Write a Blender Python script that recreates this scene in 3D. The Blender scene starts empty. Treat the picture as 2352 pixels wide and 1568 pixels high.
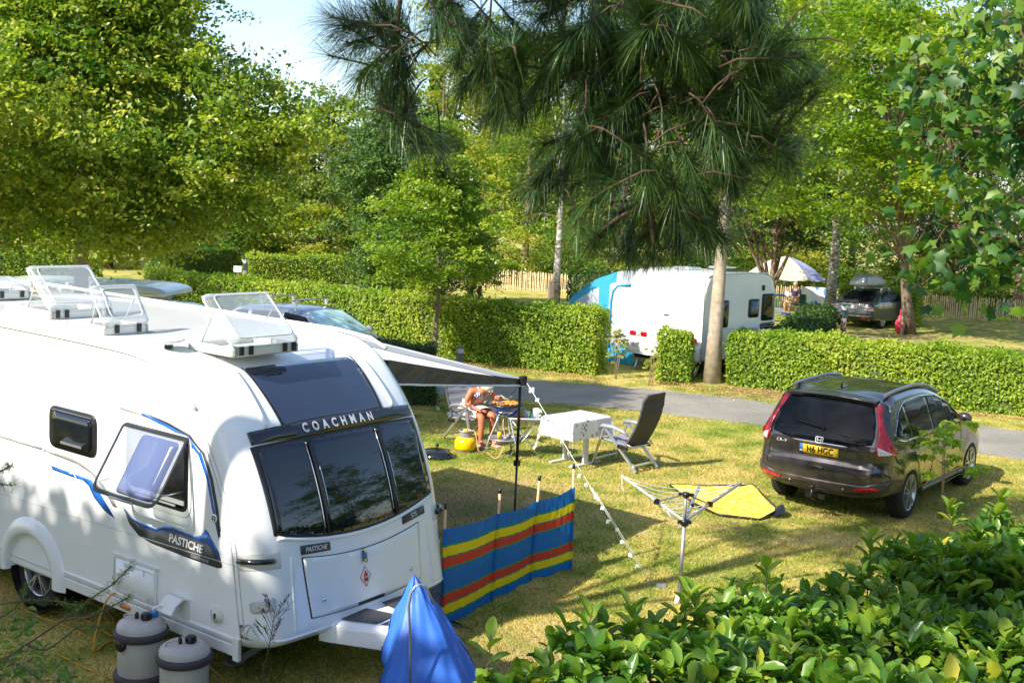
import bpy, bmesh, math, random
import numpy as np
from mathutils import Vector, Matrix
R = math.radians
PI = math.pi
rng = np.random.default_rng(7)
random.seed(7)
scn = bpy.context.scene
COL = scn.collection

# ------------------------------------------------------------------ camera model
FPX, PT, CH, RL = 2586., .115, 3.777, .043
_c, _s, _a, _b = math.cos(PT), math.sin(PT), math.cos(RL), math.sin(RL)

def ray(X, Y):
    x, y = X - 1176, Y - 784
    px = (x * _a + y * _b) / FPX
    up = -(-x * _b + y * _a) / FPX
    return np.array([px, _c + up * _s, -_s + up * _c])

def at(X, Y, z=0.):
    "world point at height z seen at photo point X,Y (2352 wide)"
    r = ray(X, Y); t = (z - CH) / r[2]
    return Vector((r[0] * t, r[1] * t, z))

def aty(X, Y, y):
    r = ray(X, Y); t = y / r[1]
    return Vector((r[0] * t, y, CH + r[2] * t))

# ------------------------------------------------------------------ materials
def ramp(nt, fac, stops):
    n = nt.nodes.new('ShaderNodeValToRGB')
    cr = n.color_ramp
    while len(cr.elements) < len(stops): cr.elements.new(.5)
    for e, (p, c) in zip(cr.elements, stops):
        e.position = p; e.color = (*c, 1)
    nt.links.new(fac, n.inputs[0])
    return n.outputs[0]

def noise(nt, scale, detail=4, vec=None, rough=.55):
    n = nt.nodes.new('ShaderNodeTexNoise')
    n.inputs['Scale'].default_value = scale; n.inputs['Detail'].default_value = detail
    n.inputs['Roughness'].default_value = rough
    if vec is not None: nt.links.new(vec, n.inputs['Vector'])
    return n.outputs[0]

def mat(name, col, rough=.5, metal=0., var=.12, scale=6., bump=0., bscale=60., coat=0., trans=0., ior=1.45, spec=.5, alpha=1., sss=0.):
    m = bpy.data.materials.new(name); m.use_nodes = True
    nt = m.node_tree; b = nt.nodes['Principled BSDF']
    tc = nt.nodes.new('ShaderNodeTexCoord')
    c = np.array(col)
    lo = tuple(np.clip(c * (1 - var), 0, 1)); hi = tuple(np.clip(c * (1 + var), 0, 1))
    nz = noise(nt, scale, 4, tc.outputs['Object'])
    nt.links.new(ramp(nt, nz, [(.3, lo), (.7, hi)]), b.inputs['Base Color'])
    b.inputs['Roughness'].default_value = rough; b.inputs['Metallic'].default_value = metal
    b.inputs['Coat Weight'].default_value = coat; b.inputs['Coat Roughness'].default_value = .04
    b.inputs['Transmission Weight'].default_value = trans; b.inputs['IOR'].default_value = ior
    b.inputs['Specular IOR Level'].default_value = spec; b.inputs['Alpha'].default_value = alpha
    if sss: b.inputs['Subsurface Weight'].default_value = sss; b.inputs['Subsurface Radius'].default_value = (.01, .004, .002)
    if bump:
        bn = nt.nodes.new('ShaderNodeBump'); bn.inputs['Strength'].default_value = bump
        bn.inputs['Distance'].default_value = .01
        nt.links.new(noise(nt, bscale, 5, tc.outputs['Object']), bn.inputs['Height'])
        nt.links.new(bn.outputs[0], b.inputs['Normal'])
    return m

def leafmat(name, cols, rough=.5, trans=.35, tcol=None, spec=.4):
    "cols: three colours picked by the per-leaf 'tint' value"
    m = bpy.data.materials.new(name); m.use_nodes = True
    nt = m.node_tree; b = nt.nodes['Principled BSDF']; out = nt.nodes['Material Output']
    at_ = nt.nodes.new('ShaderNodeAttribute'); at_.attribute_name = 'tint'
    n = len(cols)
    col = ramp(nt, at_.outputs['Fac'], [(i / (n - 1), c) for i, c in enumerate(cols)])
    nt.links.new(col, b.inputs['Base Color'])
    b.inputs['Roughness'].default_value = rough; b.inputs['Specular IOR Level'].default_value = spec
    tr = nt.nodes.new('ShaderNodeBsdfTranslucent')
    mx = nt.nodes.new('ShaderNodeMixRGB'); mx.blend_type = 'MULTIPLY'; mx.inputs[0].default_value = 1
    mx.inputs[2].default_value = (*(tcol or (1.7, 1.9, .55)), 1)
    nt.links.new(col, mx.inputs[1]); nt.links.new(mx.outputs[0], tr.inputs[0])
    ms = nt.nodes.new('ShaderNodeMixShader'); ms.inputs[0].default_value = trans
    nt.links.new(b.outputs[0], ms.inputs[1]); nt.links.new(tr.outputs[0], ms.inputs[2])
    nt.links.new(ms.outputs[0], out.inputs['Surface'])
    return m

def clothmat(name, col, trans=.3, rough=.8, var=.06):
    m = mat(name, col, rough, var=var, bump=.15, bscale=30)
    nt = m.node_tree; b = nt.nodes['Principled BSDF']; out = nt.nodes['Material Output']
    tr = nt.nodes.new('ShaderNodeBsdfTranslucent'); tr.inputs[0].default_value = (*col, 1)
    ms = nt.nodes.new('ShaderNodeMixShader'); ms.inputs[0].default_value = trans
    nt.links.new(b.outputs[0], ms.inputs[1]); nt.links.new(tr.outputs[0], ms.inputs[2])
    nt.links.new(ms.outputs[0], out.inputs['Surface'])
    return m

M = {}
M['white'] = mat('white_gelcoat', (.78, .79, .80), .24, var=.035, scale=1.6, coat=.5, bump=.04, bscale=3)
M['white2'] = mat('white_plastic', (.72, .72, .7), .35, var=.03)
M['cream'] = mat('cream_plastic', (.6, .6, .55), .4, var=.04)
M['seam'] = mat('grey_seam', (.25, .25, .26), .6)
M['paleline'] = mat('pale_grey_line', (.5, .5, .5), .5)
M['glassdark'] = mat('tinted_acrylic', (.006, .008, .014), .03, var=.3, scale=2, spec=.7, coat=.25)
M['carglass'] = mat('car_window_glass', (.006, .008, .012), .06, var=.3, scale=2, spec=.16)
M['railgrey'] = mat('satin_roof_rail', (.22, .23, .26), .35, .6)
M['badge'] = mat('bright_badge', (.7, .7, .72), .3, .3)
M['glassblue'] = mat('blue_tinted_glass', (.022, .03, .06), .05, var=.2, scale=1.5, spec=.9, coat=1)
M['black'] = mat('black_plastic', (.012, .012, .014), .35, var=.2)
M['blackgloss'] = mat('black_gloss', (.01, .01, .012), .1, coat=.6)
M['rubber'] = mat('rubber', (.016, .016, .017), .8, var=.2, bump=.2, bscale=90)
M['chrome'] = mat('chrome', (.7, .7, .72), .12, 1.)
M['alu'] = mat('brushed_aluminium', (.62, .63, .65), .32, .85, bump=.05, bscale=200)
M['alloy'] = mat('alloy_rim', (.5, .51, .53), .25, .8)
M['whitemetal'] = mat('white_painted_metal', (.72, .73, .74), .35)
M['blue'] = mat('blue_decal', (.01, .12, .5), .25, var=.05, coat=.3)
M['grey'] = mat('grey_decal', (.38, .38, .38), .3)
M['silverdecal'] = mat('silver_decal', (.6, .6, .6), .3)
M['carbon'] = mat('carbon_decal', (.045, .045, .05), .35, var=.6, scale=90)
M['orange'] = mat('amber_lens', (.7, .16, .01), .2, coat=.5)
M['red'] = mat('red_lens', (.36, .004, .012), .15, var=.35, scale=26, coat=.4)
M['redflat'] = mat('red_decal', (.55, .02, .02), .4)
M['clearlens'] = mat('clear_lens', (.5, .51, .53), .1, var=.22, scale=60, coat=1)
M['tanklid'] = mat('tank_lid_grey', (.42, .385, .37), .42, var=.06, bump=.08, bscale=150)
M['tank'] = mat('tank_body_grey', (.38, .35, .31), .5, var=.08, bump=.12, bscale=170)
M['tankband'] = mat('tank_tyre_band', (.05, .04, .05), .7, var=.15, bump=.15, bscale=120)
M['bluecap'] = mat('blue_cap', (.02, .17, .5), .35)
M['cable'] = mat('orange_cable', (.55, .24, .02), .5)
M['hoopsteel'] = mat('hoop_steel', (.36, .36, .38), .3, .7)
M['cover'] = clothmat('blue_hitch_cover', (.045, .17, .66), .1, .5)
M['coverdk'] = clothmat('dark_blue_cover', (.01, .05, .25), .05, .6)
M['awndark'] = mat('awning_charcoal', (.035, .038, .05), .35, var=.35, scale=9, coat=.2)
M['awnwhite'] = clothmat('awning_white', (.75, .75, .74), .15, .5)
M['awngrey'] = mat('awning_grey', (.28, .29, .31), .5)
M['crv'] = mat('brown_grey_car_paint', (.062, .054, .055), .22, .6, var=.05, coat=1)
M['crvdk'] = mat('dark_bumper_plastic', (.05, .043, .045), .42, .35, var=.08, coat=.4)
M['platey'] = mat('yellow_plate', (.8, .5, .01), .35)
M['platew'] = mat('white_plate', (.75, .75, .75), .35)
M['plateb'] = mat('blue_plate_band', (.01, .1, .4), .35)
M['saab'] = mat('graphite_car_paint', (.06, .06, .066), .28, .7, var=.05, coat=1)
M['silverpaint'] = mat('silver_car_paint', (.55, .56, .58), .25, .6, var=.04, coat=1)
M['roofdark'] = mat('dark_blue_roof', (.2, .23, .29), .12, .5, coat=1)
M['boxgrey'] = mat('roof_box_grey', (.36, .37, .4), .4, .2)
M['skin'] = mat('tanned_skin', (.5, .17, .085), .5, var=.12, scale=12, sss=.1)
M['skin2'] = mat('pale_tanned_skin', (.55, .27, .17), .5, var=.1, scale=12, sss=.1)
M['hair'] = mat('white_hair', (.72, .7, .64), .6, var=.15, scale=60, bump=.5, bscale=90)
M['hair2'] = mat('grey_hair', (.38, .34, .29), .7, var=.2, scale=60, bump=.4, bscale=90)
M['navy'] = mat('navy_shirt', (.018, .028, .08), .8, var=.15)
M['khaki'] = mat('khaki_shorts', (.42, .3, .18), .8, var=.1)
M['whitecloth'] = clothmat('white_cotton', (.8, .8, .79), .1)
M['greycloth'] = clothmat('grey_padding', (.23, .23, .27), .05, .8)
M['darkcloth'] = clothmat('dark_padding', (.055, .052, .06), .03, .7)
M['yellow'] = mat('yellow_bottle', (.85, .48, .0), .3, var=.05, coat=.4)
M['greymetal'] = mat('grey_metal', (.3, .3, .32), .45, .4)
M['bbqblue'] = mat('blue_enamel', (.01, .06, .4), .15, coat=1)
M['food'] = mat('sizzling_food', (.6, .26, .04), .6, var=.6, scale=35, bump=.6, bscale=80)
M['wood'] = mat('beech_pole', (.6, .38, .2), .55, var=.15, scale=14)
M['hose'] = mat('pink_hose', (.7, .33, .25), .5)
M['bark'] = mat('grey_brown_bark', (.17, .125, .09), .9, var=.4, scale=9, bump=.8, bscale=26)
M['barkred'] = mat('red_brown_bark', (.2, .12, .08), .9, var=.45, scale=9, bump=.8, bscale=24)
M['barkpale'] = mat('pale_smooth_bark', (.33, .27, .20), .8, var=.3, scale=7, bump=.5, bscale=24)
M['twig'] = mat('twig_brown', (.1, .06, .04), .8, var=.3)
M['pinetwig'] = mat('pine_shoot_bark', (.075, .045, .03), .85, var=.4, scale=40, bump=.7, bscale=90)
M['postwood'] = mat('weathered_post', (.19, .155, .12), .9, var=.3, scale=12, bump=.6, bscale=50)
M['pale'] = mat('chestnut_pale', (.62, .46, .28), .75, var=.25, scale=3)
M['lampgreen'] = mat('lamp_dark_green', (.03, .06, .07), .5)
M['redbag'] = mat('red_plastic_sack', (.55, .03, .07), .35, var=.2, scale=20, bump=.6, bscale=25)
M['tentblue'] = clothmat('tent_turquoise', (.04, .36, .58), .25)
M['tentwhite'] = clothmat('tent_pale', (.46, .50, .58), .25)
M['parcream'] = clothmat('parasol_cream', (.72, .68, .5), .35)
M['parblue'] = clothmat('parasol_lilac', (.38, .42, .72), .35)
M['greenbox'] = mat('green_plastic', (.01, .12, .07), .5)
M['bluepl'] = mat('blue_plastic', (.02, .15, .6), .4)
M['redcloth'] = clothmat('red_canvas', (.65, .02, .05), .1)
M['paper'] = mat('paper', (.75, .75, .72), .8)
M['clearpl'] = mat('clear_plastic', (.75, .8, .8), .15, alpha=.5)
M['gsheet'] = mat('blue_groundsheet', (.05, .07, .14), .7, var=.5, scale=60)
M['windblue'] = clothmat('windbreak_blue', (.005, .16, .52), .3, .6)
M['windyel'] = clothmat('windbreak_yellow', (.85, .66, .01), .3, .6)
M['windred'] = clothmat('windbreak_red', (.62, .05, .03), .3, .6)
M['windgreen'] = clothmat('windbreak_green', (.01, .28, .14), .3, .6)
M['sunshade'] = mat('windscreen_sunshade', (.42, .64, .68), .15, var=.3, scale=3, coat=1)
def stripemat(nm, a, b, sc, ax):
    m = bpy.data.materials.new(nm); m.use_nodes = True; nt = m.node_tree; bs = nt.nodes['Principled BSDF']; tc = nt.nodes.new('ShaderNodeTexCoord')
    w = nt.nodes.new('ShaderNodeTexWave'); w.bands_direction = ax; w.inputs['Scale'].default_value = sc; nt.links.new(tc.outputs['Object'], w.inputs['Vector'])
    nt.links.new(ramp(nt, w.outputs[0], [(.48, a), (.52, b)]), bs.inputs['Base Color']); bs.inputs['Roughness'].default_value = .8
    return m
M['stripes'] = stripemat('blue_white_stripes', (.75, .75, .78), (.03, .04, .3), 11, 'Y')
M['pinksandal'] = mat('pink_sandal', (.7, .42, .38), .6)
def blanketmat():
    m = bpy.data.materials.new('yellow_patterned_mat'); m.use_nodes = True
    nt = m.node_tree; b = nt.nodes['Principled BSDF']; tc = nt.nodes.new('ShaderNodeTexCoord')
    v = nt.nodes.new('ShaderNodeTexVoronoi'); v.feature = 'DISTANCE_TO_EDGE'; v.inputs['Scale'].default_value = 8
    nz = nt.nodes.new('ShaderNodeTexNoise'); nz.inputs['Scale'].default_value = 6
    mx = nt.nodes.new('ShaderNodeMixRGB'); mx.inputs[0].default_value = .12
    nt.links.new(tc.outputs['Object'], nz.inputs['Vector'])
    nt.links.new(tc.outputs['Object'], mx.inputs[1]); nt.links.new(nz.outputs[1], mx.inputs[2])
    nt.links.new(mx.outputs[0], v.inputs['Vector'])
    nt.links.new(ramp(nt, v.outputs[0], [(0, (.5, .26, .02)), (.06, (.8, .55, .05)), (.3, (.85, .68, .16))]), b.inputs['Base Color'])
    b.inputs['Roughness'].default_value = .6
    return m
M['blanket'] = blanketmat()
def birchmat():
    m = bpy.data.materials.new('birch_bark'); m.use_nodes = True
    nt = m.node_tree; b = nt.nodes['Principled BSDF']; tc = nt.nodes.new('ShaderNodeTexCoord')
    mp = nt.nodes.new('ShaderNodeMapping'); mp.inputs['Scale'].default_value = (1, 1, 2.6)
    nt.links.new(tc.outputs['Object'], mp.inputs[0])
    nt.links.new(ramp(nt, noise(nt, 5, 6, mp.outputs[0], .7), [(.36, (.05, .04, .035)), (.5, (.3, .28, .25)), (.62, (.55, .53, .49))]), b.inputs['Base Color'])
    b.inputs['Roughness'].default_value = .85
    return m
M['birch'] = birchmat()
def clearmat(name='clear_acrylic', a=.78):
    m = bpy.data.materials.new(name); m.use_nodes = True
    nt = m.node_tree; out = nt.nodes['Material Output']; b = nt.nodes['Principled BSDF']
    b.inputs['Base Color'].default_value = (.5, .56, .62, 1); b.inputs['Roughness'].default_value = .08
    tr = nt.nodes.new('ShaderNodeBsdfTransparent'); tr.inputs[0].default_value = (.9, .93, .95, 1)
    lw = nt.nodes.new('ShaderNodeLayerWeight'); lw.inputs[0].default_value = .35
    mr = nt.nodes.new('ShaderNodeMapRange'); mr.inputs['To Min'].default_value = 1 - a; mr.inputs['To Max'].default_value = .95
    nt.links.new(lw.outputs['Facing'], mr.inputs[0])
    ms = nt.nodes.new('ShaderNodeMixShader'); nt.links.new(mr.outputs[0], ms.inputs[0])
    nt.links.new(tr.outputs[0], ms.inputs[1]); nt.links.new(b.outputs[0], ms.inputs[2])
    nt.links.new(ms.outputs[0], out.inputs['Surface'])
    return m
M['clear'] = clearmat()
M['sashblue'] = clearmat('blue_tinted_acrylic', .45); M['sashblue'].node_tree.nodes['Principled BSDF'].inputs['Base Color'].default_value = (.09, .12, .28, 1)

# ------------------------------------------------------------------ object helpers
def link(o, parent=None):
    COL.objects.link(o)
    if parent is not None: o.parent = parent
    return o

def tag(o, label, cat, group=None):
    o['label'] = label; o['category'] = cat
    if group: o['group'] = group
    return o

def thing(name, label, cat, loc=(0, 0, 0), rz=0., group=None):
    o = bpy.data.objects.new(name, None); link(o)
    o.empty_display_size = .1
    o.location = loc; o.rotation_euler = (0, 0, rz)
    return tag(o, label, cat, group)

def kids(o): return [c for c in bpy.data.objects if c.parent == o]

def dup(root, loc=None, rz=None, label=None, group=None, par=None, scale=None):
    ch = kids(root)
    r = root.copy(); COL.objects.link(r)
    if par is not None: r.parent = par
    if loc is not None: r.location = loc
    if rz is not None: r.rotation_euler = (0, 0, rz)
    if scale is not None: r.scale = scale
    if label: r['label'] = label
    if group: r['group'] = group
    for c in ch: dup(c, par=r)
    return r

class MB:
    "collects verts / faces of one mesh"
    def __init__(s): s.v = []; s.f = []; s.m = []; s.sm = []
    def add(s, vs, fs, mi=0, smooth=False):
        n = len(s.v); s.v += [tuple(v) for v in vs]
        for f in fs: s.f.append(tuple(n + i for i in f)); s.m.append(mi); s.sm.append(smooth)
        return s
    def box(s, c, d, rz=0, mi=0, rot=None, bev=0):
        x, y, z = d[0] / 2, d[1] / 2, d[2] / 2
        m = rot if rot is not None else Matrix.Rotation(rz, 3, 'Z')
        c = Vector(c)
        if bev:
            b = min(bev, x * .9, y * .9, z * .9); vs = []
            for sx in (-1, 1):
                for sy in (-1, 1):
                    for sz in (-1, 1):
                        vs += [c + m @ Vector((sx * (x - b), sy * (y - b), sz * z)), c + m @ Vector((sx * (x - b), sy * y, sz * (z - b))), c + m @ Vector((sx * x, sy * (y - b), sz * (z - b)))]
            bm = bmesh.new()
            for v in vs: bm.verts.new(v)
            bmesh.ops.convex_hull(bm, input=bm.verts)
            bm.verts.ensure_lookup_table(); bm.verts.index_update()
            s.add([v.co.copy() for v in bm.verts], [[v.index for v in f.verts] for f in bm.faces], mi); bm.free()
            return s
        vs = [c + m @ Vector((sx * x, sy * y, sz * z)) for sx in (-1, 1) for sy in (-1, 1) for sz in (-1, 1)]
        return s.add(vs, [(0, 1, 3, 2), (4, 6, 7, 5), (0, 4, 5, 1), (2, 3, 7, 6), (0, 2, 6, 4), (1, 5, 7, 3)], mi)
    def tube(s, pts, r, n=8, mi=0, cap=True, flat=1.):
        pts = [Vector(p) for p in pts]; N = len(pts)
        rs = r if isinstance(r, (list, tuple)) else [r] * N
        vs = []; prev = None
        for i, p in enumerate(pts):
            t = (pts[min(i + 1, N - 1)] - pts[max(i - 1, 0)])
            t = t.normalized() if t.length > 1e-9 else Vector((0, 0, 1))
            if prev is None:
                a = t.orthogonal().normalized()
            else:
                a = prev - t * prev.dot(t)
                a = a.normalized() if a.length > 1e-6 else t.orthogonal().normalized()
            prev = a; b = t.cross(a)
            for k in range(n):
                w = 2 * PI * k / n
                vs.append(p + (a * math.cos(w) + b * math.sin(w) * flat) * rs[i])
        fs = [(i * n + k, i * n + (k + 1) % n, (i + 1) * n + (k + 1) % n, (i + 1) * n + k) for i in range(N - 1) for k in range(n)]
        s.add(vs, fs, mi, True)
        if cap:
            s.f += [tuple(len(s.v) - N * n + k for k in reversed(range(n))), tuple(len(s.v) - n + k for k in range(n))]
            s.m += [mi, mi]; s.sm += [False, False]
        return s
    def bar(s, a, b, w, h, mi=0, up=(0, 0, 1)):
        a, b = Vector(a), Vector(b); t = (b - a).normalized(); u = Vector(up)
        x = t.cross(u)
        x = x.normalized() if x.length > 1e-4 else t.orthogonal().normalized()
        y = x.cross(t)
        vs = [p + x * sx * w / 2 + y * sy * h / 2 for p in (a, b) for sx, sy in ((-1, -1), (1, -1), (1, 1), (-1, 1))]
        return s.add(vs, [(0, 1, 2, 3), (7, 6, 5, 4), (0, 4, 5, 1), (1, 5, 6, 2), (2, 6, 7, 3), (3, 7, 4, 0)], mi)
    def lathe(s, prof, n=24, c=(0, 0, 0), axis='Z', mi=0, smooth=True):
        c = Vector(c); vs = []
        for r, z in prof:
            for k in range(n):
                w = 2 * PI * k / n; x, y = r * math.cos(w), r * math.sin(w)
                vs.append(c + (Vector((x, y, z)) if axis == 'Z' else Vector((x, z, y)) if axis == 'Y' else Vector((z, x, y))))
        fs = [(i * n + k, i * n + (k + 1) % n, (i + 1) * n + (k + 1) % n, (i + 1) * n + k) for i in range(len(prof) - 1) for k in range(n)]
        return s.add(vs, fs, mi, smooth)
    def disc(s, c, r, n=20, axis='Z', mi=0):
        c = Vector(c); vs = []
        for k in range(n):
            w = 2 * PI * k / n; x, y = r * math.cos(w), r * math.sin(w)
            vs.append(c + (Vector((x, y, 0)) if axis == 'Z' else Vector((x, 0, y)) if axis == 'Y' else Vector((0, x, y))))
        return s.add(vs, [tuple(range(n))], mi)
    def prism(s, poly, fn, mi=0):
        "poly 2d, fn(x,y,side 0/1)->3d"
        n = len(poly); vs = [fn(x, y, 0) for x, y in poly] + [fn(x, y, 1) for x, y in poly]
        fs = [tuple(range(n)), tuple(range(2 * n - 1, n - 1, -1))] + [(i, n + i, n + (i + 1) % n, (i + 1) % n) for i in range(n)]
        return s.add(vs, fs, mi)
    def grid(s, fn, nu, nv, mi=0, smooth=True, mif=None):
        vs = [fn(i / nu, j / nv) for i in range(nu + 1) for j in range(nv + 1)]
        for i in range(nu):
            for j in range(nv):
                pass
        n0 = len(s.v); s.v += [tuple(v) for v in vs]
        for i in range(nu):
            for j in range(nv):
                a = n0 + i * (nv + 1) + j
                s.f.append((a, a + nv + 1, a + nv + 2, a + 1)); s.m.append(mif(i, j) if mif else mi); s.sm.append(smooth)
        return s
    def ball(s, c, r, nu=10, nv=14, mi=0):
        c = Vector(c); rr = (r, r, r) if not isinstance(r, (tuple, list)) else r
        return s.grid(lambda a, b: c + Vector((rr[0] * math.sin(PI * a) * math.cos(2 * PI * b), rr[1] * math.sin(PI * a) * math.sin(2 * PI * b), rr[2] * math.cos(PI * a))), nu, nv, mi)
    def build(s, name, m, parent=None, fix=True, weld=False):
        me = bpy.data.meshes.new(name)
        me.from_pydata([tuple(v) for v in s.v], [], s.f)
        ms = m if isinstance(m, (list, tuple)) else [m]
        for x in ms: me.materials.append(M[x] if isinstance(x, str) else x)
        me.polygons.foreach_set('material_index', s.m)
        me.polygons.foreach_set('use_smooth', s.sm)
        if fix:
            bm = bmesh.new(); bm.from_mesh(me)
            if weld: bmesh.ops.remove_doubles(bm, verts=bm.verts, dist=1e-4)
            bmesh.ops.recalc_face_normals(bm, faces=bm.faces)
            bm.to_mesh(me); bm.free()
        me.update()
        return link(bpy.data.objects.new(name, me), parent)

def rpoly(pts, r, n=4):
    "round the corners of a 2d polygon"
    out = []; N = len(pts)
    rs = r if isinstance(r, (list, tuple)) else [r] * N
    for i in range(N):
        p = Vector(pts[i]); a = Vector(pts[i - 1]); b = Vector(pts[(i + 1) % N]); rr = rs[i]
        if rr <= 0: out.append(tuple(p)); continue
        d1 = (a - p); d2 = (b - p); k = min(rr, d1.length * .45, d2.length * .45)
        s = p + d1.normalized() * k; e = p + d2.normalized() * k
        for j in range(n + 1):
            t = j / n; out.append(tuple(s * (1 - t) ** 2 + p * 2 * t * (1 - t) + e * t * t))
    return out

def panel(name, poly, fn, m, parent, off=.004, base=-.004, step=.08, smooth=True):
    "polygon in 2d laid on the surface fn(x, y, offset) with a small thickness"
    bm = bmesh.new()
    f = bm.faces.new([bm.verts.new((x, y, 0)) for x, y in poly])
    bmesh.ops.triangulate(bm, faces=[f], ngon_method='BEAUTY')
    xs = [p[0] for p in poly]; ys = [p[1] for p in poly]
    for lo, hi, ax in ((min(xs), max(xs), 0), (min(ys), max(ys), 1)):
        k = math.ceil(lo / step) * step
        while k < hi - 1e-4:
            co = [0, 0, 0]; no = [0, 0, 0]; co[ax] = k; no[ax] = 1
            bmesh.ops.bisect_plane(bm, geom=bm.verts[:] + bm.edges[:] + bm.faces[:], dist=1e-5, plane_co=co, plane_no=no)
            k += step
    bm.verts.ensure_lookup_table(); bm.verts.index_update()
    P = [(v.co.x, v.co.y) for v in bm.verts]
    mb = MB()
    mb.add([fn(x, y, off) for x, y in P], [[v.index for v in f.verts] for f in bm.faces], 0, smooth)
    n = len(P)
    mb.v += [tuple(fn(x, y, base)) for x, y in P]
    for e in bm.edges:
        if len(e.link_faces) == 1:
            a, b = e.verts[0].index, e.verts[1].index
            mb.f.append((a, b, n + b, n + a)); mb.m.append(0); mb.sm.append(False)
    bm.free()
    used = sorted({i for f in mb.f for i in f}); mp = {u: i for i, u in enumerate(used)}
    mb.v = [mb.v[u] for u in used]; mb.f = [tuple(mp[i] for i in f) for f in mb.f]
    return mb.build(name, m, parent)

def ringpanel(name, outer, w, fn, m, parent, off=.01, base=-.004, scale_in=None):
    "frame: ring between polygon and the same polygon inset by w"
    cx = sum(p[0] for p in outer) / len(outer); cy = sum(p[1] for p in outer) / len(outer)
    ex = max(abs(p[0] - cx) for p in outer); ey = max(abs(p[1] - cy) for p in outer)
    inner = [(cx + (x - cx) * (1 - w / ex), cy + (y - cy) * (1 - w / ey)) for x, y in outer]
    def sub(pl):
        o = []
        for i in range(len(pl)):
            a, b = pl[i], pl[(i + 1) % len(pl)]
            k = 4
            for j in range(k): o.append((a[0] + (b[0] - a[0]) * j / k, a[1] + (b[1] - a[1]) * j / k))
        return o
    O, I = sub(outer), sub(inner); n = len(O)
    vs = [fn(x, y, base) for x, y in O] + [fn(x, y, off) for x, y in O] + [fn(x, y, off) for x, y in I] + [fn(x, y, base) for x, y in I]
    fs = [(r * n + i, r * n + (i + 1) % n, (r + 1) * n + (i + 1) % n, (r + 1) * n + i) for r in range(3) for i in range(n)]
    return MB().add(vs, fs, 0, False).build(name, m, parent)

def textmesh(s, size, bold=0., spacing=1., align='CENTER', shear=0.):
    cu = bpy.data.curves.new('t', 'FONT'); cu.body = s; cu.size = size; cu.align_x = align; cu.align_y = 'CENTER'
    cu.offset = bold; cu.space_character = spacing; cu.shear = shear; cu.resolution_u = 3
    o = bpy.data.objects.new('t', cu); COL.objects.link(o)
    dg = bpy.context.evaluated_depsgraph_get(); dg.update()
    me = bpy.data.meshes.new_from_object(o.evaluated_get(dg))
    vs = [tuple(v.co) for v in me.vertices]; fs = [tuple(p.vertices) for p in me.polygons]
    bpy.data.objects.remove(o); bpy.data.curves.remove(cu); bpy.data.meshes.remove(me)
    return vs, fs

def lettering(name, s, size, fn, m, parent, ox=0, oy=0, off=.006, flipx=False, ang=0., sx=1., **k):
    "text laid on the surface fn(x, y, offset)"
    vs, fs = textmesh(s, size, **k)
    vs = [(x * sx, y, z) for x, y, z in vs]
    ca, sa = math.cos(ang), math.sin(ang)
    P = [(ox + (-1 if flipx else 1) * (x * ca - y * sa), oy + x * sa + y * ca) for x, y, _ in vs]
    return MB().add([fn(x, y, off) for x, y in P], fs, 0, False).build(name, m, parent, fix=False)

# ------------------------------------------------------------------ fast leaf clouds
LEAF = {
 'quad': ([(0, 0, 0), (.45, .5, .1), (1, 0, -.05), (.45, -.5, .1)], [(0, 1, 2, 3)]),
 'blade': ([(0, .5, 0), (0, -.5, 0), (1, 0, 0)], [(0, 1, 2)]),
 'ellipse': ([(0, 0, 0), (.22, .36, .09), (.58, .5, .1), (.86, .28, .03), (1, 0, -.12), (.86, -.28, .03), (.58, -.5, .1), (.22, -.36, .09), (.5, 0, -.02)],
             [(0, 1, 8), (1, 2, 8), (2, 3, 8), (3, 4, 8), (4, 5, 8), (5, 6, 8), (6, 7, 8), (7, 0, 8)]),
 'needle': ([(0, .5, 0), (0, -.5, 0), (.5, -.45, .035), (.5, .45, .035), (1, 0, 0)], [(0, 1, 2, 3), (3, 2, 4)]),
 'lobed': ([(0, 0, 0), (.02, .46, -.06), (.22, .36, .0), (.55, .64, -.12), (.62, .26, .02), (1.05, 0, -.12), (.62, -.26, .02), (.55, -.64, -.12), (.22, -.36, .0), (.02, -.46, -.06), (.3, 0, .03)],
           [(0, 1, 2, 10), (2, 3, 4, 10), (4, 5, 6, 10), (6, 7, 8, 10), (8, 9, 0, 10)]),
}
def norm(a): return a / np.maximum(np.linalg.norm(a, axis=-1, keepdims=True), 1e-9)

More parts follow.
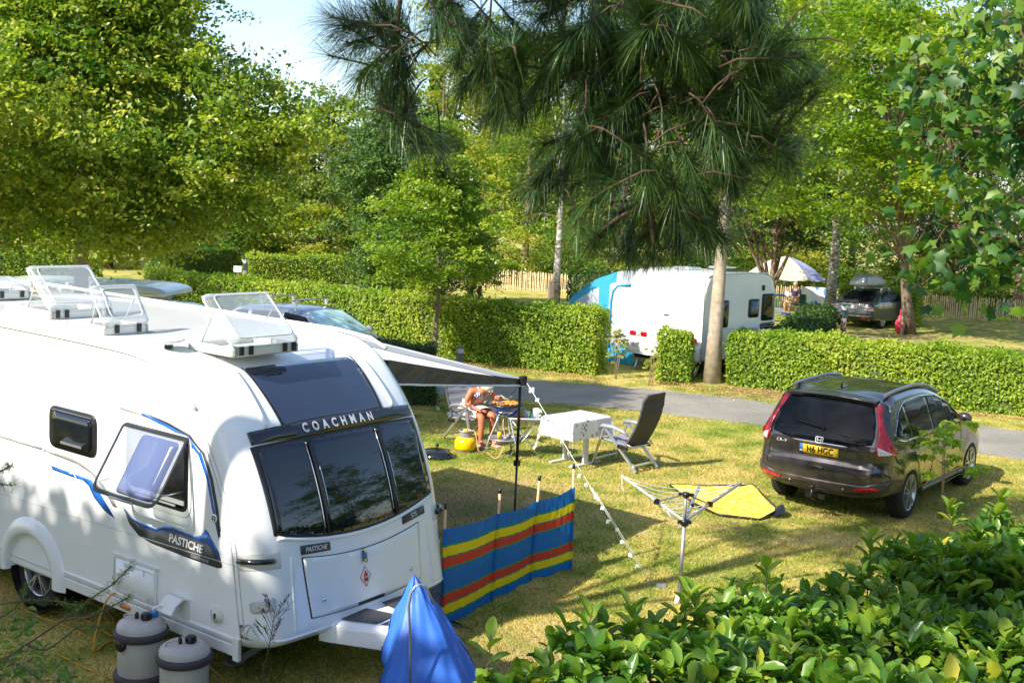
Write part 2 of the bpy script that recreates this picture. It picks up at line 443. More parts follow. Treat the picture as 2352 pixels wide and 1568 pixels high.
def leafcloud(name, P, D, Nn, L, W, tint, m, parent=None, shape='quad'):
    P = np.asarray(P, np.float32); n = len(P)
    D = norm(np.asarray(D, np.float32)); Nn = np.asarray(Nn, np.float32)
    S = norm(np.cross(Nn, D)); Nn = np.cross(D, S)
    T, F = LEAF[shape]; T = np.array(T, np.float32); k = len(T)
    L = np.broadcast_to(L, (n,)).astype(np.float32); W = np.broadcast_to(W, (n,)).astype(np.float32)
    V = (P[:, None] + D[:, None] * (T[None, :, 0:1] * L[:, None, None]) + S[:, None] * (T[None, :, 1:2] * W[:, None, None])
         + Nn[:, None] * (T[None, :, 2:3] * L[:, None, None])).reshape(-1, 3)
    lens = [len(f) for f in F]; flat = np.concatenate([np.array(f) for f in F]); nl = len(flat)
    idx = (flat[None] + (np.arange(n) * k)[:, None]).ravel().astype(np.int32)
    st = np.concatenate([[0], np.cumsum(lens)[:-1]])
    starts = (st[None] + (np.arange(n) * nl)[:, None]).ravel().astype(np.int32)
    me = bpy.data.meshes.new(name)
    me.vertices.add(len(V)); me.vertices.foreach_set('co', V.ravel())
    me.loops.add(len(idx)); me.loops.foreach_set('vertex_index', idx)
    me.polygons.add(len(starts)); me.polygons.foreach_set('loop_start', starts)
    a = me.attributes.new('tint', 'FLOAT', 'FACE')
    a.data.foreach_set('value', np.repeat(np.broadcast_to(tint, (n,)), len(F)).astype(np.float32))
    if k > 4: me.polygons.foreach_set('use_smooth', np.ones(len(starts), bool))
    me.update(calc_edges=True)
    me.materials.append(M[m] if isinstance(m, str) else m)
    return link(bpy.data.objects.new(name, me), parent)

# ------------------------------------------------------------------ inflated shells (vehicles)
def chaikin(pts, it=2):
    pts = np.array(pts, float)
    for _ in range(it):
        nx = np.roll(pts, -1, 0)
        q = .75 * pts + .25 * nx; r = .25 * pts + .75 * nx
        pts = np.stack([q, r], 1).reshape(-1, pts.shape[1])
    return pts

class Shell:
    """side silhouette (u, z, edge radius) counter-clockwise seen from the right side is not required;
       T(u,z) half width; local axes X forward, Y left, Z up"""
    def __init__(s, sil, T, bul=lambda u, z: 0., it=2):
        a = chaikin(sil, it); s.a = a; s.T = T; s.bul = bul
        d = np.roll(a[:, :2], -1, 0) - np.roll(a[:, :2], 1, 0)
        n = np.stack([d[:, 1], -d[:, 0]], 1); n /= np.maximum(np.linalg.norm(n, axis=1, keepdims=True), 1e-9)
        area = np.sum(a[:, 0] * np.roll(a[:, 1], -1) - np.roll(a[:, 0], -1) * a[:, 1])
        s.n = n if area > 0 else -n
        s.zmax = a[:, 1].max(); s.umin = a[:, 0].min(); s.umax = a[:, 0].max()
        s.cu = a[:, 0].mean()
    def cross(s, q, n, Rr, y, off=0.):
        T = s.T(q[0], q[1]); ay = min(abs(y), T); k = max(0., (ay - (T - Rr)) / Rr); k = min(k, 1.)
        d = Rr * (1 - math.sqrt(max(0., 1 - k * k))) + s.bul(q[0], q[1]) * (ay / T) ** 2
        ph = math.asin(k); sg = 1 if y >= 0 else -1
        N = Vector((n[0] * math.cos(ph), math.sin(ph) * sg, n[1] * math.cos(ph)))
        x, z = q[0] - n[0] * d, q[1] - n[1] * d
        return Vector((x, sg * (ay + (s.T(x, z) - T) * k), z)) + N * off
    def end(s, front):
        a = s.a; sel = [i for i in range(len(a)) if (s.n[i][0] > .12) == front and abs(s.n[i][0]) > .12]
        sel = sorted(sel, key=lambda i: a[i][1]); return sel
    def _lut(s, front):
        key = '_l%d' % front
        if not hasattr(s, key):
            i = s.end(front); setattr(s, key, (s.a[i, 1], s.a[i, 0], s.a[i, 2], s.n[i, 0], s.n[i, 1]))
        return getattr(s, key)
    def facefn(s, front=True):
        Z, U, RR, NX, NZ = s._lut(front)
        def fn(y, z, off=0.):
            u = np.interp(z, Z, U); r = np.interp(z, Z, RR); nx = np.interp(z, Z, NX); nz = np.interp(z, Z, NZ)
            l = math.hypot(nx, nz)
            return s.cross((u, z), (nx / l, nz / l), r, y, off)
        return fn
    def sidefn(s, sg=-1):
        A = s.a[:, :2]; B = np.roll(A, -1, 0); AB = B - A; L2 = np.maximum((AB ** 2).sum(1), 1e-12)
        def y_(u, z):
            p = np.array((u, z)); t = np.clip(((p - A) * AB).sum(1) / L2, 0, 1)
            dd = np.linalg.norm(A + AB * t[:, None] - p, axis=1); i = int(dd.argmin()); d = dd[i]; Rr = s.a[i, 2]
            T = s.T(u, z)
            return T if d >= Rr else T - Rr + math.sqrt(max(0, Rr * Rr - (Rr - d) ** 2))
        s.y_ = y_
        def fn(u, z, off=0.):
            e = .01; y = y_(u, z)
            gu = (y_(u + e, z) - y_(u - e, z)) / (2 * e); gz = (y_(u, z + e) - y_(u, z - e)) / (2 * e)
            N = Vector((-gu, 1, -gz)).normalized()
            P = Vector((u, y, z)) + N * off
            return Vector((P.x, sg * P.y, P.z))
        return fn
    def build(s, name, m, parent, cuts=(), mif=None):
        mb = MB(); n = len(s.a); C = 6; A = 7
        rows = []
        for i in range(n):
            q, nn, Rr = s.a[i, :2], s.n[i], s.a[i, 2]; T = s.T(q[0], q[1]); row = []
            ys = [(T - Rr) * j / C for j in range(C)] + [T - Rr + Rr * math.sin(PI / 2 * j / A) for j in range(A + 1)]
            full = [-y for y in reversed(ys[1:])] + ys
            row = [s.cross(q, nn, Rr, y) for y in full]; rows.append(row)
        k = len(rows[0])
        mb.v = [tuple(v) for r in rows for v in r]
        for i in range(n):
            i2 = (i + 1) % n
            for j in range(k - 1):
                mb.f.append((i * k + j, i * k + j + 1, i2 * k + j + 1, i2 * k + j)); mb.m.append(mif(*s.a[i, :2]) if mif else 0); mb.sm.append(True)
        for sg, col in ((-1, 0), (1, k - 1)):
            poly = [(rows[i][col].x, rows[i][col].z) for i in range(n)]
            bm = bmesh.new(); vv = [bm.verts.new((x, z, 0)) for x, z in poly]
            f = bm.faces.new(vv); bmesh.ops.triangulate(bm, faces=[f])
            for ax, lo, hi, st in ((0, s.umin, s.umax, .3), (1, 0, s.zmax, .12)):
                t = lo
                while t < hi:
                    co = [0, 0, 0]; no = [0, 0, 0]; co[ax] = t; no[ax] = 1
                    bmesh.ops.bisect_plane(bm, geom=bm.verts[:] + bm.edges[:] + bm.faces[:], dist=1e-5, plane_co=co, plane_no=no); t += st
            bm.verts.ensure_lookup_table(); bm.verts.index_update()
            sd = s.T
            mb.add([(v.co.x, sg * sd(v.co.x, v.co.y), v.co.y) for v in bm.verts], [[v.index for v in f.verts] for f in bm.faces], 0, True)
            bm.free()
        o = mb.build(name, m, parent, weld=True)
        for cu, cz, cr, y0, y1 in cuts:
            cb = MB(); cb.lathe([(0.001, y0), (cr, y0), (cr, y1), (0.001, y1)], 40, (cu, 0, cz), 'Y', 0, False)
            co = cb.build('cutter', m, None, weld=True)
            md = o.modifiers.new('b', 'BOOLEAN'); md.operation = 'DIFFERENCE'; md.object = co; md.solver = 'EXACT'
            dg = bpy.context.evaluated_depsgraph_get(); dg.update()
            me = bpy.data.meshes.new_from_object(o.evaluated_get(dg)); o.modifiers.clear()
            old = o.data; o.data = me; bpy.data.meshes.remove(old); me.name = name
            cm = co.data; bpy.data.objects.remove(co); bpy.data.meshes.remove(cm)
        return o
# ------------------------------------------------------------------ wheels
def make_wheel(parent, loc, r, w, sg, spokes=5, twin=False, rimr=.66, dark=False):
    "wheel hub mesh with tyre and rim children; sg = side (+1 left, -1 right)"
    h = MB().lathe([(.001, -w * .3 * sg), (r * .6, -w * .3 * sg), (r * .6, w * .12 * sg), (.001, w * .12 * sg)], 24, (0, 0, 0), 'Y').build('wheel', 'black', parent)
    h.location = loc
    t = MB().lathe([(r * rimr, -w / 2), (r * .88, -w / 2 * 1.02), (r * .97, -w * .42), (r, -w * .25), (r, w * .25), (r * .97, w * .42), (r * .88, w / 2 * 1.02), (r * rimr, w / 2), (r * rimr, w * .3)], 40, (0, 0, 0), 'Y')
    for k in range(48):
        a = 2 * PI * k / 48
        t.box((r * 1.0 * math.cos(a), 0, r * 1.0 * math.sin(a)), (.012, w * .6, .012), rot=Matrix.Rotation(-a, 3, 'Y'))
    t.build('tyre', 'rubber', h)
    m = MB(); R1 = r * rimr
    o = sg * w * .5
    m.lathe([(R1, sg * w * .1), (R1 * 1.01, o * .98), (R1 * .96, o * 1.02), (R1 * .92, o * .9), (R1 * .9, sg * w * .1)], 40, (0, 0, 0), 'Y')
    m.lathe([(.001, o * .92), (R1 * .16, o * .92), (R1 * .2, o * .8), (R1 * .2, o * .4)], 18, (0, 0, 0), 'Y')
    for k in range(spokes):
        a = 2 * PI * (k + .25) / spokes
        for da in ((-.16, .16) if twin else (0,)):
            i0 = Vector((R1 * .14 * math.cos(a), o * .86, R1 * .14 * math.sin(a)))
            i1 = Vector((R1 * .95 * math.cos(a + da), o * .9, R1 * .95 * math.sin(a + da)))
            m.bar(i0, i1, R1 * (.1 if twin else .2), w * .14, up=(0, 1, 0))
    m.build('rim', 'alloy', h)
    return h

# ------------------------------------------------------------------ the white touring caravan
car = thing('touring_caravan', 'big white touring caravan with black front windows and its side window propped open', 'caravan', (-1.324, 9.122, 0))
car.rotation_euler = (0, .016, -.6126)
W = 1.135
sil = [(-6.2, .40, .06), (-4.5, .34, .04), (-2.6, .34, .04), (-.9, .34, .04), (-.2, .34, .05), (.14, .35, .16), (.33, .44, .24), (.295, .62, .24), (.25, .85, .24), (.21, 1.1, .24), (.15, 1.35, .24), (.06, 1.6, .24), (-.06, 1.85, .24), (-.16, 2.02, .24), (-.31, 2.2, .22), (-.5, 2.37, .2), (-.72, 2.48, .14), (-1.1, 2.545, .08), (-1.6, 2.565, .06), (-4, 2.57, .06), (-5.9, 2.52, .08), (-6.25, 2.3, .1), (-6.35, 1.5, .1), (-6.3, .6, .1)]
cs = Shell(sil, lambda u, z: W, lambda u, z: .05 * min(1, max(0, (u + .9) / .5)), it=2)
cs.build('body', 'white', car, cuts=[(-2.73, .34, .365, -1.3, -.8)])
cf = cs.facefn(True); cw = cs.sidefn(-1)
wallf = lambda u, z, off=0.: Vector((u, -W - off, z))
# chassis, underside
mb = MB()
mb.box((-3.2, .5, .26), (5.6, .09, .12)).box((-3.2, -.5, .26), (5.6, .09, .12)).box((-2.73, 0, .3), (.1, 1.9, .1)).box((-3.2, 0, .36), (6.0, 2.1, .02))
mb.build('chassis', 'black', car)
for sy in (-.62, .62): MB().bar((-.15, sy, .3), (-.5, sy * 1.15, .02), .05, .05).box((-.52, sy * 1.16, .015), (.12, .12, .02)).build('steady_leg', 'greymetal', car)
make_wheel(car, (-2.73, -.99, .325), .325, .19, -1, 5, True)
# wheel arch flare
vs = []; fs = []; n = 26
def archpt(k, r, off):
    a = PI * (1.04 - 1.08 * k / n); return (-2.73 + r * math.cos(a) * 1.02, -W - off, .34 + r * math.sin(a))
prof = [(.352, -.06), (.352, .03), (.37, .048), (.41, .05), (.46, .034), (.49, .012), (.505, .0)]
for k in range(n + 1): vs += [archpt(k, r, o) for r, o in prof]
q = len(prof)
fs = [(k * q + j, k * q + j + 1, (k + 1) * q + j + 1, (k + 1) * q + j) for k in range(n) for j in range(q - 1)]
MB().add(vs, fs, 0, True).build('wheel_arch', 'white', car)
mb = MB(); mb.lathe([(.36, -W + .01), (.36, -.75), (.001, -.75)], 30, (-2.73, 0, .34), 'Y'); mb.build('wheel_well', 'black', car)
# skirt rails
mb = MB()
for u0, u1 in ((-2.22, .03), (-6.1, -3.24)):
    for z0, z1, o in ((.44, .485, .018), (.335, .43, .012)):
        mb.add([(u0, -W, z1), (u1, -W, z1), (u1, -W - o, z1 - .012), (u0, -W - o, z1 - .012), (u1, -W - o * .6, z0), (u0, -W - o * .6, z0), (u0, -W, z0), (u1, -W, z0)],
               [(0, 1, 2, 3), (3, 2, 4, 5), (5, 4, 7, 6), (0, 3, 5, 6), (1, 7, 4, 2)])
mb.build('skirt_rail', 'white2', car)
MB().box((.0, -W - .012, .4), (.06, .03, .17)).build('skirt_cap', 'white2', car)
mb = MB(); mb.bar((-6.1, -W - .004, .432), (.03, -W - .004, .432), .008, .006).bar((-6.2, -W - .002, .9), (-.03, -W - .002, 1.04), .005, .004)
mb.build('trim_line', 'paleline', car)
# roof rail on both sides
mb = MB()
for sy in (-1, 1):
    pts = []
    for i in range(len(cs.a)):
        u, z, r = cs.a[i]; nn = cs.n[i]
        if z > 2.2 and -6 < u < -.42: pts.append((u - nn[0] * r * .9, sy * (W + .002), z - nn[1] * r * .9))
    pts.sort(key=lambda p: -p[0]); mb.tube(pts, .016, 6)
mb.build('roof_rail', 'white2', car)
# vertical seam between side wall and front moulding
pts = []
for i in range(len(cs.a)):
    u, z, r = cs.a[i]; nn = cs.n[i]
    if .36 < z < 2.44 and u > -.75: pts.append((z, Vector((u - nn[0] * (r + .05), -W - .002, z - nn[1] * (r + .05)))))
pts.sort(key=lambda t: t[0]); mb = MB(); mb.tube([p for _, p in pts], .005, 5)
mb.tube([p + Vector((.05, 0, 0)) for z, p in pts if z < 2.3], .003, 5); mb.build('front_seam', 'paleline', car)

# ---- front
def mirror(p): return p + [(-x, z) for x, z in reversed(p)]
panel('skylight', rpoly([(-.615, 2.425), (-.56, 2.03), (.56, 2.03), (.615, 2.425)], [.03, 0, 0, .07]), cf, 'glassblue', car, .006, step=.05)
for sy in (-1, 1):
    panel('skylight_edge', [(sy * .625, 2.43), (sy * .59, 2.03), (sy * .566, 2.03), (sy * .618, 2.43)], cf, 'black', car, .007, step=.05)
    # raised shoulder beside the skylight
    mb = MB()
    L = [cf(sy * (.72 + .02 * t), 2.42 - .38 * t, .0) for t in np.linspace(0, 1, 12)]
    mb.tube(L, .022, 6).build('shoulder_moulding', 'white', car)
bd = panel('name_band', [(-.93, 2.025), (-.93, 1.935), (-.5, 1.925), (.5, 1.925), (.93, 1.935), (.93, 2.025), (.5, 2.03), (-.5, 2.03)], cf, 'blackgloss', car, .014, step=.06)
lettering('lettering', 'COACHMAN', .088, cf, 'silverdecal', bd, 0, 1.978, .018, flipx=False, bold=.0035, spacing=2.0)
zb = lambda y: 1.165 + .115 * (abs(y) / .87) ** 2
def winpoly(a, b, k=8):
    return [(a, 1.9), (a, zb(a))] + [(a + (b - a) * i / k, zb(a + (b - a) * i / k)) for i in range(1, k)] + [(b, zb(b)), (b, 1.9)]
panel('window_surround', [(-.95, 1.925)] + [(-.93 + 1.86 * i / 24, zb(-.93 + 1.86 * i / 24) - .02) for i in range(25)] + [(.95, 1.925)], cf, 'black', car, .004, step=.06)
for a, b in ((-.9, -.425), (-.385, .385), (.425, .9)):
    panel('front_window', rpoly(winpoly(a, b), .05, 3), cf, 'glassdark', car, .014, step=.05)
for y in (-.405, .405):
    mb = MB(); mb.tube([cf(y, z, .016) for z in np.linspace(1.88, zb(y), 9)], .011, 6); mb.build('window_divider', 'black', car)
    mb = MB(); mb.tube([cf(y - .035, z, .02) for z in np.linspace(1.86, zb(y) + .05, 9)], .0045, 5); mb.tube([cf(y + .04, z, .02) for z in np.linspace(1.7, zb(y) + .2, 9)], .003, 5); mb.build('window_trim', 'alu', car)
    mb = MB(); mb.ball(cf(y - .035, 1.872, .024), .012, 6, 8); mb.build('window_catch', 'chrome', car)
mb = MB(); mb.tube([cf(y, zb(y) - .035, .0) for y in np.linspace(-.9, .9, 30)], .017, 8); mb.build('window_sill', 'white', car)
# gas locker door
zt = lambda y: 1.0 + .07 * (abs(y) / .7) ** 2
gap = [(-.7, zt(.7))] + [(-.66, .605)] + [(-.66 + 1.32 * i / 12, .585 - .03 * (1 - (abs(-1 + i / 6)) ** 2)) for i in range(13)] + [(.7, zt(.7))] + [(.7 - 1.4 * i / 14, zt(.7 - 1.4 * i / 14)) for i in range(1, 14)]
panel('locker_seal', rpoly(gap, .02, 2), cf, 'black', car, .003, step=.07)
ins = [(x * .984, .79 + (z - .79) * .968) for x, z in gap]
ld = panel('locker_door', rpoly(ins, .02, 2), cf, 'white', car, .010, step=.05)
panel('locker_handle', rpoly([(-.16, .585), (.16, .585), (.15, .56), (-.15, .56)], .006), cf, 'black', ld, .014)
for y, z in ((-.52, .70), (.52, .70)):
    MB().ball(cf(y, z, .012), .017, 6, 10).build('lock', 'chrome', ld)
bg = panel('emblem', rpoly([(-.075, .995), (-.015, .995), (-.015, .885), (-.075, .885)], .012), cf, 'chrome', ld, .024)
panel('emblem_centre', [(-.066, .965), (-.026, .965), (-.026, .91), (-.066, .91)], cf, 'bluecap', bg, .028, .02)
dm = [(-.045, .855), (-.11, .77), (-.045, .685), (.02, .77)]
g = panel('gas_label', dm, cf, 'redflat', ld, .0125, .01)
panel('gas_label_field', [(-.045 + (x + .045) * .88, .77 + (z - .77) * .88) for x, z in dm], cf, 'white2', g, .0145, .012)
bt = panel('gas_bottle_mark', [(-.068, .73), (-.022, .73), (-.022, .79), (-.03, .80), (-.038, .803), (-.035, .815), (-.055, .815), (-.052, .803), (-.06, .80), (-.068, .79)], cf, 'redflat', g, .0165, .014)
lettering('lettering', 'LPG', .02, cf, 'white2', g, -.045, .765, .018, bold=.0006)
pb = panel('model_badge', [(-.70, 1.155), (-.70, 1.085), (-.40, 1.06), (-.40, 1.125)], cf, 'carbon', car, .008)
lettering('lettering', 'PASTICHE', .05, cf, 'silverdecal', pb, -.55, 1.105, .011, bold=.001, shear=.25, ang=-.08)
nb = panel('number_badge', [(.48, 1.15), (.48, 1.085), (.79, 1.125), (.79, 1.19)], cf, 'carbon', car, .008)
lettering('lettering', '575', .055, cf, 'silverdecal', nb, .635, 1.138, .011, bold=.001, ang=.1)
for sy in (-1, 1):
    # side channel beside the locker
    mb = MB(); mb.tube([cf(sy * (.80 + .02 * t), 1.1 - .62 * t, -.002) for t in np.linspace(0, 1, 10)], [.004, .012] + [.014] * 6 + [.012, .004], 6); mb.build('front_crease', 'white', car)
    # grab handle at each corner
    hz = 1.10
    y0, y1 = sy * 1.13, sy * .93
    def fh(y, z, off): return cf(y, z, off)
    P = [fh(sy * (1.128 - .17 * t), hz + .03 - .035 * t, .012 + .035 * math.sin(PI * t)) for t in np.linspace(0, 1, 9)]
    panel('handle_recess', rpoly([(sy * 1.13, hz + .08), (sy * 1.13, hz - .05), (sy * .90, hz - .07), (sy * .90, hz + .06)], .02), cf, 'cream', car, .003, step=.03)
    MB().tube(P, .022, 8).build('grab_handle', 'blackgloss', car)
    panel('corner_lamp', rpoly([(sy * 1.11, .83), (sy * 1.11, .73), (sy * .97, .73), (sy * .97, .83)], .03), cf, 'clearlens', car, .006, step=.03)
mb = MB(); mb.tube([cf(y, .475 + .0 * y, .0) for y in np.linspace(-1.0, 1.0, 30)], .014, 6); mb.build('bumper_crease', 'white', car)
panel('lower_lamp', rpoly([(-1.02, .49), (-1.02, .46), (-.88, .46), (-.88, .49)], .01), cf, 'clearlens', car, .006, step=.03)
# ---- A-frame fairing
def af(u):
    t = min(1, max(0, (u - .25) / .95)); return .50 * (1 - t) + .11 * t
mb = MB()
def afp(i, j):
    u = .22 + .72 * i; w = af(u); y = -1 + 2 * j
    zz = .50 + .03 * i - .012 * i * 0
    prof = [(-1.0, .345), (-1.0, .38), (-.97, zz - .02), (-.9, zz), (0, zz + .01), (.9, zz), (.97, zz - .02), (1.0, .38), (1.0, .345)]
    k = j * 8; a = int(min(7, k)); f = k - a
    y_ = prof[a][0] * (1 - f) + prof[a + 1][0] * f; z_ = prof[a][1] * (1 - f) + prof[a + 1][1] * f
    return Vector((u, y_ * w, z_))
mb.grid(afp, 10, 24); mb.build('hitch_fairing', 'white', car)
mb = MB()
for s2 in (-1, 1):
    for a, b in ((.34, .62), (.65, .84)):
        mb.add([(a, s2 * (af(a) - .07), .523), (b, s2 * (af(b) - .07), .530), (b, s2 * .035, .535), (a, s2 * (.035 + .12 * (.8 - a)), .531)], [(0, 1, 2, 3)])
mb.build('grip_pad', 'carbon', car)
mb = MB(); mb.lathe([(.001, .59), (.08, .59), (.12, .575), (.14, .54), (.14, .4)], 24, (.93, 0, 0), 'Z'); mb.build('hitch_hood', 'white2', car)
mb = MB(); mb.bar((.9, 0, .44), (1.2, -.1, .45), .08, .09).bar((.7, .2, .36), (1.1, .0, .4), .06, .09).bar((.7, -.2, .36), (1.1, -.05, .4), .06, .09)
mb.tube([(1.12, -.2, .6), (1.12, -.2, .12)], .03, 8); mb.build('drawbar', 'greymetal', car)
mb = MB(); mb.lathe([(.1, -.03), (.1, .03), (.001, .03)], 16, (1.12, -.2, .1), 'Y'); mb.build('jockey_wheel', 'rubber', car)

# ---- side wall (offside)
sw = panel('kitchen_window', rpoly([(-2.46, 1.915), (-2.46, 1.55), (-1.79, 1.55), (-1.79, 1.915)], .09), wallf, 'black', car, .012, step=.3)
panel('pane', rpoly([(-2.40, 1.875), (-2.40, 1.595), (-1.85, 1.595), (-1.85, 1.875)], .06), wallf, 'glassdark', sw, .02, .01, step=.3)
mb = MB(); mb.box((-2.12, -W - .022, 1.885), (.56, .008, .006)); mb.box((-2.12, -W - .024, 1.615), (.3, .01, .02)); mb.build('catch', 'alu', sw)
wf = ringpanel('lounge_window', rpoly([(-1.42, 1.94), (-1.42, 1.29), (-.575, 1.29), (-.575, 1.94)], .1), .05, wallf, 'white2', car, .01)
wi = panel('window_opening', rpoly([(-1.375, 1.90), (-1.375, 1.34), (-.615, 1.34), (-.615, 1.90)], .07), wallf, 'black', car, .004, step=.3)
panel('blind', [(-1.33, 1.87), (-1.33, 1.5), (-.66, 1.5), (-.66, 1.87)], wallf, 'carbon', wi, .006, .004, step=.4)
mb = MB(); mb.box((-1.0, -W - .01, 1.4), (.7, .01, .035)).box((-1.0, -W - .014, 1.365), (.5, .012, .012)); mb.build('window_catch', 'white2', wi)
ringpanel('window_seal', rpoly([(-1.385, 1.91), (-1.385, 1.33), (-.605, 1.33), (-.605, 1.91)], .08), .022, wallf, 'blackgloss', wi, .012)
TH = R(31)
def sash(u, h, off=0.):   # h = distance down from the hinge
    return Vector((u, -W - .02 - h * math.sin(TH) - off * math.cos(TH), 1.925 - h * math.cos(TH) + off * math.sin(TH) * -1))
so = rpoly([(-1.405, 0), (-1.405, .585), (-.6, .585), (-.6, 0)], [.03, .1, .1, .03])
gp = panel('open_sash', so, sash, 'clear', car, .0, -.006, step=.4)
ringpanel('sash_frame', so, .02, sash, 'black', gp, .012, -.012)
panel('sash_tint', rpoly([(-1.12, .05), (-1.12, .545), (-.66, .545), (-.66, .05)], .05), sash, 'sashblue', gp, .004, -.012, step=.4)
for u_ in (-1.35, -.65): MB().tube([(u_, -W - .01, 1.5), sash(u_, .5)], .006, 6).build('window_stay', 'alu', gp)
MB().box(sash(-1.0, .585, .01), (.28, .02, .015)).build('window_handle', 'alu', gp)
# decals
panel('grey_stripe', [(-6.2, 1.525), (-2.58, 1.515), (-2.58, 1.485), (-6.2, 1.495)], wallf, 'grey', car, .002, .0, step=.5)
panel('grey_stripe', [(-2.56, 1.515), (-2.2, 1.505), (-1.98, 1.48), (-1.78, 1.42), (-1.62, 1.31), (-1.5, 1.19), (-1.56, 1.19), (-1.7, 1.32), (-1.86, 1.41), (-2.06, 1.455), (-2.56, 1.482)], wallf, 'grey', car, .002, .0, step=.5)
panel('blue_stripe', [(-2.45, 1.375), (-2.12, 1.365), (-2.09, 1.33), (-2.42, 1.34)], wallf, 'blue', car, .0022, .0, step=.5)
panel('blue_stripe', [(-2.10, 1.365), (-1.86, 1.355), (-1.79, 1.31), (-1.53, 1.09), (-1.68, 1.13), (-1.82, 1.21), (-1.90, 1.30), (-1.98, 1.33), (-2.07, 1.33)], wallf, 'blue', car, .0022, .0, step=.5)
def arc(pts): return pts
panel('grey_swoosh', [(-1.56, 2.07), (-1.25, 2.055), (-.9, 2.02), (-.6, 1.965), (-.44, 1.85), (-.33, 1.66), (-.27, 1.45), (-.22, 1.27), (-.25, 1.27), (-.31, 1.46), (-.39, 1.66), (-.5, 1.84), (-.66, 1.935), (-.92, 1.985), (-1.25, 2.01), (-1.48, 2.02)], wallf, 'silverdecal', car, .002, .0, step=.5)
panel('blue_swoosh', [(-1.2, 2.035), (-.9, 1.995), (-.64, 1.945), (-.47, 1.835), (-.375, 1.66), (-.315, 1.46), (-.235, 1.28), (-.245, 1.2), (-.33, 1.42), (-.40, 1.64), (-.5, 1.81), (-.66, 1.915), (-.92, 1.97), (-1.2, 2.015)], wallf, 'blue', car, .0032, .0, step=.5)
panel('carbon_swoosh', [(-1.22, 2.045), (-.88, 2.01), (-.6, 1.955), (-.43, 1.84), (-.33, 1.66), (-.26, 1.43), (-.225, 1.22), (-.245, 1.24), (-.29, 1.43), (-.36, 1.65), (-.455, 1.83), (-.62, 1.935), (-.9, 1.992)], wallf, 'carbon', car, .0042, .0, step=.5)
pd = panel('name_decal', [(-1.43, 1.22), (-1.34, 1.15), (-1.2, 1.12), (-1.0, 1.11), (-.9, 1.15), (-.82, 1.165), (-.5, 1.155), (-.42, 1.19), (-.38, 1.24), (-.24, 1.10), (-.2, 1.0), (-.215, .985), (-.26, .975), (-.6, .975), (-1.05, .99), (-1.22, 1.02), (-1.34, 1.09)], wallf, 'carbon', car, .002, .0, step=.5)
panel('name_decal_blue', [(-1.40, 1.205), (-1.3, 1.14), (-1.15, 1.125), (-1.0, 1.125), (-.9, 1.165), (-.8, 1.18), (-.52, 1.165), (-.45, 1.19), (-.40, 1.25), (-.28, 1.14), (-.23, 1.06), (-.25, 1.06), (-.34, 1.13), (-.45, 1.145), (-.8, 1.155), (-.92, 1.135), (-1.0, 1.105), (-1.2, 1.105), (-1.33, 1.145)], wallf, 'blue', pd, .0035, .0, step=.5)
lettering('lettering', 'PASTICHE', .092, wallf, 'silverdecal', pd, -.63, 1.085, .006, bold=.003, shear=.15, ang=-.02)
lettering('small_lettering', 'COACHMAN', .036, wallf, 'grey', pd, -.46, 1.003, .006, bold=.0008)
mb = MB(); mb.lathe([(.001, -W - .008), (.03, -W - .008), (.034, -W)], 20, (-.3, 0, 1.36), 'Y'); rb = mb.build('round_badge', 'white2', car)
ringpanel('badge_mark', [(-.32, 1.375), (-.32, 1.345), (-.283, 1.345), (-.283, 1.375)], .006, wallf, 'black', rb, .012, .008)
lk = ringpanel('locker_frame', rpoly([(-1.545, .80), (-1.545, .455), (-.965, .455), (-.965, .80)], .05), .02, wallf, 'white2', car, .014)
hd = panel('side_hatch', rpoly([(-1.515, .775), (-1.515, .475), (-.995, .475), (-.995, .775)], .03), wallf, 'white', car, .010, step=.3)
mb = MB(); mb.box((-1.26, -W - .012, .51), (.36, .01, .018)).box((-1.4, -W - .016, .46), (.06, .014, .02)).box((-1.1, -W - .016, .46), (.06, .014, .02))
mb.box((-1.2, -W - .011, .745), (.4, .008, .006)).box((-1.13, -W - .011, .72), (.006, .008, .05)); mb.ball((-1.26, -W - .01, .735), .008, 5, 8); mb.build('hatch_trim', 'cream', hd)
MB().box((-1.25, -W - .006, .800), (.62, .02, .014)).build('drip_rail', 'white2', hd)
mk = panel('marker_lamp', rpoly([(-1.425, .40), (-1.425, .365), (-1.30, .365), (-1.30, .40)], .012), wallf, 'orange', car, .022, step=.3)
mb = MB(); mb.box((-.665, -W - .008, .56), (.2, .016, .17)); mb.build('water_inlet', 'cream', car)
mb = MB(); P0 = [(-W - .015, .64), (-W - .06, .66), (-W - .13, .62), (-W - .17, .555)]
mb.add([(u, y, z) for u in (-.755, -.58) for y, z in P0] + [(u, y + .012, z - .012) for u in (-.755, -.58) for y, z in P0],
       [(0, 1, 5, 4), (1, 2, 6, 5), (2, 3, 7, 6), (8, 12, 13, 9), (9, 13, 14, 10), (10, 14, 15, 11), (3, 11, 15, 7), (0, 8, 9, 1), (1, 9, 10, 2), (2, 10, 11, 3), (4, 5, 13, 12), (5, 6, 14, 13), (6, 7, 15, 14)])
mb.build('inlet_flap', 'white2', car)
mb = MB(); mb.lathe([(.001, -W - .03), (.035, -W - .03), (.04, -W - .02), (.062, -W - .022), (.068, -W)], 24, (-.24, 0, .61), 'Y'); fv = mb.build('flue_vent', 'cream', car)
mb = MB(); mb.box((-.235, -W - .035, .61), (.012, .01, .04)); mb.build('vent_slot', 'black', fv)

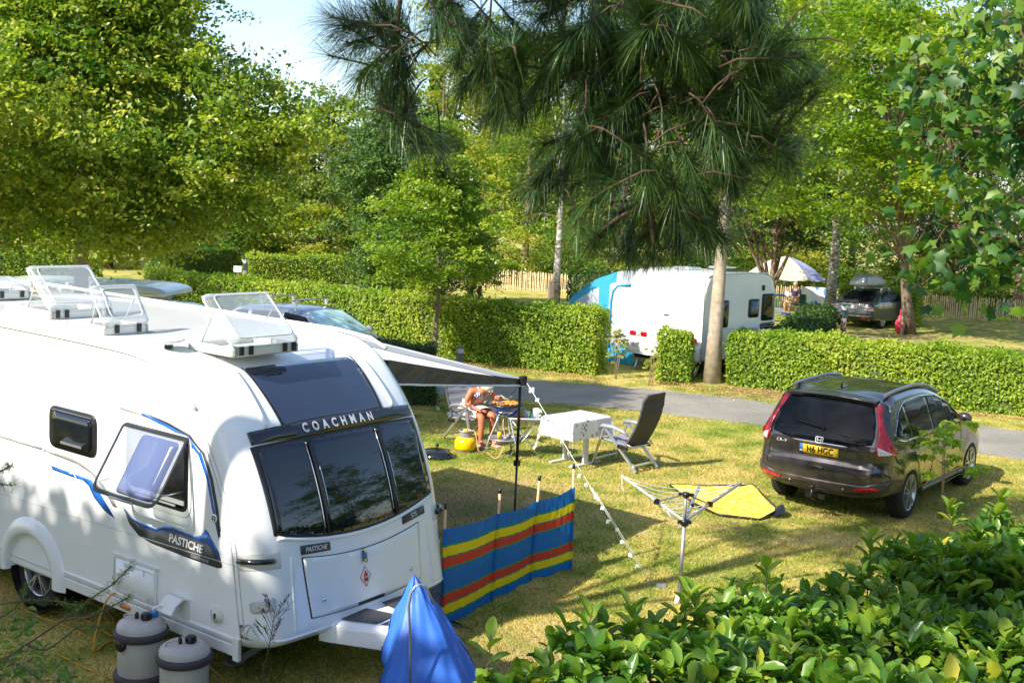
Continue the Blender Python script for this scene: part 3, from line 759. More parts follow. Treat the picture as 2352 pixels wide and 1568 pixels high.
# ---- roof lights
def hatch(u0, u1, y0, y1, lid, ang, z=2.572, clips=4):
    "frame on the roof, lid hinged at its front edge (u1)"
    fr = MB(); w = .05
    for a, b, c, d in ((u0, u1, y0, y0 + w), (u0, u1, y1 - w, y1), (u0, u0 + w, y0, y1), (u1 - w, u1, y0, y1)):
        fr.box(((a + b) / 2, (c + d) / 2, z + .03), (b - a, d - c, .075), bev=.012)
    f = fr.build('roof_light', 'cream', car)
    MB().box(((u0 + u1) / 2, (y0 + y1) / 2, z + .008), (u1 - u0 - .08, y1 - y0 - .08, .01)).build('flyscreen', 'white2', f)
    L = lid; d = .055
    def lp(y, t, off=0.):
        return Vector((u1 - .01 - t * math.cos(ang) + off * math.sin(ang), y, z + .07 + t * math.sin(ang) + off * math.cos(ang)))
    m = MB()
    def lidf(i, j):
        # domed lid: border drops by d
        a, b = i, j
        e = min(a, 1 - a, b, 1 - b)
        ea = min(1, min(a, 1 - a) / .06); eb = min(1, min(b, 1 - b) / .05)
        o = d * (min(ea, eb)) ** .5
        return lp(y0 + (y1 - y0) * a, L * b, o)
    m.grid(lidf, 32, 32, 0); m.build('lid', 'clear', f)
    rim = rpoly([(y0, 0), (y1, 0), (y1, L), (y0, L)], .07, 5); rim.append(rim[0]); rim.append(rim[1])
    MB().tube([lp(a, b, 0) for a, b in rim], .010, 6, cap=False).build('lid_rim', 'cream', f)
    rim2 = rpoly([(y0 + .06, .05), (y1 - .06, .05), (y1 - .06, L - .05), (y0 + .06, L - .05)], .05, 5); rim2.append(rim2[0]); rim2.append(rim2[1])
    MB().tube([lp(a, b, d) for a, b in rim2], .006, 6, cap=False).build('lid_rib', 'cream', f)
    for k in range(clips):
        cb = MB()
        y = y0 + (y1 - y0) * ((.1, .24, .76, .9)[k] if clips == 4 else (.25, .75)[k])
        cb.box((u1 + .012, y, z + .045), (.018, .035, .07)).build('hinge_clip', 'black', f)
    for a_, b_ in ((y0 + .06, y0 + .03), (y1 - .06, y1 - .03)): MB().tube([(u0 + .1, a_, z + .06), lp(b_, L * .7)], .006, 5).build('stay', 'cream', f)
    return f
hatch(-1.10, -.54, -.78, -.08, .55, R(43), z=2.535)
hatch(-2.27, -1.89, -1.0, -.56, .38, R(56), clips=2)
hatch(-3.58, -3.02, -.78, -.12, .54, R(43))
hatch(-5.15, -4.75, -.35, .1, .4, R(12), clips=2)
mb = MB(); mb.lathe([(.001, .06), (.06, .055), (.11, .075), (.125, .065), (.09, .045), (.03, .03), (.03, 0)], 24, (-1.12, -.95, 2.555)); mb.build('roof_vent', 'white2', car)
MB().lathe([(.035, 0), (.035, .02), (.03, .03)], 16, (-1.12, -.95, 2.55)).build('vent_base', 'black', car)
# nearside rail visible along the roof
mb = MB(); mb.tube([(-.6, W - .05, 2.46), (-.8, W - .05, 2.535), (-1.2, W - .06, 2.57), (-6, W - .06, 2.58)], .02, 6); mb.build('awning_channel', 'white2', car)

# ------------------------------------------------------------------ the awning
aw = thing('side_awning', 'charcoal and white wind-out awning stretched from the caravan side to a black pole', 'awning')
aw.location = car.location; aw.rotation_euler = (0, 0, -.6126)
UA, UB, YO, ZO = -.60, -4.4, 3.35, 1.95
def cano(i, j):
    u = UA + (UB - UA) * i; y = W + .02 + (YO - W) * j
    return Vector((u, y, 2.35 + (ZO + .085 * (UA - u) - 2.35) * j - .012 * math.sin(PI * j) + .004 * math.sin(i * 30) * i))
MB().grid(cano, 40, 12, 0, True).build('canopy', 'awnwhite', aw)
def bandf(i, j): return cano(i, j) + Vector((0, 0, .006))
MB().grid(lambda i, j: bandf(i, .8 + .2 * j), 40, 3).build('canopy_band', 'awngrey', aw)
def gab(i, j):
    a = cano(0, i) + Vector((.006, 0, .004))
    drop = .16 * (1 - i) ** 1.1 + .07
    return a + Vector((.015 * math.sin(i * 40 + j * 5) * j, 0, -drop * j - .0))
MB().grid(gab, 30, 6).build('gable_valance', 'awndark', aw)
MB().tube([gab(t, 1.0) for t in np.linspace(0, 1, 20)], .012, 6).build('valance_trim', 'white2', aw)
mb = MB(); mb.tube([(UA + .02, YO + .02, ZO), (UB, YO + .02, ZO + .32)], .022, 8); mb.build('lead_rail', 'awngrey', aw)
mb = MB(); mb.box((UA + .02, YO + .02, ZO - .01), (.05, .09, .1)); mb.build('rail_end', 'black', aw)
mb = MB(); mb.tube([(UA, YO, ZO - .02), (UA, YO, 1.0)], .017, 8).tube([(UA, YO, 1.05), (UA, YO, .0)], .013, 8)
mb.box((UA, YO, 1.02), (.05, .06, .06)); mb.build('pole', 'black', aw)
mb = MB(); mb.tube([(UB + .1, YO, ZO + .3), (UB + .1, YO, 0)], .015, 8); mb.build('pole', 'black', aw)

# ------------------------------------------------------------------ blue cover over the hitch
hc = thing('hitch_cover', 'bright blue fabric cover draped over the caravan hitch', 'cover')
hc.location = car.location; hc.rotation_euler = (0, 0, -.6126)
ring = [(.72, -.28, .40), (.80, -.40, .22), (1.0, -.66, .06), (1.28, -.60, .04), (1.58, -.32, .03), (1.48, -.08, .16), (1.28, .12, .28), (1.0, .2, .36), (.78, .0, .42)]
ring = [tuple(p) for p in chaikin(ring, 2)]
apex = Vector((.93, -.2, .96))
def hcv(i, j):
    k = i * len(ring); a = int(k) % len(ring); f = k - int(k)
    b = Vector(ring[a]).lerp(Vector(ring[(a + 1) % len(ring)]), f)
    t = j; p = apex.lerp(b, t)
    p += (b - Vector((apex.x, apex.y, b.z))).normalized() * (.03 * math.sin(PI * t) + .016 * math.sin(i * 2 * PI * 5 + t * 2) * t + .012 * math.sin(i * 2 * PI * 15 + t * 5) * t + .008 * math.sin(t * 16 + i * 30))
    return p
MB().grid(hcv, 72, 14).build('fabric', 'cover', hc)
MB().tube([hcv(i, .995) for i in np.linspace(0, 1, 60)], .008, 5).build('hem', 'coverdk', hc)
mb = MB(); mb.tube([hcv(.62, t) + Vector((0, -.004, .004)) for t in np.linspace(.04, .98, 12)], .005, 5); mb.build('seam', 'coverdk', hc)

# bent steel pole
P = [aty(942, 1660, 7.9), aty(942, 1460, 7.95), aty(939, 1390, 7.95), aty(944, 1362, 7.95), aty(953, 1347, 7.96), aty(966, 1341, 7.97), aty(978, 1346, 7.98), aty(986, 1362, 8.0), aty(994, 1385, 8.02)]
P[0].z = 0
o = MB().tube(P, .0095, 8).build('hooked_pole', 'hoopsteel')
tag(o, 'thin grey metal pole bent over at its top in front of the blue hitch cover', 'pole')
# ------------------------------------------------------------------ dark brown-grey estate 4x4 on the grass
cv = thing('parked_car', 'dark brown-grey family car seen from behind with a yellow number plate', 'car', (4.574, 15.005, 0), .909)
csil = [(-.55, .30, .1), (-.80, .33, .16), (-.93, .44, .2), (-.955, .60, .2), (-.945, .74, .2), (-.90, .80, .19), (-.915, .95, .19), (-.895, 1.06, .17), (-.82, 1.2, .13), (-.70, 1.4, .1), (-.61, 1.54, .08), (-.60, 1.60, .07), (-.45, 1.635, .08), (.0, 1.66, .09), (.7, 1.67, .09), (1.15, 1.63, .09), (1.6, 1.49, .09), (2.1, 1.2, .1), (2.35, 1.08, .12), (2.8, 1.03, .2), (3.25, .93, .25), (3.5, .78, .28), (3.56, .6, .28), (3.52, .42, .28), (3.3, .27, .2), (2.6, .23, .1), (.5, .23, .1)]
def cT(u, z):
    t = .905 - .02 * max(0, .6 - z)
    if z > 1.0: t -= (z - 1.0) * .33 + .10 * max(0, z - 1.35)
    if u < -.2: t -= .05 * ((-.2 - u) / .75) ** 2
    if u > 2.6: t -= .12 * ((u - 2.6) / .95) ** 2
    r0 = math.hypot(u, z - .34); r1 = math.hypot(u - 2.62, z - .34)
    for r in (r0, r1):
        t += .022 * math.exp(-((r - .42) / .06) ** 2)
    t -= .02 * math.exp(-((z - .42) / .1) ** 2) * (1 if .5 < u < 2.1 else 0)
    return t
cvs = Shell(csil, cT, lambda u, z: .07 if u < -.3 else .03, it=2)
bo = cvs.build('body', ['crv', 'crvdk'], cv, cuts=[(0, .34, .385, -1.2, -.66), (0, .34, .385, .66, 1.2), (2.62, .34, .385, -1.2, -.66), (2.62, .34, .385, .66, 1.2)])
rf = cvs.facefn(False); sr = cvs.sidefn(-1); sl = cvs.sidefn(1)
MB().box((1.3, 0, .5), (3.6, 1.3, .45)).build('underside', 'black', cv)
for (x, y, sg) in ((0, -.80, -1), (0, .80, 1), (2.62, -.80, -1), (2.62, .80, 1)):
    make_wheel(cv, (x, y, .345), .345, .225, sg, 5, True, .7)
# bumper, lower
def vy(p): return [(y, z) for y, z in p]
panel('rear_bumper', [(-.9, .62), (-.6, .52), (.6, .52), (.9, .62), (.9, .36), (.6, .34), (-.6, .34), (-.9, .36)], rf, 'crvdk', cv, .012, step=.06)
panel('bumper_lip', [(-.62, .40), (.62, .40), (.55, .33), (-.55, .33)], rf, 'black', cv, .02, step=.08)
# rear screen and black panel
sc_ = [(-.565, 1.52), (-.64, 1.34), (-.675, 1.16), (-.665, 1.065), (-.42, 1.045), (-.37, .985), (.37, .985), (.42, 1.045), (.665, 1.065), (.675, 1.16), (.64, 1.34), (.565, 1.52), (.3, 1.535), (-.3, 1.535)]
rw = panel('rear_window', sc_, rf, 'carglass', cv, .006, step=.05)
panel('window_seam', [(-.6, 1.145), (.6, 1.145), (.6, 1.138), (-.6, 1.138)], rf, 'blackgloss', rw, .009, .004, step=.05)
mb = MB(); mb.tube([rf(-.02, 1.165, .03), rf(.3, 1.21, .035), rf(.38, 1.215, .03)], [.016, .009, .005], 6); mb.ball(rf(-.02, 1.165, .02), .025, 6, 8); mb.build('rear_wiper', 'black', rw)
# spoiler lip
mb = MB()
def spf(i, j):
    y = -.6 + 1.2 * i
    prof = [(-.54, 1.60), (-.66, 1.595), (-.70, 1.58), (-.69, 1.565), (-.6, 1.535)]
    k = j * 4; a = min(3, int(k)); f = k - a
    u = prof[a][0] * (1 - f) + prof[a + 1][0] * f + .06 * (abs(y) / .6) ** 3; z = prof[a][1] * (1 - f) + prof[a + 1][1] * f + .012 - .035 * (y / .6) ** 2
    return Vector((u, y, z))
mb.grid(spf, 24, 12); mb.build('spoiler', 'crv', cv)
# tail lights
for sy in (-1, 1):
    tl = [(.585, 1.53), (.645, 1.545), (.715, 1.34), (.79, 1.2), (.885, 1.06), (.9, .93), (.74, .915), (.71, 1.0), (.71, 1.15), (.675, 1.3)]
    t = panel('tail_light', [(sy * a, b) for a, b in tl], rf, 'red', cv, .014, step=.03)
    panel('clear_lens', [(sy * a, b) for a, b in [(.73, 1.05), (.80, 1.02), (.87, .965), (.87, .94), (.745, .93)]], rf, 'clearlens', t, .018, step=.03)
    # wrap onto the side
    fn = sr if sy < 0 else sl
    panel('tail_light_side', [(-.73, 1.06), (-.60, 1.0), (-.50, .94), (-.72, .93)], fn, 'red', t, .008, step=.04)
    panel('reflector', [(sy * .50, .475), (sy * .50, .44), (sy * .78, .455), (sy * .74, .51)], rf, 'red', cv, .022, step=.03)
# chrome strip, plate, badges
MB().tube([rf(y, .988, .012) for y in np.linspace(-.37, .37, 12)], .011, 6).build('chrome_strip', 'chrome', cv)
panel('plate_recess', rpoly([(-.36, .97), (-.33, .795), (.33, .795), (.36, .97)], .03), rf, 'crv', cv, .003, step=.06)
pl = panel('number_plate', [(-.26, .945), (-.26, .835), (.26, .835), (.26, .945)], rf, 'platey', cv, .018, step=.2)
# seen from behind the car's left side (+y) is on the left
panel('plate_band', [(.26, .945), (.26, .835), (.215, .835), (.215, .945)], rf, 'plateb', pl, .0195, .017, step=.2)
lettering('lettering', 'H6 HGC', .118, rf, 'black', pl, -.02, .888, .022, flipx=True, bold=.0035, spacing=1.02, sx=.82)
lettering('small_lettering', 'GB', .026, rf, 'white2', pl, .238, .86, .022, flipx=True, bold=.001)
em = MB(); hp = lambda y, z: rf(y, z, .022)
ring_ = rpoly([(-.052, 1.055), (.052, 1.055), (.042, .985), (-.042, .985)], .014, 4); ring_ += ring_[:2]
em.tube([hp(a, b) for a, b in ring_], .006, 5)
em.tube([hp(-.025, 1.048), hp(-.022, .992)], .0055, 5).tube([hp(.025, 1.048), hp(.022, .992)], .0055, 5).tube([hp(-.022, 1.018), hp(.022, 1.018)], .005, 5)
em.build('maker_emblem', 'badge', cv)
lettering('model_lettering', 'CR-V', .058, rf, 'badge', cv, .53, .945, .010, flipx=True, bold=.0, spacing=1.25, shear=.2)
panel('tailgate_handle', rpoly([(-.1, .70), (.1, .70), (.09, .655), (-.09, .655)], .012), rf, 'black', cv, .006, step=.05)
mb = MB()
mb.tube([rf(y, .615 + .03 * (abs(y) / .7) ** 4, .004) for y in np.linspace(-.70, .70, 30)], .005, 5)
for sy in (-1, 1): mb.tube([rf(sy * .705, z, .004) for z in np.linspace(.63, .91, 8)], .004, 5)
mb.build('tailgate_gap', 'black', cv)
mb = MB(); mb.tube([rf(y, .80 - .02 * (abs(y) / .7) ** 2, .003) for y in np.linspace(-.72, .72, 24)], .008, 6).build('tailgate_crease', 'crv', cv)
mb = MB()
for y in (-.36, .36): mb.ball(rf(y, .45, .02), .014, 6, 8)
mb.build('parking_sensor', 'greymetal', cv)
mb = MB(); mb.tube([(-.7, 0, .28), (-.96, 0, .26), (-1.03, 0, .29), (-1.04, 0, .40)], .022, 8); mb.ball((-1.04, 0, .43), .032, 8, 10); mb.box((-.93, .09, .3), (.05, .07, .08)); mb.box((-.93, -.1, .3), (.05, .09, .06)); mb.build('tow_ball', 'black', cv)
# side windows
def sidewin(fn, nm):
    full = rpoly([(-.56, 1.16), (-.50, 1.10), (-.3, 1.055), (.8, 1.06), (1.6, 1.07), (2.02, 1.12), (1.62, 1.37), (1.2, 1.505), (.6, 1.545), (.0, 1.53), (-.3, 1.42)], [.05, .03, .05, .03, .03, .03, .05, .05, .05, .08, .05], 4)
    tr = ringpanel('window_chrome', full, .014, fn, 'chrome', cv, .012)
    panel('pillar_black', [(x * .995, z) for x, z in full], fn, 'blackgloss', cv, .004, step=.12)
    for a in (rpoly([(-.52, 1.16), (-.28, 1.085), (.02, 1.08), (-.06, 1.48), (-.28, 1.41)], .04), rpoly([(.06, 1.08), (.80, 1.085), (.78, 1.515), (-.02, 1.5)], .03), rpoly([(.88, 1.085), (1.6, 1.1), (1.93, 1.14), (1.58, 1.36), (1.2, 1.475), (.86, 1.51)], .03)):
        panel(nm, a, fn, 'carglass', cv, .009, step=.1)
sidewin(sr, 'side_window'); sidewin(sl, 'side_window')
for fn in (sr, sl):
    mb = MB()
    for P in ([(.06, 1.05), (.10, .85), (.28, .62), (.42, .38)], [(.84, 1.05), (.84, .45), (.80, .32)], [(1.98, 1.08), (2.08, .8), (2.1, .45), (2.0, .32)], [(.42, .35), (2.0, .35)], [(-.62, .92), (-.48, .80), (.06, .84)]):
        L = []
        for (a, b), (c_, d) in zip(P, P[1:]):
            for t in np.linspace(0, 1, 8): L.append(fn(a + (c_ - a) * t, b + (d - b) * t, .001))
        mb.tube(L, .004, 4)
    mb.build('door_gap', 'black', cv)
    for u in (.12, .98):
        MB().tube([fn(u + .0, .96, .01), fn(u + .04, .962, .04), fn(u + .16, .965, .04), fn(u + .2, .966, .01)], .014, 6).build('door_handle', 'chrome', cv)
    mb = MB(); mb.tube([fn(u, .70 + .10 * (u + .3) / 2.6 * 0 + .03 * math.sin(u), .0) for u in np.linspace(.45, 2.15, 20)], .01, 6).build('door_crease', 'crv', cv)
    mb = MB(); mb.tube([fn(u, .30, .0) for u in np.linspace(.42, 2.2, 14)], .03, 6).build('sill', 'crvdk', cv)
for sy in (-1, 1):
    mb = MB(); pts = []
    for u in np.linspace(-.42, 1.5, 18):
        z = np.interp(u, [-.45, 0, .7, 1.15, 1.6], [1.635, 1.66, 1.67, 1.63, 1.5])
        t = (u + .42) / 1.92
        pts.append((u, sy * (cT(u, z) - .045), z - .012 + .014 * math.sin(PI * min(1, max(0, t))) ** .3 - .004))
    mb.tube(pts, .026, 8); mb.build('roof_rail', 'railgrey', cv)
    m2 = MB(); m2.ball((1.93, sy * .97, 1.12), (.07, .105, .08), 10, 14); m2.bar((1.9, sy * .82, 1.09), (1.92, sy * .92, 1.1), .08, .03); m2.build('door_mirror', 'crv', cv)
    MB().ball((1.895, sy * .975, 1.12), (.035, .07, .05), 8, 12).build('mirror_glass', 'carglass', cv)
MB().add([(-.30, 0, 1.65), (-.12, .018, 1.66), (-.12, -.018, 1.66), (-.28, 0, 1.73), (-.30, .02, 1.65), (-.30, -.02, 1.65)], [(0, 4, 3), (0, 3, 5), (4, 1, 3), (1, 2, 3), (2, 5, 3), (0, 5, 2, 1, 4)]).build('roof_aerial', 'blackgloss', cv)
wsf = cvs.facefn(True)
panel('windscreen', rpoly([(-.66, 1.15), (.66, 1.15), (.56, 1.55), (-.56, 1.55)], .05), wsf, 'carglass', cv, .006, step=.06)
for sy in (-1, 1): panel('headlight', [(sy * .5, .80), (sy * .8, .86), (sy * .76, .72), (sy * .5, .70)], wsf, 'clearlens', cv, .008, step=.05)

# ------------------------------------------------------------------ graphite saloon far right
sb = thing('parked_saloon', 'graphite saloon car with a white number plate and a chrome strip across its boot', 'car', (13.199, 42.63, 0), .849)
ss = [(-.6, .25, .1), (-.95, .30, .18), (-1.03, .5, .22), (-1.0, .72, .2), (-.98, .9, .18), (-.9, 1.0, .12), (-.55, 1.05, .1), (-.2, 1.2, .09), (.25, 1.39, .09), (.7, 1.44, .1), (1.3, 1.42, .1), (1.8, 1.22, .1), (2.3, .98, .14), (3.0, .88, .2), (3.5, .7, .25), (3.6, .5, .25), (3.4, .22, .15), (.5, .2, .1)]
def sT(u, z):
    t = .875
    if z > .92: t -= (z - .92) * .52
    if u < -.3: t -= .03 * ((-.3 - u) / .7) ** 2
    if u > 2.7: t -= .14 * ((u - 2.7) / .9) ** 2
    return t
sbs = Shell(ss, sT, lambda u, z: .05 if u < -.3 else .03)
sbs.build('body', 'saab', sb, cuts=[(0, .32, .36, -1.2, -.6), (0, .32, .36, .6, 1.2), (2.67, .32, .36, -1.2, -.6), (2.67, .32, .36, .6, 1.2)])
MB().box((1.3, 0, .45), (3.6, 1.2, .4)).build('underside', 'black', sb)
for (x, y, sg) in ((0, -.76, -1), (0, .76, 1), (2.67, -.76, -1), (2.67, .76, 1)): make_wheel(sb, (x, y, .32), .32, .21, sg, 8, False, .7)
rf2 = sbs.facefn(False); s2r = sbs.sidefn(-1); s2l = sbs.sidefn(1)
def topf(y, u, off=0.):   # surface over the rear screen, by u
    Z = np.interp(u, [-.6, -.2, .25], [1.05, 1.2, 1.375]); return Vector((u - .35 * off, y, Z + off))
panel('rear_window', rpoly([(-.62, -.46), (.62, -.46), (.50, .19), (-.50, .19)], .08), lambda y, u, off=0.: topf(y, u, off + .012), 'carglass', sb, .012, -.01, step=.2)
for fn in (s2r, s2l):
    panel('side_window', rpoly([(-.25, .99), (1.9, .99), (1.35, 1.32), (.6, 1.36), (.1, 1.27)], .05), fn, 'carglass', sb, .01, step=.15)
    MB().tube([fn(.72, z, .012) for z in np.linspace(1.0, 1.36, 5)], .02, 4).build('pillar', 'saab', sb)
for sy in (-1, 1):
    t = panel('tail_light', rpoly([(sy * .47, .86), (sy * .82, .83), (sy * .84, .70), (sy * .50, .71)], .02), rf2, 'clearlens', sb, .01, step=.05)
    panel('red_lens', [(sy * .49, .81), (sy * .82, .79), (sy * .83, .75), (sy * .50, .76)], rf2, 'red', t, .014, step=.05)
    MB().ball((1.75, sy * .95, 1.0), (.07, .1, .07), 8, 10).build('door_mirror', 'saab', sb)
    panel('reflector', [(sy * .45, .4), (sy * .66, .4), (sy * .66, .37), (sy * .45, .37)], rf2, 'red', sb, .01, step=.1)
MB().tube([rf2(y, .885, .012) for y in np.linspace(-.46, .46, 8)], .016, 6).build('chrome_strip', 'chrome', sb)
MB().tube([rf2(y, .47, .006) for y in np.linspace(-.8, .8, 14)], .014, 6).build('bumper_strip', 'alu', sb)
p2 = panel('number_plate', [(-.27, .845), (-.27, .735), (.27, .735), (.27, .845)], rf2, 'platew', sb, .012, step=.2)
panel('plate_band', [(.27, .845), (.27, .735), (.22, .735), (.22, .845)], rf2, 'plateb', p2, .0145, .01, step=.2)
lettering('lettering', '08-WH-4550', .088, rf2, 'black', p2, -.02, .79, .017, flipx=True, bold=.002)
mb = MB()
for x in (.45, 1.15): mb.tube([(x, -.55, 1.47), (x, .55, 1.47)], .018, 6).box((x, .52, 1.43), (.08, .05, .08)).box((x, -.52, 1.43), (.08, .05, .08))
mb.build('roof_bar', 'alu', sb)
bxs = Shell([(-.40, 1.53, .1), (-.56, 1.57, .14), (-.55, 1.74, .16), (-.36, 1.92, .16), (.1, 1.98, .14), (.8, 1.94, .14), (1.35, 1.76, .16), (1.5, 1.60, .14), (1.3, 1.53, .1), (.5, 1.52, .1)], lambda u, z: .36 - .10 * max(0, z - 1.62) - .05 * max(0, u - .6), it=2)
rb_ = tag(bxs.build('roof_box', 'boxgrey', None), 'grey plastic roof box on top of the graphite saloon', 'roof box')
rb_.location = sb.location; rb_.rotation_euler = sb.rotation_euler

# ------------------------------------------------------------------ silver estate behind the caravan
ev = thing('parked_estate', 'silver estate car with two roof bars and a dark roof behind the caravan', 'car', (-5.15, 24.0, 0), -.51)
es = [(-.5, .3, .1), (-.9, .4, .2), (-.93, .8, .2), (-.85, 1.0, .15), (-.68, 1.25, .1), (-.45, 1.46, .09), (0, 1.52, .1), (1.0, 1.53, .1), (1.45, 1.45, .1), (1.9, 1.2, .1), (2.3, 1.0, .15), (3.2, .85, .2), (3.5, .6, .2), (3.4, .25, .15), (.5, .22, .1)]
def eT(u, z):
    t = .88
    if z > .98: t -= (z - .98) * .42
    if u < -.3: t -= .06 * ((-.3 - u) / .7) ** 2
    if u > 2.5: t -= .14 * ((u - 2.5) / 1.) ** 2
    return t
evs = Shell(es, eT, lambda u, z: .04)
evs.build('body', ['silverpaint', 'roofdark'], ev, mif=lambda u, z: 1 if z > 1.47 else 0)
e1, e2, ef, eb = evs.sidefn(-1), evs.sidefn(1), evs.facefn(True), evs.facefn(False)
for fn in (e1, e2):
    panel('side_window', rpoly([(-.55, 1.06), (-.05, 1.05), (-.02, 1.40), (-.32, 1.38)], .05), fn, 'carglass', ev, .01, step=.15)
    panel('side_window', rpoly([(.05, 1.05), (.86, 1.04), (.84, 1.42), (.08, 1.40)], .04), fn, 'carglass', ev, .01, step=.15)
    panel('side_window', rpoly([(.94, 1.04), (1.95, 1.06), (1.5, 1.36), (.94, 1.42)], .04), fn, 'carglass', ev, .01, step=.15)
panel('windscreen', rpoly([(-.68, 1.08), (.68, 1.08), (.56, 1.45), (-.56, 1.45)], .05), ef, 'sunshade', ev, .008, step=.08)
for sy in (-1, 1):
    panel('tail_light', [(sy * .62, 1.35), (sy * .70, 1.33), (sy * .84, .95), (sy * .74, .95)], eb, 'red', ev, .01, step=.06)
    MB().ball((1.85, sy * .97, 1.06), (.07, .11, .075), 8, 10).build('door_mirror', 'silverpaint', ev)
for x in (.15, 1.05):
    mb = MB(); mb.tube([(x, -.62, 1.64), (x, .62, 1.64)], .016, 6)
    for y in (-.5, .5): mb.box((x, y, 1.58), (.06, .05, .11))
    mb.build('roof_bar', 'alu', ev)
ev.scale = (1.0, 1.0, 1.08)
for (x, y, sg) in ((0, -.78, -1), (2.6, -.78, -1), (0, .78, 1), (2.6, .78, 1)): make_wheel(ev, (x, y, .32), .32, .2, sg, 5, False, .68)

# ------------------------------------------------------------------ far white caravan with its awning tent
fc = thing('parked_caravan', 'white caravan parked under the pine branch with its red tail lamps facing the road', 'caravan', (3.662, 27.326, 0), .795)
fsil = [(-.08, .40, .06), (.06, .40, .06), (.02, .8, .06), (.0, 1.6, .06), (.05, 2.1, .07), (.2, 2.42, .07), (.5, 2.52, .06), (2.7, 2.52, .06), (3.05, 2.38, .1), (3.28, 1.9, .12), (3.3, .9, .12), (3.2, .42, .08)]
fs_ = Shell(fsil, lambda u, z: 1.13, it=2)
fs_.build('body', 'white', fc, cuts=[(1.75, .3, .36, -1.3, -.85)])
fr_, fsd = fs_.facefn(False), fs_.sidefn(-1)
fwall = lambda u, z, off=0.: Vector((u, -1.13 - off, z))
for a, b, c_, d in ((.42, 1.08, 1.2, 1.86), (1.95, 2.42, 1.4, 1.86), (2.55, 3.12, 1.3, 1.98)):
    w_ = panel('side_window', rpoly([(a, c_), (b, c_), (b, d), (a, d)], .07), fwall, 'black', fc, .016, step=.5)
    panel('pane', rpoly([(a + .05, c_ + .05), (b - .05, c_ + .05), (b - .05, d - .05), (a + .05, d - .05)], .05), fwall, 'glassdark', w_, .022, .01, step=.5)
d_ = panel('name_decal', [(2.5, 1.20), (2.6, 1.24), (3.1, 1.26), (3.24, 1.2), (3.1, 1.1), (2.7, 1.07), (2.54, 1.1)], fwall, 'carbon', fc, .004, step=.5)
for z in (.98, .62):
    mb = MB()
    for k in range(6): mb.box((2.3, -1.14, z + k * .028), (.26, .01, .014))
    mb.build('wall_vent', 'grey', fc)
panel('flue', rpoly([(2.52, 2.2), (2.62, 2.2), (2.62, 2.07), (2.52, 2.07)], .02), fwall, 'black', fc, .03, step=.5)
mb = MB(); mb.box((.03, -1.135, 1.5), (.03, .02, 2.0)).box((1.7, -1.135, .66), (3.1, .012, .02)).box((1.7, -1.135, 1.15), (3.0, .006, .008)); mb.build('trim', 'paleline', fc)
mb = MB(); mb.tube([(.2, -1.10, 2.43), (.5, -1.12, 2.50), (2.7, -1.12, 2.50), (3.05, -1.10, 2.34)], .02, 6).tube([(.2, 1.10, 2.43), (.5, 1.12, 2.50), (2.8, 1.12, 2.50)], .02, 6).build('roof_rail', 'alu', fc)
for sy in (-1, 1):
    t = panel('tail_lamp', rpoly([(sy * .48, .98), (sy * 1.04, .98), (sy * 1.04, .82), (sy * .48, .82)], .04), fr_, 'white2', fc, .012, step=.1)
    for y in (.58, .92): panel('red_lens', rpoly([(sy * (y - .1), .96), (sy * (y + .1), .96), (sy * (y + .1), .84), (sy * (y - .1), .84)], .05), fr_, 'red', t, .025, step=.1)
    panel('amber_lens', rpoly([(sy * .70, .95), (sy * .79, .95), (sy * .79, .86), (sy * .70, .86)], .03), fr_, 'clearlens', t, .028, step=.1)
panel('bumper', [(-1.1, .76), (1.1, .76), (1.1, .42), (-1.1, .42)], fr_, 'white', fc, .05, step=.2)
lettering('number_lettering', '80 90', .17, fr_, 'grey', fc, .72, .62, .056, flipx=True, bold=.002)
mb = MB(); mb.tube([fr_(y, 2.02 + .03 * abs(y), .01) for y in np.linspace(-.75, .75, 12)], .006, 5).build('window_outline', 'grey', fc)
mb = MB(); mb.bar(fr_(.0, 1.42, .01), fr_(-.09, 1.46, .01), .02, .02).bar(fr_(-.08, 1.42, .01), fr_(-.17, 1.46, .01), .02, .02).build('maker_mark', 'black', fc)
make_wheel(fc, (1.75, -1.0, .31), .31, .18, -1, 5, False)
mb = MB(); mb.box((1.7, 0, .33), (3.1, 1.9, .08)); mb.build('chassis', 'black', fc)
for x in (.3, 3.1):
    for y in (-.9, .9): MB().bar((x, y, .34), (x - .15, y, .02), .05, .05).build('steady_leg', 'alu', fc)
for x in (1.0, 2.5): MB().box((x, .1, 2.56), (.5, .5, .07), bev=.02).build('roof_light', 'clear', fc)
MB().box((1.8, -.6, 2.56), (1.0, .6, .03)).build('solar_panel', 'glassblue', fc)

tt = thing('awning_tent', 'turquoise and pale grey awning tent pitched against the far caravan', 'tent', (3.662, 27.326, 0), .795)
YT, YE = 1.15, 3.6
def tn(i, j):   # end wall nearest the camera, i across, j up
    y = YT + (YE - YT) * i; top = 2.42 - 1.0 * i ** 2.2 - .12 * i
    return Vector((.35 + .02 * math.sin(i * 20), y, top * j + .02))
def tm(i, j):
    if i > .80: return 1
    if j > .86 and i > .25: return 1
    if .36 < i < .48: return 1
    if j < .16: return 1
    return 0
MB().grid(tn, 30, 26, mif=lambda a, b: tm(a / 30, b / 26)).build('end_wall', ['tentwhite', 'tentblue'], tt)
def tr_(i, j):
    u = .35 + 2.9 * i; y = YT + (YE + .0 - YT) * j
    return Vector((u, y, 2.44 - 1.0 * j ** 2.2 - .12 * j + .02 * math.sin(i * 25)))
MB().grid(tr_, 30, 20, mif=lambda a, b: 1 if b > 9 or a in (0, 29) else 0).build('roof', ['tentwhite', 'tentblue'], tt)
def tf(i, j):
    u = .35 + 2.9 * i; return Vector((u, YE + .45 * (1 - j), 1.30 * j + .01))
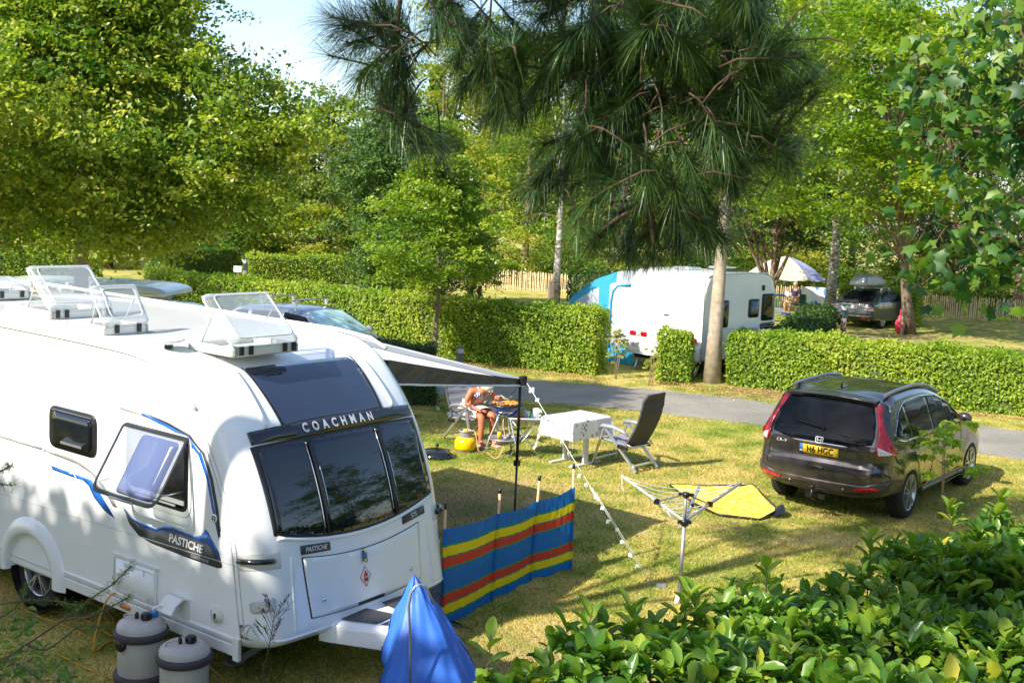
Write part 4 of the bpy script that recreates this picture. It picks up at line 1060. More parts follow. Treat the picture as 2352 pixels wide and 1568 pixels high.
MB().grid(tf, 20, 12, mif=lambda a, b: 1).build('front_wall', ['tentwhite', 'tentblue'], tt)
MB().add([(.35, YE, 1.32), (.35, YE + .45, .0), (.35, YE - .05, .0)], [(0, 1, 2)]).build('side_wing', 'tentblue', tt)
mb = MB(); P = [(.33, YT + .35 + .0, .3)] + [(.33, YT + .35 + .9 * math.sin(a) * .28, 1.75 + .25 * (1 - math.cos(a))) for a in (0, .5, 1.2, 1.57)] + [(.33, YT + 1.0, 2.02)]
mb.tube([(.335, 1.95, .4), (.335, 1.95, 1.6), (.335, 1.9, 1.85), (.335, 1.75, 2.0), (.335, 1.2, 2.08)], .025, 5).build('door_zip', 'tentblue', tt)

# ------------------------------------------------------------------ motorhome roof beyond

mp = at(185, 660, 2.1)
mh = thing('camper_van', 'white camper van with its pop-up roof raised behind the touring caravan', 'camper van', (mp.x + .45, mp.y, 0), -.03)
ms_ = [(-2.5, .35, .1), (-2.55, 1.5, .15), (-2.45, 1.85, .15), (-2.0, 1.92, .15), (1.2, 1.9, .15), (1.7, 1.78, .18), (2.15, 1.3, .2), (2.9, 1.05, .25), (3.1, .6, .2), (2.9, .3, .1)]
mhs = Shell(ms_, lambda u, z: .95 - .1 * max(0, z - 1.0), it=2)
mhs.build('body', 'white', mh)
panel('windscreen', rpoly([(-.72, 1.2), (.72, 1.2), (.62, 1.68), (-.62, 1.68)], .06), mhs.facefn(True), 'glassdark', mh, .008, step=.1)
m1 = mhs.sidefn(-1)
panel('side_window', rpoly([(-2.1, 1.15), (1.4, 1.15), (1.1, 1.6), (-2.1, 1.62)], .08), m1, 'glassdark', mh, .01, step=.2)
MB().box((-.45, 0, 1.98), (2.9, 1.2, .2), bev=.03).build('roof_canvas', 'paleline', mh)
def lidq(i, j):
    u = -1.95 + 3.3 * i; y = -.68 + 1.36 * j
    e = min(1, min(i, 1 - i) / .12, min(j, 1 - j) / .2)
    return Vector((u, y, 2.07 + .10 * e ** .5 + .03 * math.sin(PI * i)))
Shell([(-2.05, 2.04, .05), (1.25, 2.04, .05), (1.36, 2.08, .07), (1.30, 2.17, .10), (.9, 2.25, .14), (-1.6, 2.25, .14), (-2.0, 2.17, .1), (-2.1, 2.08, .07)], lambda u, z: .76, it=2).build('pop_up_roof', 'white', mh)
for (x, y, sg) in ((-1.7, -.85, -1), (1.8, -.85, -1), (-1.7, .85, 1), (1.8, .85, 1)): make_wheel(mh, (x, y, .33), .33, .22, sg, 5, False, .65)
# ------------------------------------------------------------------ reclining chairs
def make_chair(label, loc, yaw):
    t = thing('recliner_chair', label, 'chair', loc, yaw)
    w = .29
    for sy in (-1, 1):
        y = sy * w
        MB().bar((.22, y, .60), (.40, y, .02), .03, .03).build('leg', 'alu', t)
        MB().bar((.20, y, .60), (-.40, y * .95, .02), .035, .035).build('leg', 'alu', t)
        a = MB(); P = [(.30, y * 1.05, .60), (.24, y * 1.05, .635), (.05, y * 1.05, .64), (-.15, y * 1.05, .60), (-.24, y * 1.0, .54)]
        a.tube(P, [.018, .026, .026, .022, .012], 8, flat=1.4); a.build('armrest', 'greymetal', t)
        MB().bar((-.05, y, .36), (-.24, y, .34), .03, .05).build('hinge', 'black', t)
    m = MB()
    for x, z in ((.375, .10),): m.bar((x, -w, z), (x, w, z), .04, .02)
    m.bar((-.335, -w * .95, .10), (-.335, w * .95, .10), .05, .02); m.bar((-.1, -w, .30), (-.1, w, .30), .02, .02)
    m.tube([(-.2, -w, .42), (-.3, -w * .9, .38), (-.3, w * .9, .38), (-.2, w, .42)], .01, 6); m.build('crossbar', 'alu', t)
    def seat(i, j):
        return Vector((-.20 + .46 * i, -.25 + .5 * j, .40 + .05 * i + .02 * math.sin(i * 18) * .4 - .02 * math.sin(PI * j)))
    m = MB(); m.grid(seat, 18, 8); m.grid(lambda i, j: seat(i, j) - Vector((0, 0, .035)), 8, 4)
    m.tube([seat(0, 0) - Vector((0, 0, .015)), seat(.5, 0) - Vector((0, 0, .015)), seat(1, 0) - Vector((0, 0, .02)), seat(1, 1) - Vector((0, 0, .02)), seat(0, 1) - Vector((0, 0, .015))], .02, 6)
    m.build('seat', 'greycloth', t)
    def back(i, j, o=0.):
        z = .40 + .78 * i; x = -.20 - .30 * i - .05 * math.sin(PI * i * 1.1) + (.03 if i > .86 else 0) - .06 * max(0, i - .85) / .15
        wd = .255 - .05 * max(0, i - .85) / .15
        return Vector((x + o + .008 * math.sin(i * 40) * (1 if o > 0 else 0) - .015 * math.sin(PI * j), wd * (2 * j - 1), z))
    m = MB(); m.grid(lambda i, j: back(i, j, .03), 26, 8); m.build('backrest_padding', 'greycloth', t)
    m = MB(); m.grid(lambda i, j: back(i, j, -.012), 20, 8)
    for j in (0, 1): m.tube([back(i, j, .01) for i in np.linspace(0, 1, 14)], .021, 6)
    m.tube([back(1, j, .01) for j in np.linspace(0, 1, 6)], .021, 6); m.build('backrest', 'darkcloth', t)
    m = MB()
    def hp(i, j):
        a = 2 * PI * j; return back(.86 + .07 * math.sin(a), .12 + .76 * i, .05 + .035 * math.cos(a))
    m.grid(hp, 6, 12); m.build('headrest', 'greycloth', t)
    return t
ch1 = make_chair('empty grey padded recliner chair with white metal legs beside the covered table', (1.80, 16.80, 0), R(138))
ch2 = dup(ch1, (-.60, 18.15, 0), R(-52), 'grey padded recliner chair that the woman at the barbecue sits in')
ch1['group'] = 'padded recliner chairs'; ch2['group'] = 'padded recliner chairs'

# ------------------------------------------------------------------ table under a patterned cloth
c4 = [at(1254, 959, .72), at(1329, 975, .72), at(1396, 952, .72), at(1322, 940, .72)]
ctr = sum(c4, Vector((0, 0, 0))) / 4
ax = (c4[1] - c4[0]); ax.z = 0; ay = (c4[3] - c4[0]); ay.z = 0
tyaw = math.atan2(ax.y, ax.x)
tb = thing('folding_table', 'white folding table with two T-shaped legs standing under a printed cloth', 'table', (ctr.x, ctr.y, 0), tyaw)
tw, td = ax.length / 2, (c4[3] - c4[0]).dot(Vector((-math.sin(tyaw), math.cos(tyaw), 0))) / 2
td = max(.38, min(.55, td))
MB().box((0, 0, .70), (tw * 1.82, td * 1.82, .03), bev=.01).build('table_top', 'whitemetal', tb)
for sx in (-1, 1):
    x = sx * tw * .62
    MB().box((x, 0, .36), (.035, .10, .66)).box((x, -.0, .36), (.045, .03, .5)).build('leg', 'whitemetal', tb)
    MB().box((x, 0, .02), (.05, td * 1.5, .035), bev=.01).build('foot', 'whitemetal', tb)
def clothmatp():
    m = bpy.data.materials.new('printed_tablecloth'); m.use_nodes = True
    nt = m.node_tree; b = nt.nodes['Principled BSDF']; tc = nt.nodes.new('ShaderNodeTexCoord')
    v = nt.nodes.new('ShaderNodeTexVoronoi'); v.inputs['Scale'].default_value = 13; nt.links.new(tc.outputs['Object'], v.inputs['Vector'])
    n2 = noise(nt, 30, 3, tc.outputs['Object'], .8)
    col = ramp(nt, n2, [(0, (.75, .05, .08)), (.45, (.7, .1, .1)), (.5, (.1, .1, .12)), (.58, (.1, .35, .4))])
    msk = ramp(nt, v.outputs['Distance'], [(0, (1, 1, 1)), (.30, (1, 1, 1)), (.33, (0, 0, 0))])
    mx = nt.nodes.new('ShaderNodeMixRGB'); mx.inputs[1].default_value = (.78, .77, .72, 1)
    mu = nt.nodes.new('ShaderNodeMath'); mu.operation = 'MULTIPLY'
    n3 = ramp(nt, noise(nt, 45, 2, tc.outputs['Object'], .9), [(.36, (0, 0, 0)), (.42, (1, 1, 1))])
    nt.links.new(msk, mu.inputs[0]); nt.links.new(n3, mu.inputs[1]); nt.links.new(mu.outputs[0], mx.inputs[0]); nt.links.new(col, mx.inputs[2])
    nt.links.new(mx.outputs[0], b.inputs['Base Color']); b.inputs['Roughness'].default_value = .5
    return m
M['tablecloth'] = clothmatp()
CX, CY = tw * .93, td * .93; DR = .29
def clothp(i, j):
    # square sheet folded over the edges
    x = (i * 2 - 1) * (CX + DR); y = (j * 2 - 1) * (CY + DR)
    dx = max(0, abs(x) - CX); dy = max(0, abs(y) - CY)
    px = math.copysign(min(abs(x), CX), x); py = math.copysign(min(abs(y), CY), y)
    z = .725 - max(dx, dy)
    fl = .035 * math.sin(x * 17 + 1) if dy > dx else .035 * math.sin(y * 16)
    k = max(dx, dy) / DR
    if dx > 0 and dy > 0:      # hanging corners
        z = .725 - (dx + dy) * .92; m_ = min(dx, dy)
        px += math.copysign(m_ * .2, x); py += math.copysign(m_ * .2, y)
    if dx > 0: px += math.copysign(.01 + .02 * k + fl * k * .5, x)
    if dy > 0: py += math.copysign(.01 + .02 * k + fl * k * .5, y)
    return Vector((px, py, z + .006))
tc_ = MB().grid(clothp, 56, 48).build('tablecloth', 'tablecloth')
tc_.location = tb.location; tc_.rotation_euler = (0, 0, tyaw); tc_.location.z = .002
tag(tc_, 'white tablecloth with small red and grey prints draped over the folding table', 'tablecloth')

# ------------------------------------------------------------------ barbecue
bc = at(1162, 930, .80)
bq = thing('gas_barbecue', 'round gas barbecue with a blue bowl and food cooking on its black plate', 'barbecue', (bc.x, bc.y, 0))
BR = .27
MB().lathe([(.06, .62), (.12, .64), (.2, .70), (.25, .77), (BR, .80), (BR, .81)], 30).build('bowl', 'bbqblue', bq)
m = MB(); m.lathe([(BR + .01, .80), (BR + .012, .825), (BR - .01, .83), (BR - .02, .822), (.001, .818)], 30); m.build('griddle', 'black', bq)
m = MB()
for k in range(90):
    a = random.uniform(0, 2 * PI); r = .2 * math.sqrt(random.random())
    m.ball((r * math.cos(a), r * math.sin(a), .83 + .012 * random.random()), (random.uniform(.014, .028), random.uniform(.012, .025), .012), 4, 6)
f_ = m.build('frying_food', 'food'); f_.location = bq.location; tag(f_, 'orange food frying on top of the blue barbecue', 'food')
for k, a in enumerate((R(200), R(310), R(70))):
    d = Vector((math.cos(a), math.sin(a), 0))
    MB().tube([d * .10 + Vector((0, 0, .66)), d * .14 + Vector((0, 0, .55)), d * .25 + Vector((0, 0, .28)), d * .33 + Vector((0, 0, .02))], .014, 8).build('leg', 'alu', bq)
MB().lathe([(.001, .27), (.25, .27), (.26, .29), (.25, .285), (.001, .28)], 28).build('shelf', 'greymetal', bq)
m = MB(); m.tube([(-.1, -BR, .76), (-.1, -BR - .05, .74), (.1, -BR - .05, .74), (.1, -BR, .76)], .009, 6); m.build('handle', 'chrome', bq)
def small(name, mb, m_, loc, label, cat, group=None):
    o = mb.build(name, m_); o.location = loc; return tag(o, label, cat, group)
small('mustard_jar', MB().lathe([(.001, 0), (.035, 0), (.035, .09), (.025, .1), (.001, .1)], 12), 'yellow', (bc.x - .08, bc.y - .05, .287), 'small jar of yellow sauce on the barbecue lower shelf', 'jar')
for k, (x, y) in enumerate(((.06, .02), (.14, -.06), (.02, -.14))):
    small('metal_pot', MB().lathe([(.001, 0), (.035, 0), (.04, .05), (.036, .052), (.001, .03)], 12), 'greymetal', (bc.x + x, bc.y + y, .287), 'small dark metal pot on the barbecue lower shelf', 'pot', 'pots on the barbecue shelf')

# gas bottle and hose
gp_ = at(1068, 1036, 0)
gb = thing('gas_bottle', 'squat yellow gas bottle with a grey collar standing on the grass', 'gas bottle', (gp_.x, gp_.y, 0))
MB().lathe([(.13, 0), (.14, .01), (.14, .03)], 24).build('foot_ring', 'greymetal', gb)
MB().lathe([(.001, .02), (.11, .02), (.155, .04), (.168, .08), (.17, .13), (.168, .17), (.145, .215), (.08, .245), (.001, .25)], 28).build('cylinder', 'yellow', gb)
m = MB()
for a0 in (20, 200):
    P = [(.1 * math.cos(R(a0 + t)), .1 * math.sin(R(a0 + t))) for t in range(0, 141, 14)]
    m.grid(lambda i, j: Vector((P[min(10, int(i * 10))][0] * (1 + .02 * j), P[min(10, int(i * 10))][1], .22 + .10 * j)), 10, 3)
m.lathe([(.09, .315), (.105, .315), (.105, .34), (.09, .34), (.09, .315)], 24); m.build('collar', 'greymetal', gb)
MB().ball((0, 0, .325), (.045, .045, .04), 8, 10).build('regulator', 'yellow', gb)
P = [gp_ + Vector((.04, 0, .33)), gp_ + Vector((.14, -.03, .33)), gp_ + Vector((.18, -.06, .2)), gp_ + Vector((.22, -.08, .03)), gp_ + Vector((.34, -.06, .012)), Vector((bc.x - .12, bc.y - .28, .015)), Vector((bc.x - .02, bc.y - .18, .14)), Vector((bc.x + .01, bc.y - .1, .3)), Vector((bc.x - .03, bc.y - .09, .5)), Vector((bc.x - .02, bc.y - .05, .64))]
P = [Vector(p) for p in P]
def smoothp(P, k=6):
    out = []
    for i in range(len(P) - 1):
        p0, p1, p2, p3 = P[max(i - 1, 0)], P[i], P[i + 1], P[min(i + 2, len(P) - 1)]
        for j in range(k):
            t = j / k; out.append(.5 * ((2 * p1) + (p2 - p0) * t + (2 * p0 - 5 * p1 + 4 * p2 - p3) * t * t + (3 * p1 - p0 - 3 * p2 + p3) * t ** 3))
    return out + [P[-1]]
tag(MB().tube(smoothp(P), .0075, 6).build('gas_hose', 'hose'), 'thin pink hose running from the yellow gas bottle to the barbecue', 'hose')
lp_ = at(1003, 1048, 0)
ld_ = thing('barbecue_lid', 'dark shallow barbecue lid with a black knob lying on the grass by the caravan', 'lid', (lp_.x, lp_.y, 0))
MB().lathe([(.28, 0), (.285, .02), (.27, .06), (.2, .1), (.1, .12), (.001, .125)], 28).build('dome', 'blackgloss', ld_)
MB().lathe([(.015, .12), (.012, .16), (.03, .17), (.025, .2), (.001, .205)], 12).build('knob', 'black', ld_)

# side table with tray
st_ = at(1206, 960, .60)
sd_ = thing('side_table', 'small folding side table with crossed metal legs and a pale tray top', 'table', (st_.x, st_.y, 0), .1)
MB().box((0, 0, .60), (.50, .36, .02), bev=.008).build('table_top', 'cream', sd_)
rr = rpoly([(-.26, -.19), (.26, -.19), (.26, .19), (-.26, .19)], .05, 3); rr += rr[:2]
MB().tube([(a, b, .62) for a, b in rr], .014, 6).build('rim', 'cream', sd_)
for sy in (-1, 1):
    MB().tube([(-.22, sy * .15, .59), (.24, sy * .15, .01)], .011, 6).build('leg', 'alu', sd_)
    MB().tube([(.22, sy * .13, .59), (-.24, sy * .13, .01)], .011, 6).build('leg', 'alu', sd_)
MB().tube([(.24, -.15, .015), (.24, .15, .015)], .011, 6).build('foot_bar', 'alu', sd_)
MB().tube([(-.24, -.13, .015), (-.24, .13, .015)], .011, 6).build('foot_bar', 'alu', sd_)
def cup(r, h): return MB().lathe([(.001, 0), (r * .85, 0), (r, h), (r * .92, h), (r * .8, .01), (.001, .01)], 14)
T0 = st_ + Vector((0, 0, .012))
small('clear_jug', cup(.055, .15), 'clearpl', T0 + Vector((.17, .0, 0)), 'tall clear plastic jug at the right end of the side table', 'jug')
small('white_tub', cup(.055, .085), 'white2', T0 + Vector((.02, .06, 0)), 'short white tub holding a spoon on the side table', 'tub')
small('spoon', MB().tube([(0, 0, .02), (-.03, .0, .15)], .006, 5), 'alu', T0 + Vector((.02, .06, 0)), 'metal spoon standing in the white tub', 'spoon')
small('glass_jar', MB().lathe([(.001, 0), (.036, 0), (.036, .06), (.03, .066), (.03, .08), (.001, .08)], 14), 'greenbox', T0 + Vector((.06, -.1, 0)), 'dark green jar with a lid at the front of the side table', 'jar')
small('orange_cup', cup(.035, .07), 'orange', T0 + Vector((-.06, -.04, 0)), 'small orange cup on the side table', 'cup')
small('red_plate', MB().lathe([(.001, 0), (.07, 0), (.085, .015), (.08, .017), (.001, .006)], 18), 'redcloth', T0 + Vector((-.10, -.10, 0)), 'shallow red plate at the left of the side table', 'plate')

# ------------------------------------------------------------------ figures
def skin(name, joints, edges, m, parent=None, sub=2, root='hip'):
    names = list(joints); me = bpy.data.meshes.new(name)
    me.from_pydata([joints[n][0] for n in names], [(names.index(a), names.index(b)) for a, b in edges], [])
    o = bpy.data.objects.new(name, me); COL.objects.link(o)
    md = o.modifiers.new('s', 'SKIN'); md.use_smooth_shade = True
    sv = me.skin_vertices[0].data
    for i, n in enumerate(names):
        r = joints[n][1]; sv[i].radius = (r, r) if not isinstance(r, tuple) else r
        sv[i].use_root = (n == root)
    s2 = o.modifiers.new('d', 'SUBSURF'); s2.levels = sub; s2.render_levels = sub
    dg = bpy.context.evaluated_depsgraph_get(); dg.update()
    nm = bpy.data.meshes.new_from_object(o.evaluated_get(dg)); bpy.data.objects.remove(o); bpy.data.meshes.remove(me)
    nm.materials.clear(); nm.materials.append(M[m]); nm.name = name
    for p in nm.polygons: p.use_smooth = True
    return link(bpy.data.objects.new(name, nm), parent)
def body(parent, J, m):
    E = [('hip', 'belly'), ('belly', 'chest'), ('chest', 'neck0'), ('neck0', 'neck'), ('neck', 'head'), ('head', 'crown'),
         ('chest', 'lsh'), ('lsh', 'lel'), ('lel', 'lwr'), ('lwr', 'lha'), ('chest', 'rsh'), ('rsh', 'rel'), ('rel', 'rwr'), ('rwr', 'rha'),
         ('hip', 'lhp'), ('lhp', 'lkn'), ('lkn', 'lca'), ('lca', 'lan'), ('lan', 'lto'), ('hip', 'rhp'), ('rhp', 'rkn'), ('rkn', 'rca'), ('rca', 'ran'), ('ran', 'rto')]
    return skin('body', J, E, m, parent)
def fingers(parent, wr, ha, m, curl=.5, sg=1):
    wr, ha = Vector(wr), Vector(ha); d = (ha - wr).normalized(); s = d.cross(Vector((0, 0, 1))).normalized(); n = s.cross(d)
    mb = MB()
    for k in range(4):
        o = s * (k - 1.5) * .019; L = (.062, .072, .068, .052)[k]
        a = ha + o + d * .02
        mb.tube([a, a + d * L * .45 - n * L * .12 * curl, a + d * L * .75 - n * L * .5 * curl, a + d * L * .85 - n * L * curl], [.0095, .009, .008, .006], 6)
    a = ha + s * .03 * sg - d * .025
    mb.tube([a, a + s * .025 * sg + d * .025 - n * .01, a + s * .022 * sg + d * .05 - n * .025], [.011, .010, .007], 6)
    return mb.build('fingers', m, parent)
def face(parent, c, f, up_, m, glasses=False):
    "nose, ears, mouth, eyes on a head at c facing f"
    c, f, u = Vector(c), Vector(f).normalized(), Vector(up_).normalized(); l = u.cross(f).normalized(); u = f.cross(l)
    mb = MB(); mb.add([c + f * .098 + u * .02, c + f * .125 - u * .018, c + f * .096 - u * .025 + l * .016, c + f * .096 - u * .025 - l * .016], [(0, 1, 2), (0, 3, 1), (1, 3, 2)])
    for s in (-1, 1): mb.ball(c + l * .078 * s - u * .005, (.012, .012, .028), 6, 8)
    mb.build('nose_and_ears', m, parent)
    mb = MB()
    for s in (-1, 1): mb.ball(c + f * .087 + l * .03 * s + u * .012, .010, 5, 8)
    mb.build('eye', 'white2', parent)
    mb = MB(); mb.tube([c + f * .09 - u * .055 + l * .022, c + f * .098 - u * .053, c + f * .09 - u * .055 - l * .022], .005, 5); mb.build('mouth', 'redcloth', parent)
    if glasses:
        mb = MB()
        for s in (-1, 1): mb.ball(c + f * .098 + l * .032 * s + u * .012, (.018, .018, .013), 6, 8); mb.tube([c + f * .098 + l * .05 * s + u * .014, c + l * .08 * s + u * .014], .003, 4)
        mb.build('sunglasses', 'black', parent)

# woman (local: +x faces the barbecue, +y is her left)
wl = thing('person', 'tanned person in a striped bikini top and white skirt sitting at the barbecue', 'person', (-.60, 18.15, 0), R(-52))
J = {'hip': ((-.05, 0, .52), .135), 'belly': ((.04, 0, .68), .125), 'chest': ((.17, 0, .81), .13), 'neck0': ((.27, 0, .89), .07), 'neck': ((.32, 0, .92), .052), 'head': ((.39, 0, .945), .082), 'crown': ((.44, 0, 1.005), .072),
     'lsh': ((.19, .18, .89), .062), 'lel': ((.30, .25, .70), .042), 'lwr': ((.50, .10, .80), .028), 'lha': ((.56, .06, .825), .032),
     'rsh': ((.19, -.18, .89), .062), 'rel': ((.16, -.25, .68), .043), 'rwr': ((.37, -.16, .60), .029), 'rha': ((.43, -.13, .60), .033),
     'lhp': ((.05, .10, .50), .1), 'lkn': ((.42, .11, .50), .064), 'lca': ((.42, .11, .34), .056), 'lan': ((.41, .10, .09), .035), 'lto': ((.53, .11, .045), .032),
     'rhp': ((.05, -.10, .50), .1), 'rkn': ((.42, -.12, .50), .064), 'rca': ((.43, -.12, .34), .056), 'ran': ((.42, -.12, .09), .035), 'rto': ((.54, -.13, .045), .032)}
body(wl, J, 'skin')
fingers(wl, J['lwr'][0], J['lha'][0], 'skin', .9, -1); fingers(wl, J['rwr'][0], J['rha'][0], 'skin', .5, 1)
face(wl, (.412, 0, .955), (.75, 0, -.66), (.66, 0, .75), 'skin')
m = MB(); m.ball((.40, 0, .995), (.105, .1, .105), 12, 16)
m.ball((.34, 0, .985), (.07, .085, .09), 8, 12); m.build('hair', 'hair', wl)
def skirt(i, j):
    a = 2 * PI * j
    x = -.14 + .50 * i; 
    return Vector((x, .20 * math.sin(a) * (1 + .05 * math.sin(5 * a)), .51 + (.16 - .045 * i) * math.cos(a) * (1 if math.cos(a) > 0 else .75)))
m = MB(); m.grid(skirt, 12, 24); m.lathe([(.16, -.02), (.155, .14), (.15, .18)], 20, (-.03, 0, .53)); m.build('skirt', 'whitecloth', wl)
m = MB()
for s in (-1, 1): m.ball((.235, .072 * s, .82), (.065, .07, .062), 8, 12, mi=0)
m.tube([(.225, .13, .85), (.13, .155, .86), (.03, .12, .87), (.02, 0, .87), (.03, -.12, .87), (.13, -.155, .86), (.225, -.13, .85)], .012, 6)
for s in (-1, 1): m.tube([(.27, .07 * s, .86), (.26, .08 * s, .93), (.20, .07 * s, .95)], .008, 5)
m.build('bikini_top', 'stripes', wl)
for s in (-1, 1):
    m = MB(); m.box((.50, .115 * s, .018), (.24, .085, .03), bev=.012); m.tube([(.50, .115 * s - .045, .03), (.51, .115 * s, .085), (.50, .115 * s + .045, .03)], .016, 6, flat=1); m.build('sandal', 'pinksandal', wl)
sp = MB(); sp.tube([(.56, .06, .835), (.70, .05, .87), (.80, .04, .85)], .008, 6).box((.84, .035, .845), (.09, .06, .008))
o = sp.build('spatula', 'wood'); o.location = wl.location; o.rotation_euler = wl.rotation_euler; tag(o, 'wooden spatula held over the barbecue plate', 'spatula')

# reading man
mpos = at(1822, 722, 0)
mn = thing('person', 'seated grey-haired person in a navy polo shirt and khaki shorts reading a book', 'person', (mpos.x + .1, mpos.y, 0), R(205))
J = {'hip': ((0, 0, .52), .14), 'belly': ((.02, 0, .70), .13), 'chest': ((.03, 0, .95), .15), 'neck0': ((.05, 0, 1.08), .08), 'neck': ((.07, 0, 1.14), .058), 'head': ((.12, 0, 1.23), .085), 'crown': ((.13, 0, 1.32), .075),
     'lsh': ((.04, .20, 1.02), .068), 'lel': ((.12, .27, .74), .048), 'lwr': ((.36, .14, .72), .032), 'lha': ((.42, .10, .74), .035),
     'rsh': ((.04, -.20, 1.02), .068), 'rel': ((.12, -.27, .74), .048), 'rwr': ((.36, -.14, .70), .032), 'rha': ((.42, -.10, .72), .035),
     'lhp': ((.08, .11, .50), .1), 'lkn': ((.48, .20, .50), .066), 'lca': ((.50, .20, .34), .056), 'lan': ((.50, .20, .09), .036), 'lto': ((.63, .22, .04), .036),
     'rhp': ((.08, -.11, .50), .1), 'rkn': ((.48, -.18, .50), .066), 'rca': ((.46, -.18, .34), .056), 'ran': ((.44, -.18, .09), .036), 'rto': ((.56, -.2, .04), .036)}
body(mn, J, 'skin2')
fingers(mn, J['lwr'][0], J['lha'][0], 'skin2', .8, -1); fingers(mn, J['rwr'][0], J['rha'][0], 'skin2', .8, 1)
face(mn, (.135, 0, 1.24), (.93, 0, -.36), (.36, 0, .93), 'skin2', True)
m = MB(); m.ball((.11, 0, 1.285), (.105, .095, .085), 10, 14); m.ball((.075, 0, 1.24), (.07, .088, .08), 8, 12); m.build('hair', 'hair2', mn)
JS = {'hip': ((-.0, 0, .56), .155), 'belly': ((.015, 0, .72), .152), 'chest': ((.025, 0, .95), .17), 'neck0': ((.04, 0, 1.08), .088), 'lsh': ((.04, .20, 1.02), .086), 'le': ((.09, .245, .86), .072), 'rsh': ((.04, -.20, 1.02), .086), 're': ((.09, -.245, .86), .072)}
skin('polo_shirt', JS, [('hip', 'belly'), ('belly', 'chest'), ('chest', 'neck0'), ('chest', 'lsh'), ('lsh', 'le'), ('chest', 'rsh'), ('rsh', 're')], 'navy', mn)
JH = {'hip': ((-.01, 0, .54), .16), 'lh': ((.10, .115, .51), .115), 'lk': ((.42, .19, .51), .09), 'rh': ((.10, -.115, .51), .115), 'rk': ((.42, -.17, .51), .09)}
skin('shorts', JH, [('hip', 'lh'), ('lh', 'lk'), ('hip', 'rh'), ('rh', 'rk')], 'khaki', mn)
for s, x in ((.21, .57), (-.19, .51)): MB().box((x, s, .05), (.28, .10, .09), bev=.035).build('shoe', 'bluepl', mn)
m = MB(); m.add([(.44, 0, .72), (.52, .13, .82), (.46, .13, .98), (.38, 0, .88), (.52, -.13, .82), (.46, -.13, .98)], [(0, 1, 2, 3), (0, 3, 5, 4)])
m.add([(.455, 0, .72), (.535, .13, .82), (.475, .13, .98), (.395, 0, .88), (.535, -.13, .82), (.475, -.13, .98)], [(0, 1, 2, 3), (0, 3, 5, 4)])
o = m.build('book', 'paper'); o.location = mn.location; o.rotation_euler = mn.rotation_euler; tag(o, 'open white book held by the seated person in navy', 'book')
cm_ = thing('camp_chair', 'green folding camp chair under the reading person with a cloth hung over its back', 'chair', mn.location, R(205))
MB().box((0, 0, .41), (.48, .5, .03)).build('seat', 'greenbox', cm_)
MB().box((-.26, 0, .66), (.03, .5, .4)).build('backrest', 'greenbox', cm_)
for x in (-.22, .22):
    for y in (-.25, .25): MB().tube([(x, y, .42), (x * 1.15, y, .0)], .013, 6).build('leg', 'whitemetal', cm_)
o = MB().grid(lambda i, j: Vector((-.30 - .06 * j, -.22 + .44 * i + .02 * math.sin(j * 9), .86 - .6 * j)), 8, 8).build('draped_cloth', 'khaki'); o.location = cm_.location; o.rotation_euler = cm_.rotation_euler
tag(o, 'beige cloth hanging over the back of the green camp chair', 'cloth')
# blue table, boxes and bits beside him
bt_ = at(1795, 716, 0)
bl = thing('camp_table', 'blue camping table with white legs in front of the reading person', 'table', (bt_.x - .35, bt_.y + .5, 0), .1)
MB().box((0, 0, .68), (1.3, .7, .05), bev=.015).build('table_top', 'bluepl', bl)
for x in (-.5, .5):
    for y in (-.28, .28): MB().tube([(x, y, .66), (x, y, 0)], .016, 6).build('leg', 'whitemetal', bl)
B0 = Vector(bl.location)
small('water_bottle', MB().lathe([(.001, 0), (.04, 0), (.04, .2), (.015, .25), (.015, .28), (.001, .28)], 12), 'clearpl', B0 + Vector((.1, -.1, .705)), 'clear water bottle on the blue camping table', 'bottle')
small('white_bowl', cup(.09, .09), 'white2', B0 + Vector((-.25, -.1, .705)), 'white bowl on the blue camping table', 'bowl')
small('red_packet', MB().box((0, 0, .04), (.2, .12, .08), bev=.01), 'redcloth', B0 + Vector((-.45, -.12, .705)), 'red packet on the left of the blue camping table', 'packet')
small('cool_box', MB().box((0, 0, .25), (.34, .3, .46), bev=.03).box((0, 0, .5), (.3, .26, .05), bev=.01), 'greenbox', B0 + Vector((-.05, -.55, 0)), 'dark green cool box standing before the blue table', 'cool box')
small('plastic_crate', MB().box((0, 0, .1), (.6, .4, .2), bev=.02), 'greymetal', B0 + Vector((.0, -1.0, 0)), 'low grey crate on the ground by the blue table', 'crate')
small('blue_bag', MB().box((0, 0, .2), (.25, .3, .4), bev=.06), 'bluepl', B0 + Vector((-.48, -.4, 0)), 'blue carrier bag beside the blue camping table', 'bag')
rc = thing('folding_chair', 'red canvas folding chair with white arms behind the blue table', 'chair', B0 + Vector((-.1, 1.0, 0)), -1.4)
MB().box((0, 0, .42), (.45, .5, .03)).build('seat', 'redcloth', rc)
MB().add([(-.22, -.27, .45), (-.22, .27, .45), (-.34, .27, 1.05), (-.34, -.27, 1.05), (-.25, -.27, .45), (-.25, .27, .45), (-.37, .27, 1.05), (-.37, -.27, 1.05)], [(0, 1, 2, 3), (7, 6, 5, 4), (0, 4, 5, 1), (3, 2, 6, 7)]).build('backrest', 'redcloth', rc)
for y in (-.29, .29):
    MB().tube([(-.38, y, 1.1), (-.1, y, .4), (.22, y, 0)], .015, 6).build('leg', 'whitemetal', rc)
    MB().tube([(.25, y, .62), (-.28, y, .64)], .022, 6).build('armrest', 'whitemetal', rc)
